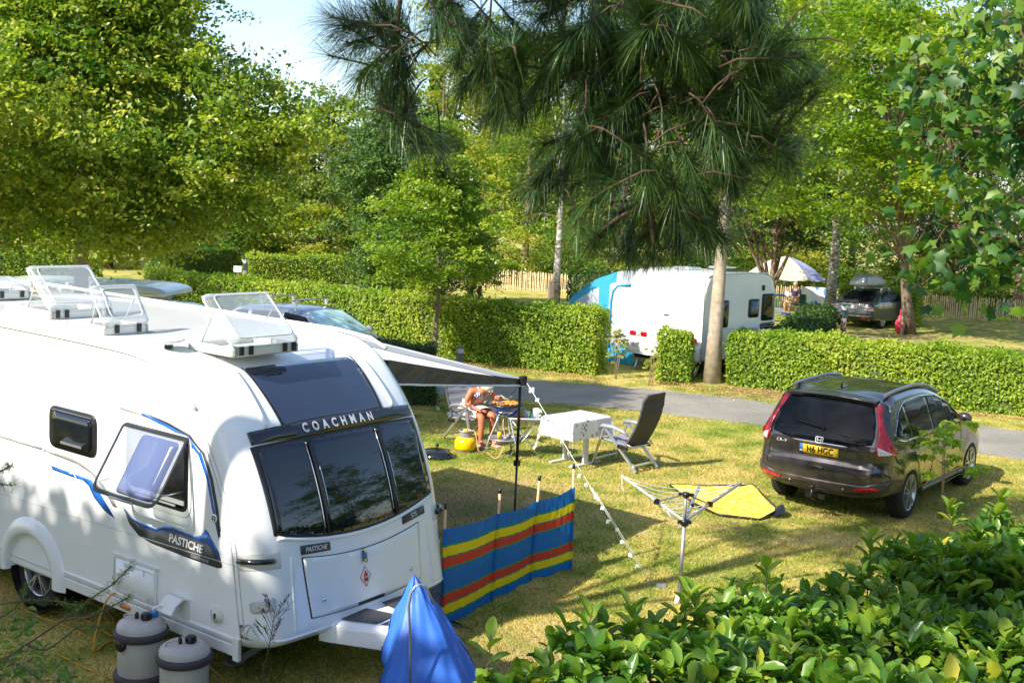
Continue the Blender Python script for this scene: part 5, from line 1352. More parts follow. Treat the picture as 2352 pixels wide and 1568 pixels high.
# parasol
pp = at(1822, 712, 0)
pc = aty(1806, 588, pp.y - .6)
pa = thing('parasol', 'large open cream and lilac parasol above the reading person', 'parasol', (pc.x, pp.y - .6, 0))
N8 = 8; top = pc.z; zr = top - .92; RR = 1.75
def rimp(k): return Vector((RR * math.cos(2 * PI * k / N8 + .35), RR * math.sin(2 * PI * k / N8 + .35), zr))
m = MB(); fs = []
for k in range(N8):
    a, b = rimp(k), rimp(k + 1)
    m.grid(lambda i, j: Vector((0, 0, top)).lerp(a.lerp(b, j) * 1.0, i) + Vector((0, 0, .16 * math.sin(PI * i) - .07 * i * math.sin(PI * j))), 6, 4, mi=1 if k in (6, 7, 0) else 0, smooth=False)
m.build('canopy', ['parcream', 'parblue'], pa)
MB().tube([(0, 0, 0), (0, 0, top)], .022, 8).build('pole', 'greymetal', pa)
for k in range(N8): MB().tube([(0, 0, top - .06), rimp(k)], .008, 4).build('rib', 'greymetal', pa)
# towels on the fence
def towelmat(nm, base, c2, sc):
    m = bpy.data.materials.new(nm); m.use_nodes = True; nt = m.node_tree; b = nt.nodes['Principled BSDF']; tc = nt.nodes.new('ShaderNodeTexCoord')
    mp_ = nt.nodes.new('ShaderNodeMapping'); mp_.inputs['Scale'].default_value = sc; nt.links.new(tc.outputs['Object'], mp_.inputs[0])
    v = nt.nodes.new('ShaderNodeTexVoronoi'); v.inputs['Scale'].default_value = 1; v.inputs['Randomness'].default_value = .6; nt.links.new(mp_.outputs[0], v.inputs['Vector'])
    nt.links.new(ramp(nt, v.outputs[0], [(.0, c2), (.28, c2), (.31, base)]), b.inputs['Base Color']); b.inputs['Roughness'].default_value = .9
    return m
M['fishtowel'] = towelmat('fish_print_towel', (.75, .8, .85), (.1, .25, .6), (2.4, 1, 1.5))

# ------------------------------------------------------------------ striped windbreak
wb = thing('windbreak', 'windbreak of blue, yellow and red striped fabric on four wooden poles', 'windbreak')
bp = [at(1017, 1442), at(1130, 1382), at(1218, 1337), at(1311, 1308)]
tp = [aty(1023, 1157, bp[0].y), aty(1149, 1122, bp[1].y), aty(1240, 1093, bp[2].y), aty(1318, 1066, bp[3].y)]
ft = [aty(1023, 1213, bp[0].y), aty(1144, 1178, bp[1].y), aty(1233, 1150, bp[2].y), aty(1316, 1119, bp[3].y)]
fb = [aty(1016, 1438, bp[0].y), aty(1129, 1376, bp[1].y), aty(1217, 1331, bp[2].y), aty(1310, 1303, bp[3].y)]
for a, b in zip(bp, tp):
    pole = MB().tube([a, a.lerp(b, .5), b], .0135, 8).build('pole', 'wood', wb)
    MB().tube([b - (b - a).normalized() * .045, b + (b - a).normalized() * .006], .0155, 8).build('pole_cap', 'black', pole)
bands = [(0, .165, 0), (.165, .185, 3), (.185, .285, 1), (.285, .30, 3), (.30, .40, 2), (.40, .42, 3), (.42, .655, 0), (.655, .675, 3), (.675, .775, 2), (.775, .79, 3), (.79, .885, 1), (.885, .905, 3), (.905, 1.01, 0)]
for k in range(3):
    def fab(i, j, k=k):
        t = ft[k].lerp(ft[k + 1], i); b = fb[k].lerp(fb[k + 1], i)
        p = t.lerp(b, j); n = (ft[k + 1] - ft[k]).cross(Vector((0, 0, 1))).normalized()
        sag = -.02 * math.sin(PI * i) * (1 - j) * 1.0
        return p + n * (.02 * math.sin(PI * i) + .0035 * math.sin(i * 33 + j * 9) + .003 * math.sin(i * 61 - j * 17 + k)) + Vector((0, 0, sag + .012 * math.sin(i * 12) * (j > .97)))
    js = sorted(set([a for a, b, c in bands] + [1.0])); JJ = []
    for a, b in zip(js, js[1:]):
        n_ = max(1, int((b - a) / .03)); JJ += [a + (b - a) * q / n_ for q in range(n_)]
    JJ.append(1.0)
    m = MB(); NU = 36
    vs = [fab(i / NU, j) for i in range(NU + 1) for j in JJ]; nj = len(JJ)
    n0 = 0; m.v = [tuple(v) for v in vs]
    for i in range(NU):
        for j in range(nj - 1):
            mid = (JJ[j] + JJ[j + 1]) / 2; mi = [c for a, b, c in bands if a <= mid < b][0]
            m.f.append((i * nj + j, (i + 1) * nj + j, (i + 1) * nj + j + 1, i * nj + j + 1)); m.m.append(mi); m.sm.append(True)
    m.build('fabric_panel', ['windblue', 'windyel', 'windred', 'windgreen'], wb)
for k in range(4):   # pole sleeves
    d = Vector((.02, 0, 0)); m = MB(); js = [a for a, b, c in bands] + [1.0]
    for a, b, c in bands:
        m.tube([ft[k].lerp(fb[k], a), ft[k].lerp(fb[k], min(b, 1))], .022, 8, mi=c, cap=False)
    m.build('pole_sleeve', ['windblue', 'windyel', 'windred', 'windgreen'], wb)

# ------------------------------------------------------------------ rotary airer
ab = at(1559, 1385)
ar = thing('rotary_airer', 'half-folded rotary clothes airer with white lines on a grey pole', 'airer', (ab.x, ab.y, 0))
h0 = aty(1572, 1198, ab.y) - Vector((ab.x, ab.y, 0)); h1 = aty(1576, 1135, ab.y) - Vector((ab.x, ab.y, 0))
h0.y = h1.y = 0
MB().tube([(0, 0, 0), h0 * .98], .019, 10).tube([h0, h1], .015, 10).build('pole', 'greymetal', ar)
MB().tube([h0 + Vector((0, 0, -.03)), h0 + Vector((0, 0, .03))], .04, 10).box(h0 + Vector((.04, 0, 0)), (.05, .04, .03)).box(h0 + Vector((-.04, 0, 0)), (.05, .04, .03)).build('lower_hub', 'black', ar)
MB().tube([h1 + Vector((0, 0, -.025)), h1 + Vector((0, 0, .02))], .035, 10).box(h1 + Vector((0, 0, 0)), (.15, .03, .025)).build('upper_hub', 'black', ar)
ends = [aty(1428, 1092, ab.y - .15), aty(1702, 1108, ab.y + .2), aty(1616, 1160, ab.y + .8), aty(1640, 1050, ab.y + 1.0)]
ends = [e - Vector((ab.x, ab.y, 0)) for e in ends]
E_ = [ends[0], ends[1], h0 + Vector((.12, -.75, .40))]
E_ = [ends[0], ends[1], h0 + (aty(1614, 1160, ab.y) - Vector((ab.x, ab.y, 0)) - h0) * 1.0 + Vector((.0, .0, 0))]
E_[2] = h0 + Vector((E_[2].x - h0.x, .0, E_[2].z - h0.z)) * 1.3 + Vector((0, .55, .0))
for k, e in enumerate(E_):
    MB().bar(h0 + Vector((0, 0, .01)), e, .028, .022).build('arm', 'alu' if k else 'whitemetal', ar)
    MB().bar(h1, h0.lerp(e, .45), .014, .014).build('strut', 'alu', ar)
    MB().box(h0.lerp(e, .45), (.05, .04, .05)).build('joint', 'black', ar)
mb = MB()
for q in range(9):
    t = .28 + .72 * q / 8
    for a, b in ((0, 1), (0, 2)):
        if a == 0 and b == 2 and q % 2: continue
        p, r = h0.lerp(E_[a], t), h0.lerp(E_[b], t * (1 if b == 1 else .97))
        sag = .10 + .10 * (1 - t)
        mb.tube([p.lerp(r, u) - Vector((0, 0, sag * 4 * u * (1 - u))) for u in np.linspace(0, 1, 10)], .0035, 4)
mb.tube([E_[0], E_[0] + Vector((.01, 0, -.12)), E_[0] + Vector((.06, 0, -.24))], .0035, 4)
wo = mb.build('washing_line', 'white2', ar)
MB().tube([(-.02, 0, .0), (0, 0, .1)], .03, 8).build('ground_spike', 'white2', ar)

# ------------------------------------------------------------------ yellow mat
q4 = [at(1536, 1117), at(1618, 1119), at(1727, 1121), at(1786, 1184), at(1742, 1196), at(1650, 1186), at(1600, 1165)]
m = MB()
c0 = sum(q4, Vector((0, 0, 0))) / len(q4)
qq = [tuple(p.to_2d()) for p in q4]; qq = rpoly(qq, .06, 3)
pl_ = lambda x, y, off=0.: Vector((x - c0.x, y - c0.y, .03 + .02 * math.sin(x * 7) * math.sin(y * 6) + off + (.10 * max(0, (x - 3.38)) * 3)))
pk = thing('picnic_mat', 'yellow patterned mat with black edging lying on the grass behind the airer', 'mat', (c0.x, c0.y, 0))
panel('top_side', qq, pl_, 'blanket', pk, .0, -.012, step=.12)
m = MB(); m.tube([pl_(x, y, -.004) for x, y in qq + qq[:1]], .014, 6).build('edging', 'black', pk)
cr = q4[3] - c0
m = MB(); m.grid(lambda i, j: Vector((cr.x - .10 + .16 * i, cr.y + .13 - .3 * j, .03 + .09 * i * (1 - .3 * j) + .05 * math.sin(PI * j) * i)), 6, 8).build('curled_corner', 'black', pk)

# ------------------------------------------------------------------ guy line, lights, pegs
ptop = Vector((aw.matrix_world @ Vector((0, 0, 0))))
cz, sz_ = math.cos(-.6126), math.sin(-.6126)
def awl(u, y, z): return Vector((-1.324 + u * cz - y * sz_, 9.122 + u * sz_ + y * cz, z))
g0 = awl(UA + .03, YO + .04, ZO); g1 = at(1496, 1345)
tag(MB().tube([g0, g1], .0035, 5).tube([g0.lerp(g1, .56), g0.lerp(g1, .56) + Vector((.015, 0, .0)), g1 + Vector((0.01, 0, .02))], .003, 5).build('guy_line', 'white2'), 'thin pale guy rope running from the awning pole to a ground peg', 'rope')
tag(MB().bar(g0.lerp(g1, .54), g0.lerp(g1, .60), .02, .02).build('line_runner', 'white2'), 'white plastic runner on the middle of the guy rope', 'runner')
tag(MB().bar(g1 + Vector((-.02, -.01, .05)), g1 + Vector((.08, .03, -.02)), .02, .015).box(g1 + Vector((.10, .0, .012)), (.10, .08, .02)).build('ground_peg', 'greymetal'), 'grey peg holding the guy rope to the ground', 'peg')
def flower():
    m = MB()
    for k in range(4):
        a = PI / 4 + k * PI / 2; m.ball((.022 * math.cos(a), 0, .022 * math.sin(a)), (.018, .007, .018), 5, 8)
    m.ball((0, 0, 0), .01, 4, 6); return m
ls = thing('string_lights', 'string of small white flower lights hung along the awning edge and guy rope', 'lights')
base = flower().build('light', 'clearpl', ls)
pts = []
wire = MB(); wp = [g0]
for k in range(17):
    t = .04 + k * .053; p = g0.lerp(g1, t) + Vector((random.uniform(-.03, .03), 0, -.035 + random.uniform(-.02, .02))); pts.append(p); wp.append(p)
wire.tube(wp, .002, 4)
W0 = [awl(UA, YO - .02, ZO - .05)]
for k in range(1, 9):
    t = k / 9; p = awl(UA, YO - t * 1.6, ZO - .06 - .12 * abs(math.sin(t * PI * 2.2)) - .06 * t); W0.append(p); pts.append(p + Vector((0, 0, -.02)))
wire.tube(smoothp(W0, 3), .003, 4); wire.build('wire', 'black', ls)
base.location = pts[0]
for p in pts[1:]:
    o = base.copy(); COL.objects.link(o); o.parent = ls; o.location = p; o.rotation_euler = (random.uniform(-.6, .6), 0, random.uniform(-.8, .8)); o.scale = (.7, .7, .7)

# groundsheet
g = [awl(-.6, 1.30, .012), awl(.4, 1.45, .012), awl(.55, 2.05, .012), awl(-.9, 2.15, .012), awl(-3, 2.15, .012), awl(-3, 1.3, .012)]
g = [awl(-3.2, 1.2, .012), awl(.45, 1.2, .012), at(1018, 1432, .012), at(1014, 1300, .012), awl(-3.2, 1.85, .012)]
tag(MB().add(list(g) + [v - Vector((0, 0, .008)) for v in g], [(0, 1, 2, 3, 4), (9, 8, 7, 6, 5)] + [(i, i + 5, (i + 1) % 5 + 5, (i + 1) % 5) for i in range(5)]).build('groundsheet', 'gsheet'), 'dark blue woven groundsheet beside the caravan behind the windbreak', 'groundsheet')

# ------------------------------------------------------------------ water tanks
def tank(loc, rz, label, first):
    t = thing('water_tank', label, 'water tank', loc, rz)
    MB().lathe([(.001, .03), (.17, .03), (.178, .06), (.178, .40), (.165, .42)], 40).build('barrel', 'tank', t)
    for z in (.075, .415):
        MB().lathe([(.17, z - .032), (.2, z - .03), (.209, z - .012), (.209, z + .012), (.2, z + .03), (.17, z + .032)], 44).build('tyre_band', 'tankband', t)
    l = MB().lathe([(.188, .44), (.186, .47), (.176, .495), (.155, .505), (.15, .515), (.12, .522), (.001, .525)], 40).build('lid', 'tanklid', t)
    m = MB(); m.lathe([(.001, .575), (.034, .575), (.038, .57), (.038, .525)], 16, (.04, -.02, 0))
    for k in range(10):
        a = 2 * PI * k / 10; m.box((.04 + .038 * math.cos(a), -.02 + .038 * math.sin(a), .55), (.008, .008, .03))
    m.build('screw_cap', 'black', t)
    MB().lathe([(.016, .52), (.016, .55), (.012, .572), (.001, .575)], 10, (-.035, .0, 0)).build('filler_cap', 'black', t)
    MB().tube([(-.14, .02, .51), (-.135, .02, .54), (-.12, .02, .548), (-.06, .0, .552), (-.05, .0, .545), (-.048, 0, .52)], .007, 8).build('carry_handle', 'tanklid', t)
    if first:
        MB().lathe([(.036, .52), (.04, .535), (.04, .56), (.001, .562)], 14, (.075, .055, 0)).build('blue_cap', 'bluecap', t)
        m = MB(); m.lathe([(.001, -.018), (.045, -.018), (.045, .018), (.03, .022)], 18, (0, 0, 0), 'Y'); c_ = m.build('side_cap', 'black', t); c_.location = (-.115, -.145, .36); c_.rotation_euler = (0, 0, R(-38))
    for k in range(5):
        pass
    return t
a1 = at(325, 1426, .5); a2 = at(424, 1470, .5)
t1 = tank((a1.x, a1.y, 0), R(5), 'grey barrel water tank with a blue cap and white pipe by the caravan side', True)
t2 = tank((a2.x, a2.y, -.04), R(40), 'slightly lower grey barrel water tank with a single black cap in the foreground', False)
for t in (t1, t2): t['group'] = 'barrel water tanks'
i0 = Vector((0, 0, 0))
def carl(u, y, z):
    return car_m @ Vector((u, y, z))
car_m = Matrix.Translation(car.location) @ car.rotation_euler.to_matrix().to_4x4()
P = [Vector((a1.x + .075, a1.y + .055, .56)), Vector((a1.x + .08, a1.y + .05, .59)), Vector((a1.x + .15, a1.y + .07, .61)), Vector((a1.x + .26, a1.y + .10, .59)), carl(-.66, -W - .15, .55), carl(-.66, -W - .1, .58)]
tag(MB().tube(smoothp(P), .011, 8).build('water_pipe', 'white2'), 'white pipe from the blue cap of the tank to the caravan inlet', 'pipe')
# orange mains cable
P = [carl(-1.49, -W - .02, .45), carl(-1.5, -W - .1, .42), carl(-1.52, -W - .14, .2), carl(-1.5, -W - .15, .02), at(265, 1500, .012)]
P2 = [carl(-1.52, -W - .14, .02) + Vector((0, 0, 0))]
o = MB().tube(smoothp([carl(-1.49, -W - .01, .47), carl(-1.50, -W - .09, .43), carl(-1.53, -W - .16, .2), carl(-1.5, -W - .2, .02), at(262, 1470, .012), at(330, 1510, .012), at(400, 1530, .012)]), .008, 6)
o.tube(smoothp([at(470, 1520, .012), at(500, 1545, .012), at(545, 1590, .012)]), .008, 6)
for L in ([(60, 1440), (120, 1405), (190, 1420), (250, 1455), (340, 1495)], [(40, 1390), (100, 1420), (160, 1440), (220, 1470)], [(130, 1500), (190, 1530), (260, 1560), (330, 1590)], [(170, 1370), (205, 1382), (240, 1398), (262, 1420)]):
    o.tube(smoothp([at(x, y, .012) for x, y in L]), .006, 6)
tag(o.build('mains_cable', 'cable'), 'orange mains cable looping over the grass from the caravan', 'cable')
# ------------------------------------------------------------------ ground
def grassnodes(nt):
    ge = nt.nodes.new('ShaderNodeNewGeometry'); pos = ge.outputs['Position']
    fl = nt.nodes.new('ShaderNodeVectorMath'); fl.operation = 'MULTIPLY'; fl.inputs[1].default_value = (1, 1, 0); nt.links.new(pos, fl.inputs[0]); p = fl.outputs[0]
    big = noise(nt, .32, 3, p, .55); mid = noise(nt, 1.4, 5, p, .65); fine = noise(nt, 26, 4, p, .7)
    c1 = ramp(nt, mid, [(.30, (.13, .21, .025)), (.42, (.28, .30, .065)), (.56, (.48, .41, .135)), (.73, (.60, .48, .22))])
    c2 = ramp(nt, big, [(.34, (.72, .88, .6)), (.50, (1.08, 1.02, 1.0))])
    mx = nt.nodes.new('ShaderNodeMixRGB'); mx.blend_type = 'MULTIPLY'; mx.inputs[0].default_value = 1; nt.links.new(c1, mx.inputs[1]); nt.links.new(c2, mx.inputs[2])
    m2 = nt.nodes.new('ShaderNodeMixRGB'); m2.blend_type = 'MULTIPLY'; m2.inputs[0].default_value = 1; nt.links.new(mx.outputs[0], m2.inputs[1])
    nt.links.new(ramp(nt, fine, [(.3, (.42, .45, .4)), (.55, (1.0, 1.0, 1.0)), (.75, (1.5, 1.45, 1.3))]), m2.inputs[2])
    col = m2.outputs[0]
    # worn brown patches of bare dry turf
    for (x, y, r, cc) in ((-.7, 14.0, 1.9, (.27, .19, .125)), (6.0, 25.0, 1.6, (.3, .22, .12)), (12.5, 38.2, 4.0, (.24, .19, .10)), (.6, 8.6, 1.3, (.42, .31, .17))):
        d = nt.nodes.new('ShaderNodeVectorMath'); d.operation = 'DISTANCE'; nt.links.new(p, d.inputs[0]); d.inputs[1].default_value = (x, y, 0)
        ad = nt.nodes.new('ShaderNodeMath'); ad.operation = 'MULTIPLY_ADD'; nt.links.new(mid, ad.inputs[0]); ad.inputs[1].default_value = -r * 1.4; nt.links.new(d.outputs['Value'], ad.inputs[2])
        mk = ramp(nt, ad.outputs[0], [(0, (.8, .8, .8)), (1, (0, 0, 0))])
        mr = nt.nodes.new('ShaderNodeMapRange'); mr.inputs['From Min'].default_value = -.7 * r; mr.inputs['From Max'].default_value = .5 * r; mr.inputs['To Min'].default_value = .85; mr.inputs['To Max'].default_value = 0
        nt.links.new(ad.outputs[0], mr.inputs[0])
        m3 = nt.nodes.new('ShaderNodeMixRGB'); nt.links.new(mr.outputs[0], m3.inputs[0]); nt.links.new(col, m3.inputs[1]); m3.inputs[2].default_value = (*cc, 1); col = m3.outputs[0]
    return col, fine
def grassmat(name, blade=False):
    m = bpy.data.materials.new(name); m.use_nodes = True; nt = m.node_tree; b = nt.nodes['Principled BSDF']; out = nt.nodes['Material Output']
    col, fine = grassnodes(nt)
    if blade:
        a = nt.nodes.new('ShaderNodeAttribute'); a.attribute_name = 'tint'
        mm = nt.nodes.new('ShaderNodeMixRGB'); mm.blend_type = 'MULTIPLY'; mm.inputs[0].default_value = 1
        nt.links.new(col, mm.inputs[1]); nt.links.new(ramp(nt, a.outputs['Fac'], [(0, (.5, .72, .35)), (.55, (1.1, 1.12, .95)), (1, (1.75, 1.5, 1.15))]), mm.inputs[2]); col = mm.outputs[0]
        tr = nt.nodes.new('ShaderNodeBsdfTranslucent'); nt.links.new(col, tr.inputs[0]); ms = nt.nodes.new('ShaderNodeMixShader'); ms.inputs[0].default_value = .3
        nt.links.new(b.outputs[0], ms.inputs[1]); nt.links.new(tr.outputs[0], ms.inputs[2]); nt.links.new(ms.outputs[0], out.inputs['Surface'])
    else:
        bn = nt.nodes.new('ShaderNodeBump'); bn.inputs['Strength'].default_value = .9; bn.inputs['Distance'].default_value = .03; nt.links.new(fine, bn.inputs['Height']); nt.links.new(bn.outputs[0], b.inputs['Normal'])
    nt.links.new(col, b.inputs['Base Color']); b.inputs['Roughness'].default_value = .95; b.inputs['Specular IOR Level'].default_value = .15
    return m
M['ground'] = grassmat('dry_lawn'); M['blade'] = grassmat('grass_blade', True)
g_ = MB().add([(-300, -120, 0), (300, -120, 0), (300, 500, 0), (-300, 500, 0)], [(0, 1, 2, 3)]).build('ground', 'ground'); g_['kind'] = 'structure'
# grass blades (nobody could count them)
def blades(n, x0, x1, y0, y1, hmin, hmax, w):
    P = np.zeros((n, 3)); P[:, 0] = rng.uniform(x0, x1, n); P[:, 1] = rng.uniform(y0, y1, n)
    keep = (np.abs(P[:, 0]) < P[:, 1] * .47 + .4)
    yr = np.interp(P[:, 0], RNX, RNY); keep &= (P[:, 1] < yr - .03 + .12 * rng.random(n) * 0) | (P[:, 1] > np.interp(P[:, 0], RFX, RFY) + .03)
    return P[keep]
RNX = [-30, -1.0, .29, 2.18, 2.86, 4.25, 4.78, 8.02, 8.69, 30]; RNY = [24.5, 22.65, 22.45, 21.9, 21.6, 21.0, 20.8, 19.0, 18.6, 6]
RFX = [-30, -1.5, .39, 2.67, 4.9, 5.75, 9.14, 9.91, 30]; RFY = [27, 24.9, 25.2, 24.75, 23.9, 23.2, 21.8, 21.37, 10]
allP = []; allL = []
for n, y0, y1, h, dens in ((260000, 6.5, 13, .030, 1), (260000, 13, 22, .036, 1), (70000, 22, 30, .045, 1)):
    P = blades(n, -y1 * .47, y1 * .47, y0, y1, 0, 0, 0); allP.append(P); allL.append(np.full(len(P), h) * rng.uniform(.5, 1.5, len(P)))
P = np.concatenate(allP); L = np.concatenate(allL); n = len(P)
D = np.stack([rng.normal(0, .55, n), rng.normal(0, .55, n), np.ones(n)], 1)
gr = leafcloud('grass', P, D, rng.normal(0, 1, (n, 3)) * (1, 1, .2), L, L * .17 + .0015, rng.random(n), 'blade', None, 'blade'); gr['kind'] = 'stuff'
# clover flowers in the lawn
n = 260; P = np.stack([rng.normal(2.4, .8, n), rng.normal(11.4, .8, n), rng.uniform(.015, .03, n)], 1)
cl = leafcloud('clover_flowers', P, rng.normal(0, 1, (n, 3)), rng.normal(0, 1, (n, 3)), .009, .009, .5, 'white2', None, 'quad'); cl['kind'] = 'stuff'
# road
def roadmat():
    m = bpy.data.materials.new('gravelled_asphalt'); m.use_nodes = True; nt = m.node_tree; b = nt.nodes['Principled BSDF']; ge = nt.nodes.new('ShaderNodeNewGeometry'); p = ge.outputs['Position']
    c = ramp(nt, noise(nt, 38, 5, p, .8), [(.3, (.125, .118, .105)), (.5, (.235, .22, .19)), (.7, (.38, .355, .31))])
    c2 = ramp(nt, noise(nt, .7, 4, p, .6), [(.35, (.8, .8, .82)), (.65, (1.15, 1.13, 1.1))])
    mx = nt.nodes.new('ShaderNodeMixRGB'); mx.blend_type = 'MULTIPLY'; mx.inputs[0].default_value = 1; nt.links.new(c, mx.inputs[1]); nt.links.new(c2, mx.inputs[2]); nt.links.new(mx.outputs[0], b.inputs['Base Color'])
    bn = nt.nodes.new('ShaderNodeBump'); bn.inputs['Distance'].default_value = .01; nt.links.new(noise(nt, 60, 3, p, .8), bn.inputs['Height']); nt.links.new(bn.outputs[0], b.inputs['Normal'])
    b.inputs['Roughness'].default_value = .9; return m
M['road'] = roadmat()
xs = np.linspace(-30, 30, 601); m = MB()
nr = [(x, np.interp(x, RNX, RNY) + .05 * math.sin(x * 5) + .04 * math.sin(x * 13) + random.uniform(-.05, .05), .006) for x in xs]; fr2 = [(x, np.interp(x, RFX, RFY) + .05 * math.sin(x * 4.3) + .04 * math.sin(x * 11) + random.uniform(-.05, .05), .006) for x in xs]
N_ = len(xs); m.add(nr + fr2, [(i, i + 1, N_ + i + 1, N_ + i) for i in range(N_ - 1)]); rd = m.build('road', 'road'); rd['kind'] = 'structure'

# ------------------------------------------------------------------ foliage materials
YG = leafmat('leaf_yellow_green', [(.11, .18, .02), (.21, .28, .025), (.32, .33, .04), (.42, .36, .07)], .5, .4)
HB = leafmat('leaf_hornbeam', [(.035, .11, .016), (.12, .21, .022), (.30, .36, .04), (.55, .50, .09)], .42, .36)
MG = leafmat('leaf_mid_green', [(.04, .10, .015), (.08, .165, .02), (.15, .23, .025), (.26, .29, .04)], .5, .36)
DG = leafmat('leaf_dark_green', [(.012, .03, .008), (.02, .05, .012), (.035, .07, .014)], .5, .15)
GG = leafmat('leaf_grey_green', [(.07, .12, .035), (.13, .19, .055), (.22, .26, .08)], .5, .3)
PO = leafmat('leaf_pin_oak', [(.05, .12, .012), (.12, .22, .016), (.25, .33, .025), (.42, .44, .045)], .45, .38)
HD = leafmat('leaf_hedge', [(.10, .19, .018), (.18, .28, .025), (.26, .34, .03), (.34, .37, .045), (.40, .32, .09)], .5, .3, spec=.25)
HDK = leafmat('leaf_hedge_dark', [(.02, .05, .01), (.035, .08, .012), (.06, .11, .015)], .45, .15)  # darker copy of the hedge leaf, puts shade into the colour of shaded hedges
LR = leafmat('leaf_laurel', [(.03, .10, .014), (.08, .18, .02), (.16, .26, .025), (.28, .34, .032), (.48, .40, .04)], .34, .3, (1.6, 1.9, .4), .4)
MP = leafmat('leaf_lobed', [(.02, .07, .018), (.04, .12, .022), (.09, .18, .025), (.18, .28, .03)], .45, .4)
NE = leafmat('pine_needle', [(.018, .045, .018), (.035, .08, .022), (.075, .13, .024), (.14, .21, .026)], .35, .15)
CY = leafmat('cypress_spray', [(.015, .05, .012), (.04, .10, .018), (.09, .17, .025), (.17, .26, .03)], .6, .12)

# ------------------------------------------------------------------ hedges
def hedge(label, A, B, h, w, m, leaf=.065, dens=900, group=None, name='hedge', seed=0, round_=.12, z0=0., topm=None):
    "A, B: base line of the face turned to the camera; the hedge lies behind it"
    A, B = Vector(A[:2]).to_3d(), Vector(B[:2]).to_3d(); d = (B - A); Ln = d.length; d.normalize(); nb = Vector((-d.y, d.x, 0))
    if nb.y < 0: nb = -nb
    t = thing(name, label, 'hedge', (A.x, A.y, 0), 0, group)
    core = MB(); g = .09
    core.box(d * (Ln / 2) + nb * (w / 2) + Vector((0, 0, (h - g + z0) / 2)), (Ln - 2 * g, w - 2 * g, h - g - z0), rz=math.atan2(d.y, d.x)).build('branches', 'hedgecore', t)
    r = np.random.default_rng(seed + 5)
    d_, n_ = np.array(d), np.array(nb); P = []; NN = []
    def face(area, f, nrm):
        k = int(area * dens * 1.35); a, b = r.random(k), r.random(k); q = f(a, b); P.append(q); NN.append(np.tile(nrm, (k, 1)))
    Z = np.array((0, 0, 1.))
    face(Ln * (h - z0), lambda a, b: a[:, None] * Ln * d_ + (z0 + b[:, None] * (h - z0)) * Z, -n_)
    face(Ln * w, lambda a, b: a[:, None] * Ln * d_ + b[:, None] * w * n_ + h * Z, Z)
    for e in (0, Ln): face(w * (h - z0), lambda a, b: e * d_ + a[:, None] * w * n_ + (z0 + b[:, None] * (h - z0)) * Z, d_ * (1 if e else -1))
    face(Ln * (h - z0) * .4, lambda a, b: a[:, None] * Ln * d_ + w * n_ + (z0 + b[:, None] * (h - z0)) * Z, n_)
    P = np.concatenate(P); NN = np.concatenate(NN); k = len(P)
    # lumpy surface
    u = P @ d_; v = P @ n_; z = P[:, 2]
    lump = .035 * np.sin(u * 2.1 + seed) + .03 * np.sin(u * 5.3 + z * 4 + seed) + .02 * np.sin(u * 11 + z * 9 + v * 8)
    P = P + NN * (lump * 1.25 + r.normal(-.02, .038, k) + (r.random(k) < .02) * r.uniform(.02, .11, k))[:, None]
    # soften the top edges
    ez = np.clip((z - (h - round_)) / round_, 0, 1); P -= NN * (ez * round_ * .3 * (NN[:, 2] < .5))[:, None]
    D = NN * .35 + r.normal(0, 1, (k, 3)) * .8 + np.array((0, 0, -.15)); Nn = NN * 1.0 + r.normal(0, .38, (k, 3)) + Z * .3
    tint = np.clip(.40 + .15 * r.normal(0, 1, k) + .12 * np.sin(u * 1.3 + seed) + .08 * np.sin(u * 4 + z * 5), 0, 1)
    Lf = leaf * r.uniform(.7, 1.25, k)
    leafcloud('foliage', P, D, Nn, Lf, Lf * .68, tint, m, t, 'quad')
    return t
HBY = leafmat('leaf_young_hornbeam', [(.05, .12, .015), (.12, .22, .02), (.24, .32, .03), (.38, .4, .05)], .45, .36)
M['hedgecore'] = mat('hedge_branches', (.06, .085, .02), .95, var=.4, scale=9)
a = at(365, 632, 1.43); b = at(860, 676, 1.43)
hedge('very long clipped hedge running behind the roadside from the camper van to the blue tent', (a.x - .5, a.y + .3), (-1.6, 27.9), 1.5, 1.0, HD, .075, 620, 'hedges round the pitches', seed=1)
hedge('sunlit clipped hedge along the far road edge ending at the far caravan', (-1.55, 27.85), (1.98, 26.33), 1.52, .95, HD, .07, 950, 'hedges round the pitches', seed=2)
hedge('narrow upright block of hedge standing alone between the far caravan and the tree trunk', (3.40, 25.9), (4.10, 25.7), 1.16, .75, HD, .065, 1100, 'hedges round the pitches', seed=3)
hedge('wide bright hedge across the road behind the brown-grey car', (4.95, 25.75), (14.0, 21.4), 1.2, 1.5, HD, .07, 950, 'hedges round the pitches', seed=4)
hedge('hedge with leaves coloured dark for shade between the far caravan and the lamp bollard', (7.2, 27.5), (10.85, 37.9), 1.02, .95, HDK, .08, 500, 'hedges round the pitches', seed=5)  # its shade is put into the dark leaf colour
q6 = at(2103, 752); hedge('short rounded hedge beside the graphite saloon and the big trunk', (q6.x, q6.y), (q6.x + .55, q6.y + 1.2), 1.35, 3.0, HD, .08, 420, 'hedges round the pitches', seed=6)
l1, l2 = at(572, 650), at(852, 655)
hedge('sunny flat-topped hedge by the dark lamp post on the left', (l1.x, l1.y), (l2.x, l2.y), 1.25, 1.6, HD, .09, 330, 'hedges round the pitches', seed=7)
l3, l4 = at(380, 640), at(548, 634)
hedge('hedge coloured darker for its shaded face left of the lamp post and the number sign', (l3.x, l3.y), (l4.x, l4.y), 1.35, 1.5, MG, .09, 330, 'hedges round the pitches', seed=8)  # mid-green leaves instead of the hedge leaf put the face's shade into colour
l5, l6 = at(-60, 664), at(232, 668)
hedge('hedge under the big leafy tree at the left edge of the photo', (l5.x, l5.y), (l6.x, l6.y), 1.35, 2.2, HD, .09, 330, 'hedges round the pitches', seed=9)
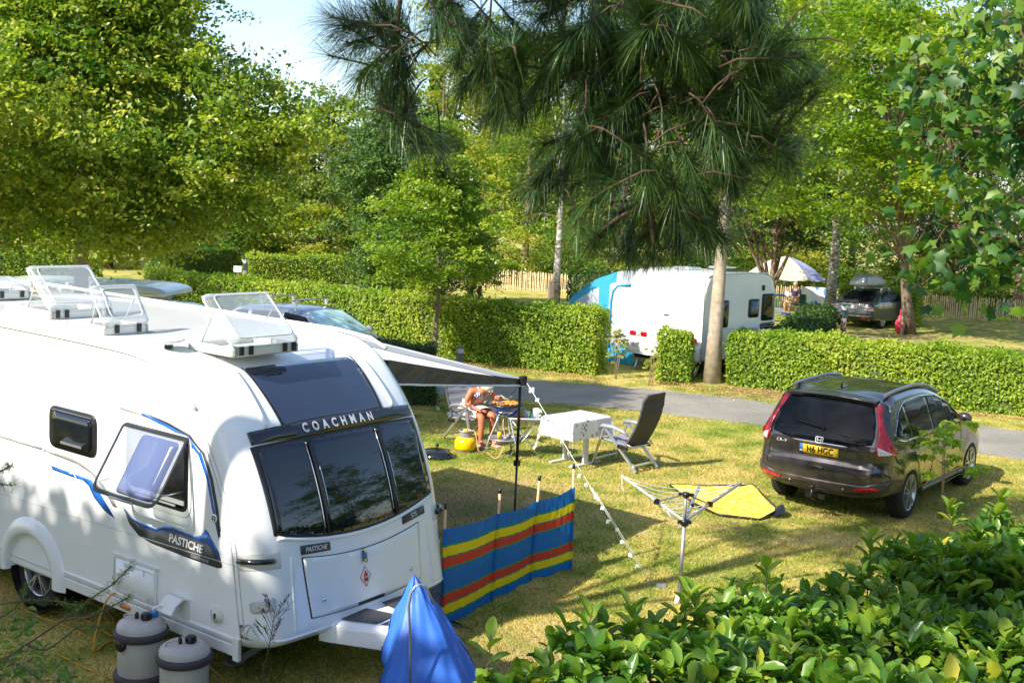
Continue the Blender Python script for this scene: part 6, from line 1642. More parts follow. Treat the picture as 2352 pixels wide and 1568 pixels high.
l7, l8 = at(850, 672), at(962, 678)
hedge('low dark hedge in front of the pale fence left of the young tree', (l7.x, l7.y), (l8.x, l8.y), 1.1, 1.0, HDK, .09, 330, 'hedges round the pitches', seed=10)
l9, l10 = at(1300, 705), at(1420, 715)
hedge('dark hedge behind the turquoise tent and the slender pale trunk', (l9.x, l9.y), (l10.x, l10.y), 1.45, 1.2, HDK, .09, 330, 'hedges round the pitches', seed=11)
b1 = at(880, 905); hedge('dark low hedge between the caravan awning and the road', (b1.x - 1.6, 20.9), (-1.42, 21.3), 1.15, .9, HDK, .05, 1100, 'hedges round the pitches', seed=12)  # shade on this hedge is put into its dark leaf colour

# dead leaves blown against the hedge feet and over the lawn
r = np.random.default_rng(77); P = []
for (A, B, w_, n) in (((-1.5, 27.7), (2.2, 26.0), .35, 900), ((3.3, 25.8), (4.2, 25.6), .3, 250), ((4.9, 25.6), (12, 22.2), .3, 1300), ((4.0, 25.3), (6.2, 24.6), .7, 700), ((1, 9), (5, 13), 1.8, 260), ((-1, 15), (6, 19), 2.5, 300)):
    t = r.random(n); P.append(np.stack([A[0] + (B[0] - A[0]) * t + r.normal(0, w_ * .4, n), A[1] + (B[1] - A[1]) * t - np.abs(r.normal(0, w_, n)), r.uniform(.012, .035, n)], 1))
P = np.concatenate(P); n = len(P); fl_ = leafcloud('fallen_leaves', P, r.normal(0, 1, (n, 3)) * (1, 1, .3), np.array((0, 0, 1)) + r.normal(0, .4, (n, 3)), .05 * r.uniform(.6, 1.2, n), .032, r.random(n), leafmat('leaf_dead', [(.22, .11, .04), (.38, .2, .08), (.5, .32, .13)], .8, .1), None, 'quad'); fl_['kind'] = 'stuff'

# ------------------------------------------------------------------ paling fence
fp = [(-9.5, 56.2), (-7.1, 55.6), (-3.3, 55.0), (.5, 54.3), (2.9, 52.6), (8.5, 52.0), (14.4, 50.9), (17.0, 49.6), (19.2, 48.7), (22.5, 48.4), (26, 48)]
fe = thing('paling_fence', 'long fence of thin pale split-wood palings in front of the far trees', 'fence', (0, 0, 0))
hh = .95
for i, (A, B) in enumerate(zip(fp, fp[1:])):
    A, B = Vector((*A, 0)), Vector((*B, 0)); n = int((B - A).length / .088); m = MB(); d = (B - A).normalized()
    for k in range(n):
        p = A.lerp(B, (k + random.uniform(-.2, .2)) / n); tl = d * random.uniform(-.02, .02); h1 = hh + random.uniform(-.05, .05); w_ = random.uniform(.014, .022)
        m.add([p - d * w_, p + d * w_, p + d * w_ + tl + Vector((0, 0, h1 - .04)), p + tl + Vector((0, 0, h1)), p - d * w_ + tl + Vector((0, 0, h1 - .04))] + [q + Vector((0, .02, 0)) for q in (p - d * w_, p + d * w_, p + d * w_ + tl + Vector((0, 0, h1 - .04)), p + tl + Vector((0, 0, h1)), p - d * w_ + tl + Vector((0, 0, h1 - .04)))],
              [(0, 1, 2, 3, 4), (9, 8, 7, 6, 5), (0, 5, 6, 1), (1, 6, 7, 2), (2, 7, 8, 3), (3, 8, 9, 4), (4, 9, 5, 0)])
    for z in (.2, .75): m.tube([A + Vector((0, .03, z)), B + Vector((0, .03, z))], .004, 4)
    m.build('paling_panel', 'pale', fe)
    MB().tube([B + Vector((0, .05, 0)), B + Vector((0, .05, 1.08))], .04, 7).build('post', 'pale', fe)
# fish towel on the fence
ta, tb2 = aty(1838, 668, 50.6), aty(1897, 668, 50.4)
o = MB().grid(lambda i, j: Vector((ta.x + (tb2.x - ta.x) * i, ta.y + (tb2.y - ta.y) * i - .12 + .03 * math.sin(i * 12), .98 - (.62 + .1 * math.sin(i * 3)) * j)), 16, 10).build('beach_towel', 'fishtowel')
tag(o, 'white beach towel with blue fish hanging over the paling fence', 'towel')
# ------------------------------------------------------------------ trees
def spray(C, z0, z1, Rr, prof, nsp, per, Ls, wsp, leafL, m, parent, name='crown', up=.15, droop=.35, asp=.5, shape='quad', r=None, lob=.2, inner=.5, tilt=.55, squash=(1, 1), lean=(0, 0), ph=None, stick=.1, clump=13, csig=.11, tint0=.45):
    r = r or rng
    h = r.random(nsp); az = r.random(nsp) * 2 * PI; ph = r.random(4) * 6 if ph is None else ph
    R0 = Rr * prof(h) * (1 + lob * np.sin(az * 3 + ph[0] + h * 6) + lob * .6 * np.sin(az * 7 + ph[1] + h * 13) + lob * .5 * np.sin(h * 23 + az * 2 + ph[2]))
    dep = 1 - inner * r.random(nsp) ** 1.6 + stick * (r.random(nsp) < .15) * r.random(nsp); rad = R0 * dep
    o = np.stack([np.cos(az) * squash[0], np.sin(az) * squash[1], np.zeros(nsp)], 1)
    tip = np.stack([C[0] + lean[0] * h + rad * o[:, 0], C[1] + lean[1] * h + rad * o[:, 1], z0 + (z1 - z0) * h + r.normal(0, .05 * (z1 - z0), nsp) * .5], 1)
    K = max(8, nsp // clump); ci = r.integers(0, K, nsp); sg = Rr * csig
    tip = np.where((r.random(nsp) < .85)[:, None], tip[ci] + r.normal(0, sg, (nsp, 3)) * (1, 1, .42), tip)
    ctint = .13 * r.normal(0, 1, K)
    el = up + (h - .45) * 1.1 + r.normal(0, .2, nsp)
    d = norm(o + r.normal(0, .25, (nsp, 3)) * (1, 1, .3) + np.stack([0 * el, 0 * el, el], 1))
    L = Ls * r.uniform(.6, 1.2, nsp); base = tip - d * L[:, None]
    n0 = norm(np.array((0, 0, 1.)) + o * .3 + r.normal(0, .25, (nsp, 3))); sd = norm(np.cross(n0, d)); n0 = np.cross(d, sd)
    k = nsp * per; I = np.repeat(np.arange(nsp), per); t = r.random(k) ** .75; s = r.uniform(-1, 1, k)
    wv = wsp * (1 - .55 * t) * L[I]
    P = base[I] + d[I] * (L[I] * t)[:, None] + sd[I] * (s * wv)[:, None] + n0[I] * (r.normal(0, .05, k) * L[I])[:, None]
    P[:, 2] -= droop * L[I] * (t ** 2 * .6 + s ** 2 * .25)
    D = d[I] * .7 + sd[I] * (np.sign(s) * .7)[:, None] + r.normal(0, .35, (k, 3)); D[:, 2] -= droop * .9
    Nn = n0[I] + r.normal(0, tilt, (k, 3))
    tint = np.clip(tint0 + ctint[ci][I] + (.10 * r.normal(0, 1, nsp))[I] + .14 * r.normal(0, 1, k) + .14 * (t - .5), 0, 1)
    lf = leafL * r.uniform(.65, 1.25, k)
    ob = leafcloud(name, P, D, Nn, lf, lf * asp, tint, m, parent, shape)
    return base, tip, ob
RND = lambda h: np.sqrt(np.clip(1 - (2 * h - 1) ** 2, .02, 1)) ** .8
BROAD = lambda h: np.clip(np.interp(h, [0, .12, .35, .7, 1], [.55, .9, 1, .8, .25]), 0, 1)
CONE = lambda h: np.interp(h, [0, .08, .5, 1], [.7, 1, .62, .06])
COL_ = lambda h: np.interp(h, [0, .1, .6, 1], [.6, 1, .85, .1])
def trunk(t, base, top, r0, r1, m, limbs=(), bend=.15, nseg=8, flare=1.35, name='trunk'):
    b, e = Vector(base), Vector(top); mb = MB(); pts = []; rs = []
    for i in range(nseg + 1):
        f = i / nseg; p = b.lerp(e, f) + Vector((math.sin(f * 5 + b.x) * bend * .5, math.cos(f * 4 + b.y) * bend * .3, 0)) * math.sin(PI * f)
        pts.append(p); rs.append((r0 + (r1 - r0) * f) * (1 + (flare - 1) * max(0, 1 - f * nseg / 1.2)))
    mb.tube(pts, rs, 12)
    for f, tipp, rr in limbs:
        s = pts[min(nseg, int(f * nseg))]; e2 = Vector(tipp); mid = s.lerp(e2, .5) + Vector((0, 0, .12 * (e2 - s).length))
        mb.tube(smoothp([s, mid, e2], 4), [rr + (rr * .25 - rr) * i / 8 for i in range(9)], 6)
    return mb.build(name, m, t)
def tree(label, x, y, H, z0, Rr, prof, nsp, per, Ls, leafL, lm, tr0=.15, tm='bark', name='broadleaf_tree', lean=(0, 0), off=(0, 0), seed=1, limbs=7, group=None, taper=.12, bend=.15, **k):
    t = thing(name, label, 'tree', (x, y, 0), 0, group)
    r = np.random.default_rng(seed); random.seed(seed)
    base, tip, ob = spray((off[0], off[1]), z0, H, Rr, prof, nsp, per, Ls, k.pop('wsp', .45), leafL, lm, t, r=r, lean=lean, **k)
    idx = r.choice(len(base), min(limbs, len(base)), replace=False)
    lb = [(min(.9, max(.25, (base[i][2] - .3) / H * .8)), tuple(base[i]), tr0 * .3) for i in idx]
    trunk(t, (0, 0, -.05), (off[0] + lean[0] * .8, off[1] + lean[1] * .8, H * .92), tr0, tr0 * taper, tm, lb, bend)
    return t
# big hornbeam at the left
tree('big leafy hornbeam with yellow-green drooping sprays filling the left of the photo', -6.8, 17.4, 8.9, 3.3, 3.1, lambda h: np.interp(h, [0, .05, .14, .33, .42, .5, .65, 1], [.4, .68, .88, 1, .84, .5, .47, .15]), 9500, 26, .58, .088, HB, .14, 'barkpale', 'hornbeam_tree', seed=3, lob=.13, droop=.6, limbs=0, inner=.6, stick=.15, wsp=.36, clump=26, csig=.10, tint0=.52, squash=(1.02, .8), off=(.1, 0), asp=.55)
# young hornbeam before the hedge
yb = at(993, 842)
tree('young cone-shaped hornbeam with a thin dark trunk in front of the sunlit hedge', yb.x, yb.y + .3, 5.9, 2.2, 1.7, lambda h: np.interp(h, [0, .12, .3, .6, 1], [.7, 1, .9, .45, .06]), 1900, 24, .45, .092, HBY, .06, 'bark', 'hornbeam_tree', seed=5, lob=.28, droop=.1, up=.35, limbs=16)
# leaning cypress
tree('dark green cypress with feathery layered foliage behind the young hornbeam', -3.6, 43, 7.9, .4, 2.5, COL_, 2800, 30, .95, .17, CY, .2, 'barkred', 'cypress_tree', seed=6, asp=.3, up=.5, droop=-.2, lean=(-1.0, 0), lob=.22)
tree('pale slender birch whose trunk stands by the fence in the middle of the photo', 1.68, 45.5, 13.5, 5.0, 2.6, RND, 900, 24, .9, .12, MG, .16, 'birch', 'birch_tree', seed=7)
pb_ = tree('tall tree with a pale smooth trunk rising beside the far caravan', 4.70, 26.05, 12.0, 4.6, 2.4, RND, 900, 26, .8, .12, PO, .165, 'barkpale', 'broadleaf_tree', seed=8, off=(.1, .2), lob=.25, taper=.4, bend=.05)
# low side crown of the bright oak
tree('bright yellow-green oak with pointed leaves spreading above the graphite saloon', 14.3, 40.4, 11.2, 4.2, 4.9, BROAD, 2100, 26, .95, .17, PO, .19, 'bark', 'oak_tree', seed=9, off=(-2.2, -1.2), lob=.42, limbs=18, asp=.62, stick=.25, droop=.1, wsp=.6, tilt=.4)
tree('dark bushy tree forking low into several stems beside the far caravan', 9.8, 43.1, 6.8, 2.6, 2.1, RND, 500, 22, .7, .12, DG, .16, 'bark', 'broadleaf_tree', seed=10, limbs=18)
mt = [o for o in bpy.data.objects if o.name.startswith('broadleaf_tree')][-1]
m = MB()
for k, (dx, dy) in enumerate(((-.9, 0), (-.45, .3), (.1, -.2), (.5, .2), (.95, 0), (-1.25, -.2))):
    m.tube(smoothp([Vector((0, 0, 1.0 + .15 * (k % 3))), Vector((dx * .35, dy * .4, 1.9)), Vector((dx, dy, 3.6)), Vector((dx * 1.3, dy, 4.6))], 4), [.09 - .07 * i / 12 for i in range(13)], 7)
m.build('stem', 'bark', mt)
tree('weeping birch with a white mottled trunk standing beside the parasol', 13.05, 46.4, 16, 4.6, 2.9, BROAD, 1700, 24, 1.1, .09, GG, .2, 'birch', 'birch_tree', seed=11, droop=1.1, up=-.2, asp=.6)
tree('tall feathery yellow-green conifer at the upper right', 22.5, 50, 19, 2.0, 3.6, CONE, 1600, 26, 1.2, .14, GG, .3, 'barkred', 'conifer_tree', seed=12, asp=.3, droop=.3)
tree('dark flat-layered cedar behind the fence at the right', 20.5, 54.5, 11, 3.2, 5.0, BROAD, 1700, 26, 1.4, .16, DG, .28, 'barkred', 'cedar_tree', seed=13, asp=.3, droop=.2, tilt=.25, lob=.35)
# trees behind the fence: every crown its own cloud
rowlab = {0: 'pale loose shrubby tree', 1: 'mid green rounded tree', 2: 'yellow-green sunlit tree', 3: 'dark green dense tree'}
rowm = {0: GG, 1: MG, 2: YG, 3: DG}
rows = [  # x, y, H, z0, R, kind, where
 (-27, 60, 13, .5, 4.5, 1, 'far left behind the big hornbeam'), (-21, 58, 11.5, .4, 4.2, 2, 'beyond the hornbeam near the left edge'), (-17.2, 64, 8.4, .4, 3.8, 0, 'under the open sky left of the pine branch'),
 (-12.6, 60, 8.2, .3, 3.4, 2, 'below the gap of sky, near its left half'), (-11.0, 66, 10.0, .4, 3.4, 0, 'at the right end of the sky gap with bare pale limbs'), (-7.8, 61, 7.0, .3, 3.2, 0, 'just left of the feathery cypress'),
 (-4.5, 66, 15, .5, 4.4, 2, 'tall above the feathery cypress'), (.5, 62, 13, .3, 4.2, 2, 'behind the young hornbeam and the fence'), (5.5, 60, 17, .3, 4.6, 2, 'behind the middle birch trunk'),
 (4.2, 70, 20, 2, 5, 1, 'highest behind the pine branch'), (10.5, 62, 18, .3, 4.8, 1, 'behind the far caravan roof'), (16, 64, 20, .3, 5, 1, 'behind the parasol'), (20.5, 60, 13, .3, 4, 3, 'behind the graphite saloon'),
 (25.5, 62, 19, .3, 5, 1, 'far right behind the fence'), (30, 56, 16, .3, 4.6, 0, 'at the right edge of the photo'), (11, 74, 24, 3, 5.5, 1, 'in the second row at the top middle'), (22, 74, 24, 3, 5.5, 1, 'in the second row at the upper right'),
 (-2.5, 78, 17, 3, 5.5, 1, 'in the second row above the young hornbeam')]
for i, (x, y, H, z0, Rr, k, wh) in enumerate(rows):
    tree(rowlab[k] + ' ' + wh, x, y, H, z0, Rr, RND if H < 12 else BROAD, int(520 + 26 * H * Rr / 4.5), 24, 1.25, .22, rowm[k], .22, 'birch' if k == 0 else 'bark', 'woodland_tree', seed=40 + i, lob=.3, group='trees beyond the paling fence', wsp=.5)
for i, (x, y, H, Rr, k, wh) in enumerate([(-24, 57.5, 3.0, 2.6, 2, 'at the far left'), (-15, 58, 3.4, 2.4, 1, 'left of the sunny flat hedge'), (-10.2, 58.2, 3.6, 2.5, 2, 'above the sunny flat hedge'), (-6, 58, 3.0, 2.3, 1, 'behind the left end of the fence'), (-1.5, 57.8, 3.6, 2.5, 2, 'behind the young hornbeam'), (2.6, 56.8, 3.2, 2.2, 1, 'beside the middle birch trunk'), (6.0, 56.5, 3.6, 2.4, 2, 'above the turquoise tent'),
   (9.5, 55.8, 3.6, 2.4, 1, 'behind the far caravan'), (13.2, 55.0, 3.4, 2.3, 2, 'behind the parasol'), (16.6, 53.6, 3.8, 2.4, 1, 'left of the saloon roof box'), (19.8, 52.8, 3.6, 2.3, 2, 'right of the saloon'), (23.2, 51.8, 3.4, 2.3, 1, 'at the right end of the fence'), (27, 51.5, 3.4, 2.3, 2, 'past the right edge of the fence')]):
    t = tree('%s shrub behind the fence %s' % (('dense mid green', 'sunlit yellow-green')[k == 2], wh), x, y, H, .1, Rr, RND, 420, 22, .8, .16, rowm[k], .06, 'bark', 'shrub', seed=80 + i, lob=.3, group='shrubs behind the fence')
    t['category'] = 'shrub'
# distant conifer skyline
P = []; r = np.random.default_rng(3); cs_ = []
for k in range(46):
    x = -46 + k * 1.6 + r.normal(0, .6); H = 12.5 + r.normal(0, 1.4) + 3 * math.sin(k * .3)
    n = 700; h = r.random(n); a = r.random(n) * 2 * PI; R_ = 2.2 * (1 - h) + .15
    P.append(np.stack([x + R_ * np.cos(a), 100 + r.normal(0, 3) + R_ * np.sin(a), H * (.15 + .85 * h)], 1))
P = np.concatenate(P); n = len(P)
fw_ = leafcloud('distant_wood', P, r.normal(0, 1, (n, 3)), r.normal(0, 1, (n, 3)), .7, .45, r.random(n), DG, None, 'quad'); fw_['kind'] = 'stuff'
# unseen trees added beside the picture for reflections in the paint and for shade
src = [o for o in bpy.data.objects if o.name == 'woodland_tree'][0]
for k, (x, y, s_, wh) in enumerate(((-16.3, 27, .75, 'beyond the left edge behind the big hornbeam'), (-14.0, 21.5, .62, 'beyond the left edge beside the big hornbeam'), (19, 12, .75, 'beyond the right edge near the brown-grey car'), (24, 20, .9, 'beyond the right edge across the road'), (26, 28, .9, 'beyond the right edge behind the wide hedge'), (34, 33, 1.0, 'far beyond the right edge'), (40, 25, 1.0, 'farthest beyond the right edge across the road'), (14, 2, .7, 'beside the viewpoint on the right'), (9, -7, .8, 'behind the viewpoint'))):
    o = dup(src, (x, y, 0), k * 1.3, 'unseen mid green tree added out of the picture ' + wh); o.scale = (s_, s_, s_); o['group'] = 'unseen trees added outside the picture'
hedge('unseen tall dense evergreen screen added far left to shade the caravan side', (-22.5, 6.1), (-9.4, -3.1), 10.7, 2.0, HDK, .26, 75, None, seed=20)  # unseen caster, added and sized for the shade edge on the caravan wall
tree('unseen tall tree added behind the viewpoint to shade the laurel hedge', -3.9, .2, 9.0, 5.4, 2.3, RND, 260, 26, .7, .14, DG, .2, 'bark', 'broadleaf_tree', seed=130)  # caster out of view, added for its shade on the laurel
tree('unseen tall tree added left of the viewpoint to shade the grass by the brown-grey car', -6.2, 5.6, 11.8, 8.2, 1.5, RND, 300, 26, .7, .13, DG, .16, 'bark', 'broadleaf_tree', seed=131, off=(2.2, .6))  # caster out of view, added to darken the lawn behind the car

# ------------------------------------------------------------------ posts, lamps and small things
def post(label, p, h, w=.09, name='wooden_post', plate=False, top=None):
    t = thing(name, label, 'post', (p.x, p.y, 0), .3)
    MB().box((0, 0, h / 2), (w, w * .8, h), bev=.012).build('shaft', 'postwood', t)
    if plate: MB().box((0, -w * .42, h - .10), (w * .95, .012, .09)).build('sign_plate', 'paleline', t)
    return t
post('weathered wooden post with a small grey plate near the awning tip', at(1053, 905), 1.0, .12, plate=True)
post('wide grey wooden post leaning against the middle birch trunk', at(1264, 712), 1.15, .2)
post('short dark wooden post on the far lawn beside the white box', at(1101, 700), .75, .13)
post('thin pale wooden post beside the red sack', at(2071, 772), 1.25, .1)
hb_ = at(1080, 702); t = thing('power_pillar', 'white electricity box on a short post on the far lawn', 'electricity box', (hb_.x, hb_.y, 0), .2)
MB().box((0, 0, .9), (.34, .2, .5), bev=.02).build('box', 'white2', t); MB().box((0, 0, .33), (.2, .14, .66)).build('post', 'postwood', t); MB().box((.1, -.11, .78), (.06, .03, .1)).build('socket', 'bluepl', t)
def lamp(label, p, s=1.):
    t = thing('bollard_lamp', label, 'lamp', (p.x, p.y, 0), .3, 'bollard lamps')
    MB().tube([(0, 0, 0), (0, 0, .62 * s)], .085 * s, 8).build('wooden_base', 'postwood', t)
    MB().box((0, 0, .74 * s), (.17 * s, .17 * s, .24 * s), bev=.01).build('housing', 'lampgreen', t)
    MB().lathe([(.001, .86 * s), (.07 * s, .86 * s), (.14 * s, 1.0 * s), (.001, 1.0 * s)], 4, (0, 0, 0), smooth=False).build('lantern', 'clearlens', t)
    MB().box((0, 0, 1.02 * s), (.26 * s, .26 * s, .03 * s), bev=.008).build('cap', 'lampgreen', t)
    return t
lamp('bollard lamp on a wooden base standing in front of the graphite saloon', at(1935, 777), 1.12)
lamp('dark bollard lamp standing between two hedges on the left', at(563, 662), 1.25)
ns = at(546, 660); t = thing('number_sign', 'small white sign on a short wooden post left of the dark bollard lamp', 'sign', (ns.x, ns.y, 0)); MB().box((0, 0, .35), (.12, .08, .7)).build('post', 'postwood', t); MB().box((0, -.06, .8), (.34, .03, .26)).build('sign_board', 'white2', t)
# red sack
rs_ = at(2065, 768)
o = MB().grid(lambda i, j: Vector((rs_.x + (.19 * math.sin(PI * min(1, i * 1.25 + .02)) ** .6 * (1 - .35 * i) + .01) * (1 + .1 * math.sin(j * 2 * PI * 5 + i * 9)) * math.cos(2 * PI * j), rs_.y + (.15 * math.sin(PI * min(1, i * 1.25 + .02)) ** .6 * (1 - .35 * i)) * math.sin(2 * PI * j), .9 * i)) if i < .8 else Vector((rs_.x + .035 * math.cos(2 * PI * j), rs_.y + .035 * math.sin(2 * PI * j), .9 * i)), 18, 24).build('rubbish_sack', 'redbag')
tag(o, 'knotted red plastic sack leaning by the thick tree trunk', 'sack')
# folded airer lying on the far lawn
fa = [aty(1180, 690, 44), aty(1215, 700, 44), aty(1248, 690, 43.8), aty(1262, 702, 43.5), aty(1308, 695, 43.5)]
o = MB().tube([p for p in (at(1170, 694, .55), at(1200, 702, .3), at(1235, 692, .6), at(1262, 704, .25), at(1310, 694, .5))], .03, 6).build('fallen_airer', 'whitemetal'); tag(o, 'white metal frame lying on the lawn beyond the sunlit hedge', 'frame')

# sapling by the car, two yellow saplings
def sapling(label, p, H, n, leafL, m, spread, name='sapling', seed=0, stems=2):
    t = thing(name, label, 'sapling', (p.x, p.y, 0)); r = np.random.default_rng(seed); mb = MB(); PP = []; DD = []; NN = []
    for s in range(stems):
        top = Vector((r.normal(0, .06), r.normal(0, .06), H * r.uniform(.85, 1)))
        base = Vector((r.normal(0, .03), r.normal(0, .03), 0)); mb.tube([base, base.lerp(top, .5) + Vector((r.normal(0, .03), 0, 0)), top], [.012, .008, .003], 6)
        for k in range(n):
            f = r.uniform(.3, 1) if s == 0 else r.uniform(.45, 1); b = base.lerp(top, f); a = r.random() * 2 * PI; Lb = spread * r.uniform(.4, 1) * (1.25 - f * .6)
            d = Vector((math.cos(a), math.sin(a), r.uniform(.1, .6))).normalized(); e = b + d * Lb; mid = b.lerp(e, .5) + Vector((0, 0, .03)); e.z -= .04
            mb.tube([b, mid, e], [.005, .004, .002], 5)
            for q in range(6):
                c_ = mid.lerp(e, r.uniform(.1, 1)) if q % 2 else e
                kk = int(r.integers(5, 8))
                for j in range(kk):
                    aa = 2 * PI * j / kk + r.random(); PP.append(c_); DD.append((math.cos(aa), math.sin(aa), r.uniform(-.9, .2))); NN.append((r.normal(0, .7), r.normal(-.5, .7), 1))
    mb.build('stem', 'wood2', t)
    leafcloud('foliage', np.array([tuple(p_) for p_ in PP]), np.array(DD), np.array(NN), leafL * r.uniform(.7, 1.2, len(PP)), leafL * .42, r.uniform(.3, 1, len(PP)), m, t, 'ellipse')
YGS = leafmat('leaf_sapling', [(.16, .28, .02), (.26, .4, .03), (.4, .5, .05)], .45, .45)
M['wood2'] = mat('sapling_stem', (.3, .22, .14), .8)
sapling('young leafy sapling growing in front of the brown-grey car door', at(2155, 1188), 1.3, 10, .095, YGS, .62, seed=4, stems=2)
sapling('thin sapling with yellow leaves in front of the tent corner', at(1412, 870), 1.15, 9, .06, YG, .3, seed=5, stems=3)
sapling('small sparse sapling left of the narrow hedge block', at(1492, 885), .9, 7, .05, YG, .28, seed=6, stems=3)

# dead stalk in the foreground
ds = at(598, 1660); t = thing('dried_weed', 'dry brown weed stalk with a branching head in front of the caravan corner', 'weed', (ds.x, ds.y, 0))
mb = MB(); r = np.random.default_rng(8)
S0 = [Vector((0, 0, 0)), Vector((.01, 0, .35)), Vector((.06, 0, .62)), Vector((.09, 0, .85))]
mb.tube(smoothp(S0), .0028, 5)
for k in range(16):
    f = .45 + .55 * k / 16; b = S0[1].lerp(S0[3], f); d = Vector(((-1) ** k * r.uniform(.25, .8), r.normal(0, .2), 1)).normalized(); L = r.uniform(.08, .22) * (1.1 if f > .7 else 1)
    e = b + d * L; mb.tube([b, b.lerp(e, .5) + Vector((0, 0, .01)), e], .0017, 4)
    for q in range(5):
        c_ = b.lerp(e, r.uniform(.4, 1)); d2 = (d + Vector((r.normal(0, .5), r.normal(0, .4), .4))).normalized(); mb.tube([c_, c_ + d2 * .03, c_ + d2 * .045], [.0012, .0035, .001], 4)
mb.build('stalk', 'twig', t)

# ------------------------------------------------------------------ laurel hedge in the foreground
lt = thing('laurel_hedge', 'glossy big-leaved laurel hedge filling the lower right foreground', 'hedge', (0, 0, 0))
e = np.array((.765, .643, 0)); nn = np.array((-.643, .765, 0)); A0 = np.array((-.11, 4.37, 0)) - nn * .10
r = np.random.default_rng(21)
core = MB().box(Vector(A0 + e * 4.2 - nn * .85) + Vector((0, 0, .87)), (10.4, 1.5, 1.74), rz=math.atan2(e[1], e[0])).build('branches', 'hedgecore', lt)
S = []; AX = []
ns = 3900
u = r.uniform(-1.3, 9.3, ns); v = r.uniform(-1.75, .02, ns); S.append(A0 + u[:, None] * e + v[:, None] * nn + np.stack([0 * u, 0 * u, 1.84 + .06 * np.sin(u * 2.3) + .05 * np.sin(u * 5.1 + v * 4) + r.normal(0, .035, ns)], 1)); AX.append(np.stack([r.normal(0, .35, ns), r.normal(0, .35, ns), np.ones(ns)], 1))
ns2 = 1500; u = r.uniform(-1.3, 9.3, ns2); z = r.uniform(.5, 1.85, ns2)
S.append(A0 + u[:, None] * e + (.03 * np.sin(u * 4) + r.normal(0, .03, ns2))[:, None] * nn + z[:, None] * np.array((0, 0, 1))); AX.append(nn + r.normal(0, .4, (ns2, 3)) + np.array((0, 0, .8)))
ns3 = 700; u = r.uniform(-1.3, 6, ns3); z = r.uniform(1.0, 1.85, ns3)
S.append(A0 + u[:, None] * e - (1.75 + r.normal(0, .03, ns3))[:, None] * nn + z[:, None] * np.array((0, 0, 1))); AX.append(-nn + r.normal(0, .4, (ns3, 3)) + np.array((0, 0, .8)))
S = np.concatenate(S); AX = norm(np.concatenate(AX)); per = 7; I = np.repeat(np.arange(len(S)), per); J = np.tile(np.arange(per), len(S)); k = len(I)
t1v = norm(np.cross(AX, r.normal(0, 1, AX.shape))); t2v = np.cross(AX, t1v)
ang = J * 2.4 + r.normal(0, .3, k) + np.repeat(r.random(len(S)) * 6, per); hgt = J / per * .085
rad_ = t1v[I] * np.cos(ang)[:, None] + t2v[I] * np.sin(ang)[:, None]
opn = 1.02 - .5 * J / per + r.normal(0, .18, k)
D = rad_ * opn[:, None] + AX[I] * (1.1 - opn * .75)[:, None]
Pn = S[I] + AX[I] * hgt[:, None]; Nn = AX[I] * opn[:, None] - rad_ * (1.05 - opn)[:, None] * .9 + r.normal(0, .12, (k, 3))
lf = .118 * r.uniform(.5, 1.2, k) * (1 - .15 * (J / per))
tint = np.clip(.30 + .10 * J / per + np.repeat(.14 * r.normal(0, 1, len(S)), per) + .10 * r.normal(0, 1, k) + (r.random(k) < .012) * .6, 0, 1)
leafcloud('foliage', Pn, D, Nn, lf, lf * r.uniform(.42, .6, k), tint, LR, lt, 'ellipse')
# a few long shoots standing out of the top
PP = []; DD = []; NNn = []; mb = MB()
for (X, Y, yy, n) in ((1118, 1500, 4.3, 4), (1560, 1400, 4.95, 7), (1600, 1400, 4.98, 7), (1340, 1450, 4.5, 7), (1460, 1430, 4.65, 7), (1765, 1335, 5.3, 8), (2000, 1265, 6.0, 8), (2190, 1190, 6.8, 8), (2300, 1165, 7.2, 8)):
    b = aty(X, Y, yy); b.z -= .05; tp_ = b + Vector((r.normal(0, .02), 0, .13)); mb.tube([b - Vector((0, 0, .2)), tp_], [.004, .002], 5)
    for j in range(n):
        f = j / n; a = j * 2.4 + r.random(); PP.append(b.lerp(tp_, f)); DD.append((math.cos(a) * .7, math.sin(a) * .7, .45 + .7 * f)); NNn.append((-math.cos(a) * .5, -math.sin(a) * .5, .8))
mb.build('shoot_stems', 'twig', lt)
leafcloud('shoot_leaves', np.array([tuple(p) for p in PP]), np.array(DD), np.array(NNn), .11, .052, r.uniform(.35, .75, len(PP)), LR, lt, 'ellipse')

# ------------------------------------------------------------------ pine branch overhead
pt = thing('pine_tree', 'dark long-needled pine whose branches hang down into the top middle of the photo', 'tree', (0, 0, 0))
r = np.random.default_rng(33); mb = MB(); PP = []; DD = []; NNn = []; LL = []; TT = []
def needles(tip, ax, n, L, spread=1.3, tl=.13):
    ax = np.array(ax, float); ax /= np.linalg.norm(ax); a = norm(np.cross(ax, r.normal(0, 1, 3))[None])[0]; b = np.cross(ax, a)
    t = r.random(n) ** .7; ph = r.random(n) * 2 * PI; th = spread * r.uniform(.25, 1, n) * (1.25 - .6 * t)
    d = ax * np.cos(th)[:, None] + (a * np.cos(ph)[:, None] + b * np.sin(ph)[:, None]) * np.sin(th)[:, None]
    d[:, 2] -= .16 * r.uniform(.2, 1.3, n); PP.append(np.array(tip) - ax * ((1 - t) * tl)[:, None]); DD.append(d); NNn.append(np.tile((0, 0, 1.), (n, 1)) + r.normal(0, .2, (n, 3))); LL.append(L * r.uniform(.7, 1.1, n)); TT.append(np.clip(r.normal(.3, .18, n) + (t > .75) * .15, 0, 1))
def V3(X, Y, y): return aty(X, Y, y)
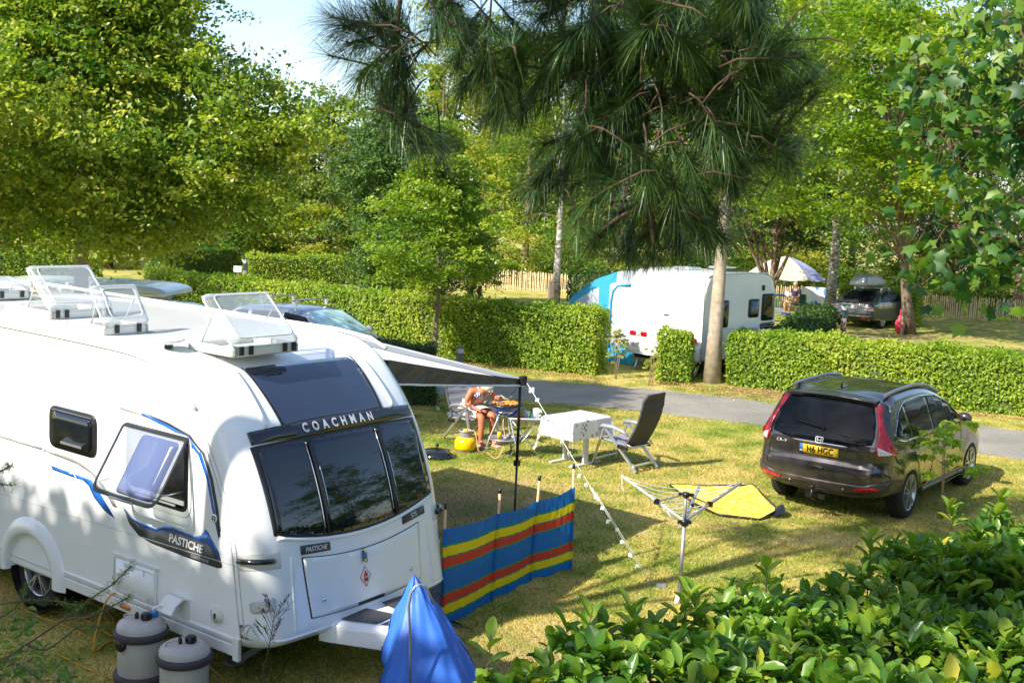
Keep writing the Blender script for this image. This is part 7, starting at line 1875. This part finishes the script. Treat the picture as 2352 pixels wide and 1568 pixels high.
limbs = [  # polyline of px,py,depth, radius px?, then tuft list
 ([(930, -60, 3.9), (912, 60, 3.9), (918, 150, 3.9), (940, 240, 3.85), (970, 320, 3.8)], .009),
 ([(1010, -60, 4.1), (1060, 60, 4.1), (1110, 140, 4.0), (1150, 240, 3.9)], .010),
 ([(1560, -120, 4.2), (1540, 60, 4.1), (1510, 200, 4.0), (1470, 330, 3.9), (1490, 470, 3.8), (1500, 560, 3.8)], .017),
 ([(1510, 200, 4.0), (1400, 250, 3.9), (1330, 300, 3.8), (1290, 390, 3.7)], .011),
 ([(1540, 120, 4.1), (1640, 330, 3.9), (1740, 345, 3.8), (1800, 260, 3.7)], .013),
 ([(1640, 330, 3.9), (1690, 240, 3.8), (1735, 190, 3.8)], .009),
 ([(1490, 470, 3.8), (1420, 500, 3.7), (1370, 540, 3.7)], .009),
 ([(1490, 470, 3.8), (1570, 510, 3.8), (1640, 530, 3.8)], .009),
 ([(1740, -100, 4.3), (1700, 60, 4.2), (1560, 130, 4.1)], .012),
 ([(1300, -80, 4.4), (1290, 60, 4.3), (1250, 160, 4.2)], .010)]
for pl, rr in limbs:
    P = smoothp([V3(*q) for q in pl], 5); mb.tube(P, [rr * (1 - .6 * i / len(P)) for i in range(len(P))], 7)
tufts = []   # px, py, depth, direction (screen dx, dy), count
def T(X, Y, y, dx, dy, n=240, L=.155): tufts.append((X, Y, y, dx, dy, n, L))
for X, Y, dx, dy in ((760, 40, -1, -.1), (800, 100, -1, .3), (850, 60, -.6, -.6), (870, 140, -.8, .4), (830, 170, -.7, .5), (880, 200, -.4, .7), (930, 160, .3, .6), (905, 90, -.2, -.8), (960, 330, .2, 1), (915, 270, -.4, .8), (990, 300, .8, .3), (790, 60, -.9, 0), (860, 20, -.5, -.5),
    (1000, 60, -.2, .8), (1050, 130, -.4, .9), (1090, 60, .4, .2), (1110, 170, 0, 1), (1140, 250, -.3, 1), (1060, 200, -.6, .8), (1160, 190, .5, .7), (1030, 10, 0, .6)): T(X, Y, 3.85 + r.normal(0, .12), dx, dy)
for X, Y, dx, dy in ((1240, 40, -.3, .2), (1300, 90, -.5, .4), (1250, 170, -.5, .6), (1330, 150, 0, .8), (1380, 60, .1, -.8), (1480, 30, -.2, -.6), (1500, 120, -.3, .7), (1560, 40, .3, -.8), (1600, 120, .6, .3), (1660, 60, .5, -.4), (1700, 120, .7, .2), (1440, 180, -.5, .7), (1520, 230, .1, 1), (1400, 260, -.6, .5), (1330, 310, -.7, .7), (1290, 390, -.7, .8), (1250, 330, -1, .4), (1370, 370, -.1, 1),
    (1460, 330, -.3, 1), (1540, 330, .3, 1), (1590, 260, .5, .6), (1640, 340, .4, .8), (1700, 370, .5, .8), (1745, 190, .6, -.8), (1700, 230, .2, -.9), (1790, 250, .8, -.6), (1830, 220, .9, -.5), (1760, 300, .9, .1), (1800, 330, 1, .3), (1860, 190, .9, -.5), (1720, 300, .6, -.2), (1650, 250, .4, -.3),
    (1480, 430, -.2, 1), (1540, 430, .3, 1), (1420, 490, -.8, .5), (1370, 540, -.9, .7), (1440, 560, -.3, 1), (1500, 580, .1, 1), (1560, 560, .3, 1), (1620, 530, .7, .5), (1660, 540, .9, .5), (1590, 470, .6, .3), (1330, 480, -.8, .5), (1490, 500, -.1, .3), (1480, 60, .1, -1), (1190, 110, -.6, .3), (1200, 250, -.4, .8), (1230, 420, -.6, .9), (1600, 420, .4, .9), (1690, 430, .5, .9),
    (1420, 120, 0, .5), (1560, 190, .2, .6), (1620, 180, .4, .6), (1360, 220, -.3, .8), (1460, 250, 0, 1)): T(X, Y, 3.85 + r.normal(0, .15), dx, dy, 300)
for k in range(26): T(r.uniform(1180, 1780), r.uniform(-20, 150), 3.9 + r.normal(0, .15), r.normal(0, .6), r.uniform(-.3, 1))
for k in range(14): T(r.uniform(1620, 1850), r.uniform(120, 420), 3.85 + r.normal(0, .15), r.uniform(.2, 1), r.uniform(-.5, .6))
for k in range(10): T(r.uniform(1250, 1500), r.uniform(150, 420), 3.85 + r.normal(0, .15), r.uniform(-.8, .3), r.uniform(0, 1))
T0_ = list(tufts)
for (X, Y, y, dx, dy, n, L) in T0_:
    if Y > -20: tufts.append((X + r.normal(0, 38), Y + r.normal(0, 30), y + r.normal(0, .15), dx + r.normal(0, .5), dy + r.normal(0, .4) - .2, 140, L))
for (X, Y, y, dx, dy, n, L) in tufts:
    tip = V3(X, Y, y); ax = Vector((dx, r.normal(0, .35), -dy)).normalized(); b = tip - ax * .17
    mb.tube([b - ax * .05 + Vector((0, 0, -.02)), b, tip], [.0025, .0035, .003], 6)
    for q in range(3): mb.ball(tip - ax * (.02 * q) + Vector((r.normal(0, .004), r.normal(0, .004), r.normal(0, .004))), .0055, 4, 5)
    needles(tip, ax, n, L)
for pl, rr in limbs:
    if pl[0][1] < -50:
        e_ = V3(*pl[0]); mb.tube(smoothp([Vector((2.7, 1.1, 7.2)), Vector((2.7, 1.1, 7.4)).lerp(e_, .5) + Vector((0, 0, .35)), e_], 5), [.05 - (.05 - rr) * i / 10 for i in range(11)], 7)
mb.build('twigs', 'pinetwig', pt)
trunk(pt, (2.7, 1.1, 0), (2.75, 1.05, 10.5), .2, .06, 'barkred')
k = sum(len(x) for x in PP)
leafcloud('needles', np.concatenate(PP), np.concatenate(DD), np.concatenate(NNn), np.concatenate(LL), .0021, np.concatenate(TT), NE, pt, 'needle')

# ------------------------------------------------------------------ lobed-leaf branch at the right
mp_ = thing('maple_tree', 'tree with lobed dark green leaves hanging in at the right edge', 'tree', (0, 0, 0))
r = np.random.default_rng(44); mb = MB(); PP = []; DD = []; NNn = []
def mbranch(pts, n, spread):
    P = smoothp([V3(*q) for q in pts], 5); mb.tube(P, [.009 * (1 - .7 * i / len(P)) + .0015 for i in range(len(P))], 6)
    for k in range(int(n * 1.15)):
        i = int(r.integers(0, len(P) - 1)); c_ = P[i] + Vector((r.normal(0, spread), r.normal(0, spread * 1.4), r.normal(-.02, spread)))
        if k % 3 == 0: mb.tube([P[i], P[i].lerp(c_, .5) + Vector((0, 0, .02)), c_], [.003, .002, .0012], 4)
        PP.append(tuple(c_)); DD.append((r.normal(0, .8), r.normal(0, .8), -.75 + r.normal(0, .3))); NNn.append((r.normal(-.2, .7), r.normal(-.8, .7), .8))
mbranch([(2450, -40, 5.0), (2330, 40, 5.0), (2260, 70, 5.0), (2200, 90, 5.1)], 90, .09)
mbranch([(2450, 120, 5.0), (2320, 190, 5.0), (2220, 190, 5.0), (2140, 170, 5.1), (2110, 120, 5.1)], 170, .09)
mbranch([(2460, 280, 4.9), (2330, 310, 4.9), (2200, 300, 5.0), (2110, 320, 5.0)], 170, .085)
mbranch([(2450, 620, 4.8), (2330, 560, 4.8), (2200, 520, 4.9), (2110, 500, 5.0)], 130, .10)
mbranch([(2460, 560, 4.8), (2350, 600, 4.8), (2240, 600, 4.9), (2180, 630, 4.9)], 150, .085)
mbranch([(2460, 470, 4.8), (2380, 450, 4.8), (2300, 480, 4.8)], 90, .08)
mbranch([(2400, 300, 4.8), (2360, 200, 4.8), (2350, 60, 4.8)], 150, .10)
for q in ((2450, -40, 5.0), (2450, 120, 5.0), (2460, 280, 4.9), (2450, 620, 4.8), (2460, 560, 4.8), (2460, 470, 4.8), (2400, 300, 4.8)):
    e_ = V3(*q); mb.tube(smoothp([Vector((4.9, 3.0, e_.z - .5)), Vector((4.9, 3.0, e_.z)).lerp(e_, .5) + Vector((0, 0, .1)), e_], 4), [.03 - .02 * i / 8 for i in range(9)], 6)
mb.build('twigs', 'twig', mp_)
trunk(mp_, (4.9, 3.0, 0), (4.9, 3.0, 6.5), .14, .04, 'bark')
leafcloud('foliage', np.array(PP), np.array(DD), np.array(NNn), .064 * r.uniform(.6, 1.15, len(PP)), .066 * r.uniform(.7, 1.1, len(PP)), r.random(len(PP)), MP, mp_, 'lobed')

# ------------------------------------------------------------------ conifer twigs and weeds in the lower left corner
lw = thing('fir_seedling', 'soft-needled conifer twigs and small leaves in the lower left corner', 'shrub', (0, 0, 0))
r = np.random.default_rng(55); mb = MB(); PP = []; DD = []; NNn = []; LL = []; TT = []
twl = [[(-60, 1560, 4.6), (60, 1480, 4.6), (150, 1420, 4.7), (215, 1370, 4.8), (262, 1338, 4.8), (302, 1297, 4.8)], [(150, 1420, 4.7), (205, 1415, 4.7), (250, 1395, 4.8), (298, 1370, 4.8)], [(-60, 1400, 4.5), (40, 1380, 4.5), (120, 1378, 4.6), (180, 1392, 4.6)],
       [(-60, 1500, 4.5), (30, 1520, 4.4), (90, 1560, 4.4)], [(60, 1480, 4.6), (110, 1490, 4.6), (180, 1440, 4.7), (232, 1442, 4.7)], [(-60, 1440, 4.6), (30, 1400, 4.6), (60, 1345, 4.7)], [(-40, 1090, 4.6), (5, 1080, 4.6), (22, 1068, 4.6)], [(-40, 1110, 4.6), (25, 1113, 4.6)]]
for pl in twl:
    P = smoothp([V3(*q) for q in pl], 6); mb.tube(P, [.0045 * (1 - .7 * i / len(P)) + .0008 for i in range(len(P))], 5)
    for i in range(len(P)):
        if i < len(P) * .35: continue
        nk = 26 if i > len(P) * .75 else 12
        ax = np.array((P[min(i + 1, len(P) - 1)] - P[max(i - 1, 0)]).normalized())
        for q in range(nk):
            PP.append(np.array(P[i]) + r.normal(0, .008, 3)); DD.append(ax * .5 + r.normal(0, .7, 3)); NNn.append(r.normal(0, 1, 3)); LL.append(.028); TT.append(r.uniform(.3, 1))
mb.build('twigs', 'twig', lw)
leafcloud('needles', np.array(PP), np.array(DD), np.array(NNn), np.array(LL), .0018, np.array(TT), NE, lw, 'needle')
ww = thing('weed_clump', 'clump of green weeds and leafy stems in the bottom left corner', 'weeds', (0, 0, 0))
PP = []; DD = []; NNn = []; mb = MB()
for k in range(46):
    X = r.uniform(-60, 175) ; Y = 1568 - (r.random() ** 1.5) * (250 - max(0, X) * .9); yy = r.uniform(4.4, 5.4)
    tp_ = V3(X, Y, yy); b = Vector((tp_.x + r.normal(-.1, .1), tp_.y + r.normal(0, .1), tp_.z - r.uniform(.4, .8)))
    mid = b.lerp(tp_, .6) + Vector((r.normal(0, .04), 0, 0)); mb.tube([b, mid, tp_], [.003, .0022, .001], 4)
    for j in range(14):
        f = r.uniform(.25, 1); c_ = b.lerp(mid, f / .6) if f < .6 else mid.lerp(tp_, (f - .6) / .4)
        a = r.random() * 6.3; PP.append(tuple(c_)); DD.append((math.cos(a), math.sin(a), r.uniform(-.1, .6))); NNn.append((r.normal(0, .4), r.normal(-.3, .4), 1))
mb.build('stems', 'wood2', ww)
leafcloud('foliage', np.array(PP), np.array(DD), np.array(NNn), .055 * r.uniform(.6, 1.2, len(PP)), .024, r.uniform(.1, .8, len(PP)), MG, ww, 'ellipse')
# ------------------------------------------------------------------ light, sky, camera
SUN = Vector((-.76, -.64, .8)).normalized()
el = math.asin(SUN.z); az = math.atan2(SUN.x, SUN.y)
w = bpy.data.worlds.new('World'); scn.world = w; w.use_nodes = True
nt = w.node_tree; bgn = nt.nodes['Background']
sk = nt.nodes.new('ShaderNodeTexSky'); sk.sky_type = 'NISHITA'; sk.sun_disc = False
sk.sun_elevation = el; sk.sun_rotation = az; sk.altitude = 50; sk.air_density = 1.0; sk.dust_density = 1.0
nt.links.new(sk.outputs[0], bgn.inputs[0]); bgn.inputs[1].default_value = .15
sd = bpy.data.lights.new('sun', 'SUN'); sd.energy = 5.0; sd.angle = R(.5); sd.color = (1, .93, .8)
so_ = bpy.data.objects.new('sun', sd); COL.objects.link(so_)
so_.rotation_euler = SUN.to_track_quat('Z', 'Y').to_euler()
so_.location = (-10, -8, 12)
cam = bpy.data.cameras.new('camera'); co_ = bpy.data.objects.new('camera', cam); COL.objects.link(co_)
rt = Vector((1, 0, 0)); fw = Vector((0, _c, -_s)); up = Vector((0, _s, _c))
r_ = rt * _a + up * _b; u_ = rt * -_b + up * _a
mw = Matrix((r_, u_, -fw)).transposed().to_4x4(); mw.translation = Vector((0, 0, CH))
co_.matrix_world = mw
cam.sensor_width = 36; cam.lens = FPX / 2352 * 36; cam.clip_end = 2000
scn.camera = co_
vs_ = scn.view_settings; vs_.view_transform = 'Standard'; vs_.look = 'None'; vs_.gamma = 1; vs_.exposure = .98
scn.render.engine = 'CYCLES'
cy = scn.cycles; cy.max_bounces = 6; cy.diffuse_bounces = 3; cy.glossy_bounces = 3; cy.transmission_bounces = 4; cy.transparent_max_bounces = 12
cy.use_denoising = True; cy.caustics_reflective = False; cy.caustics_refractive = False
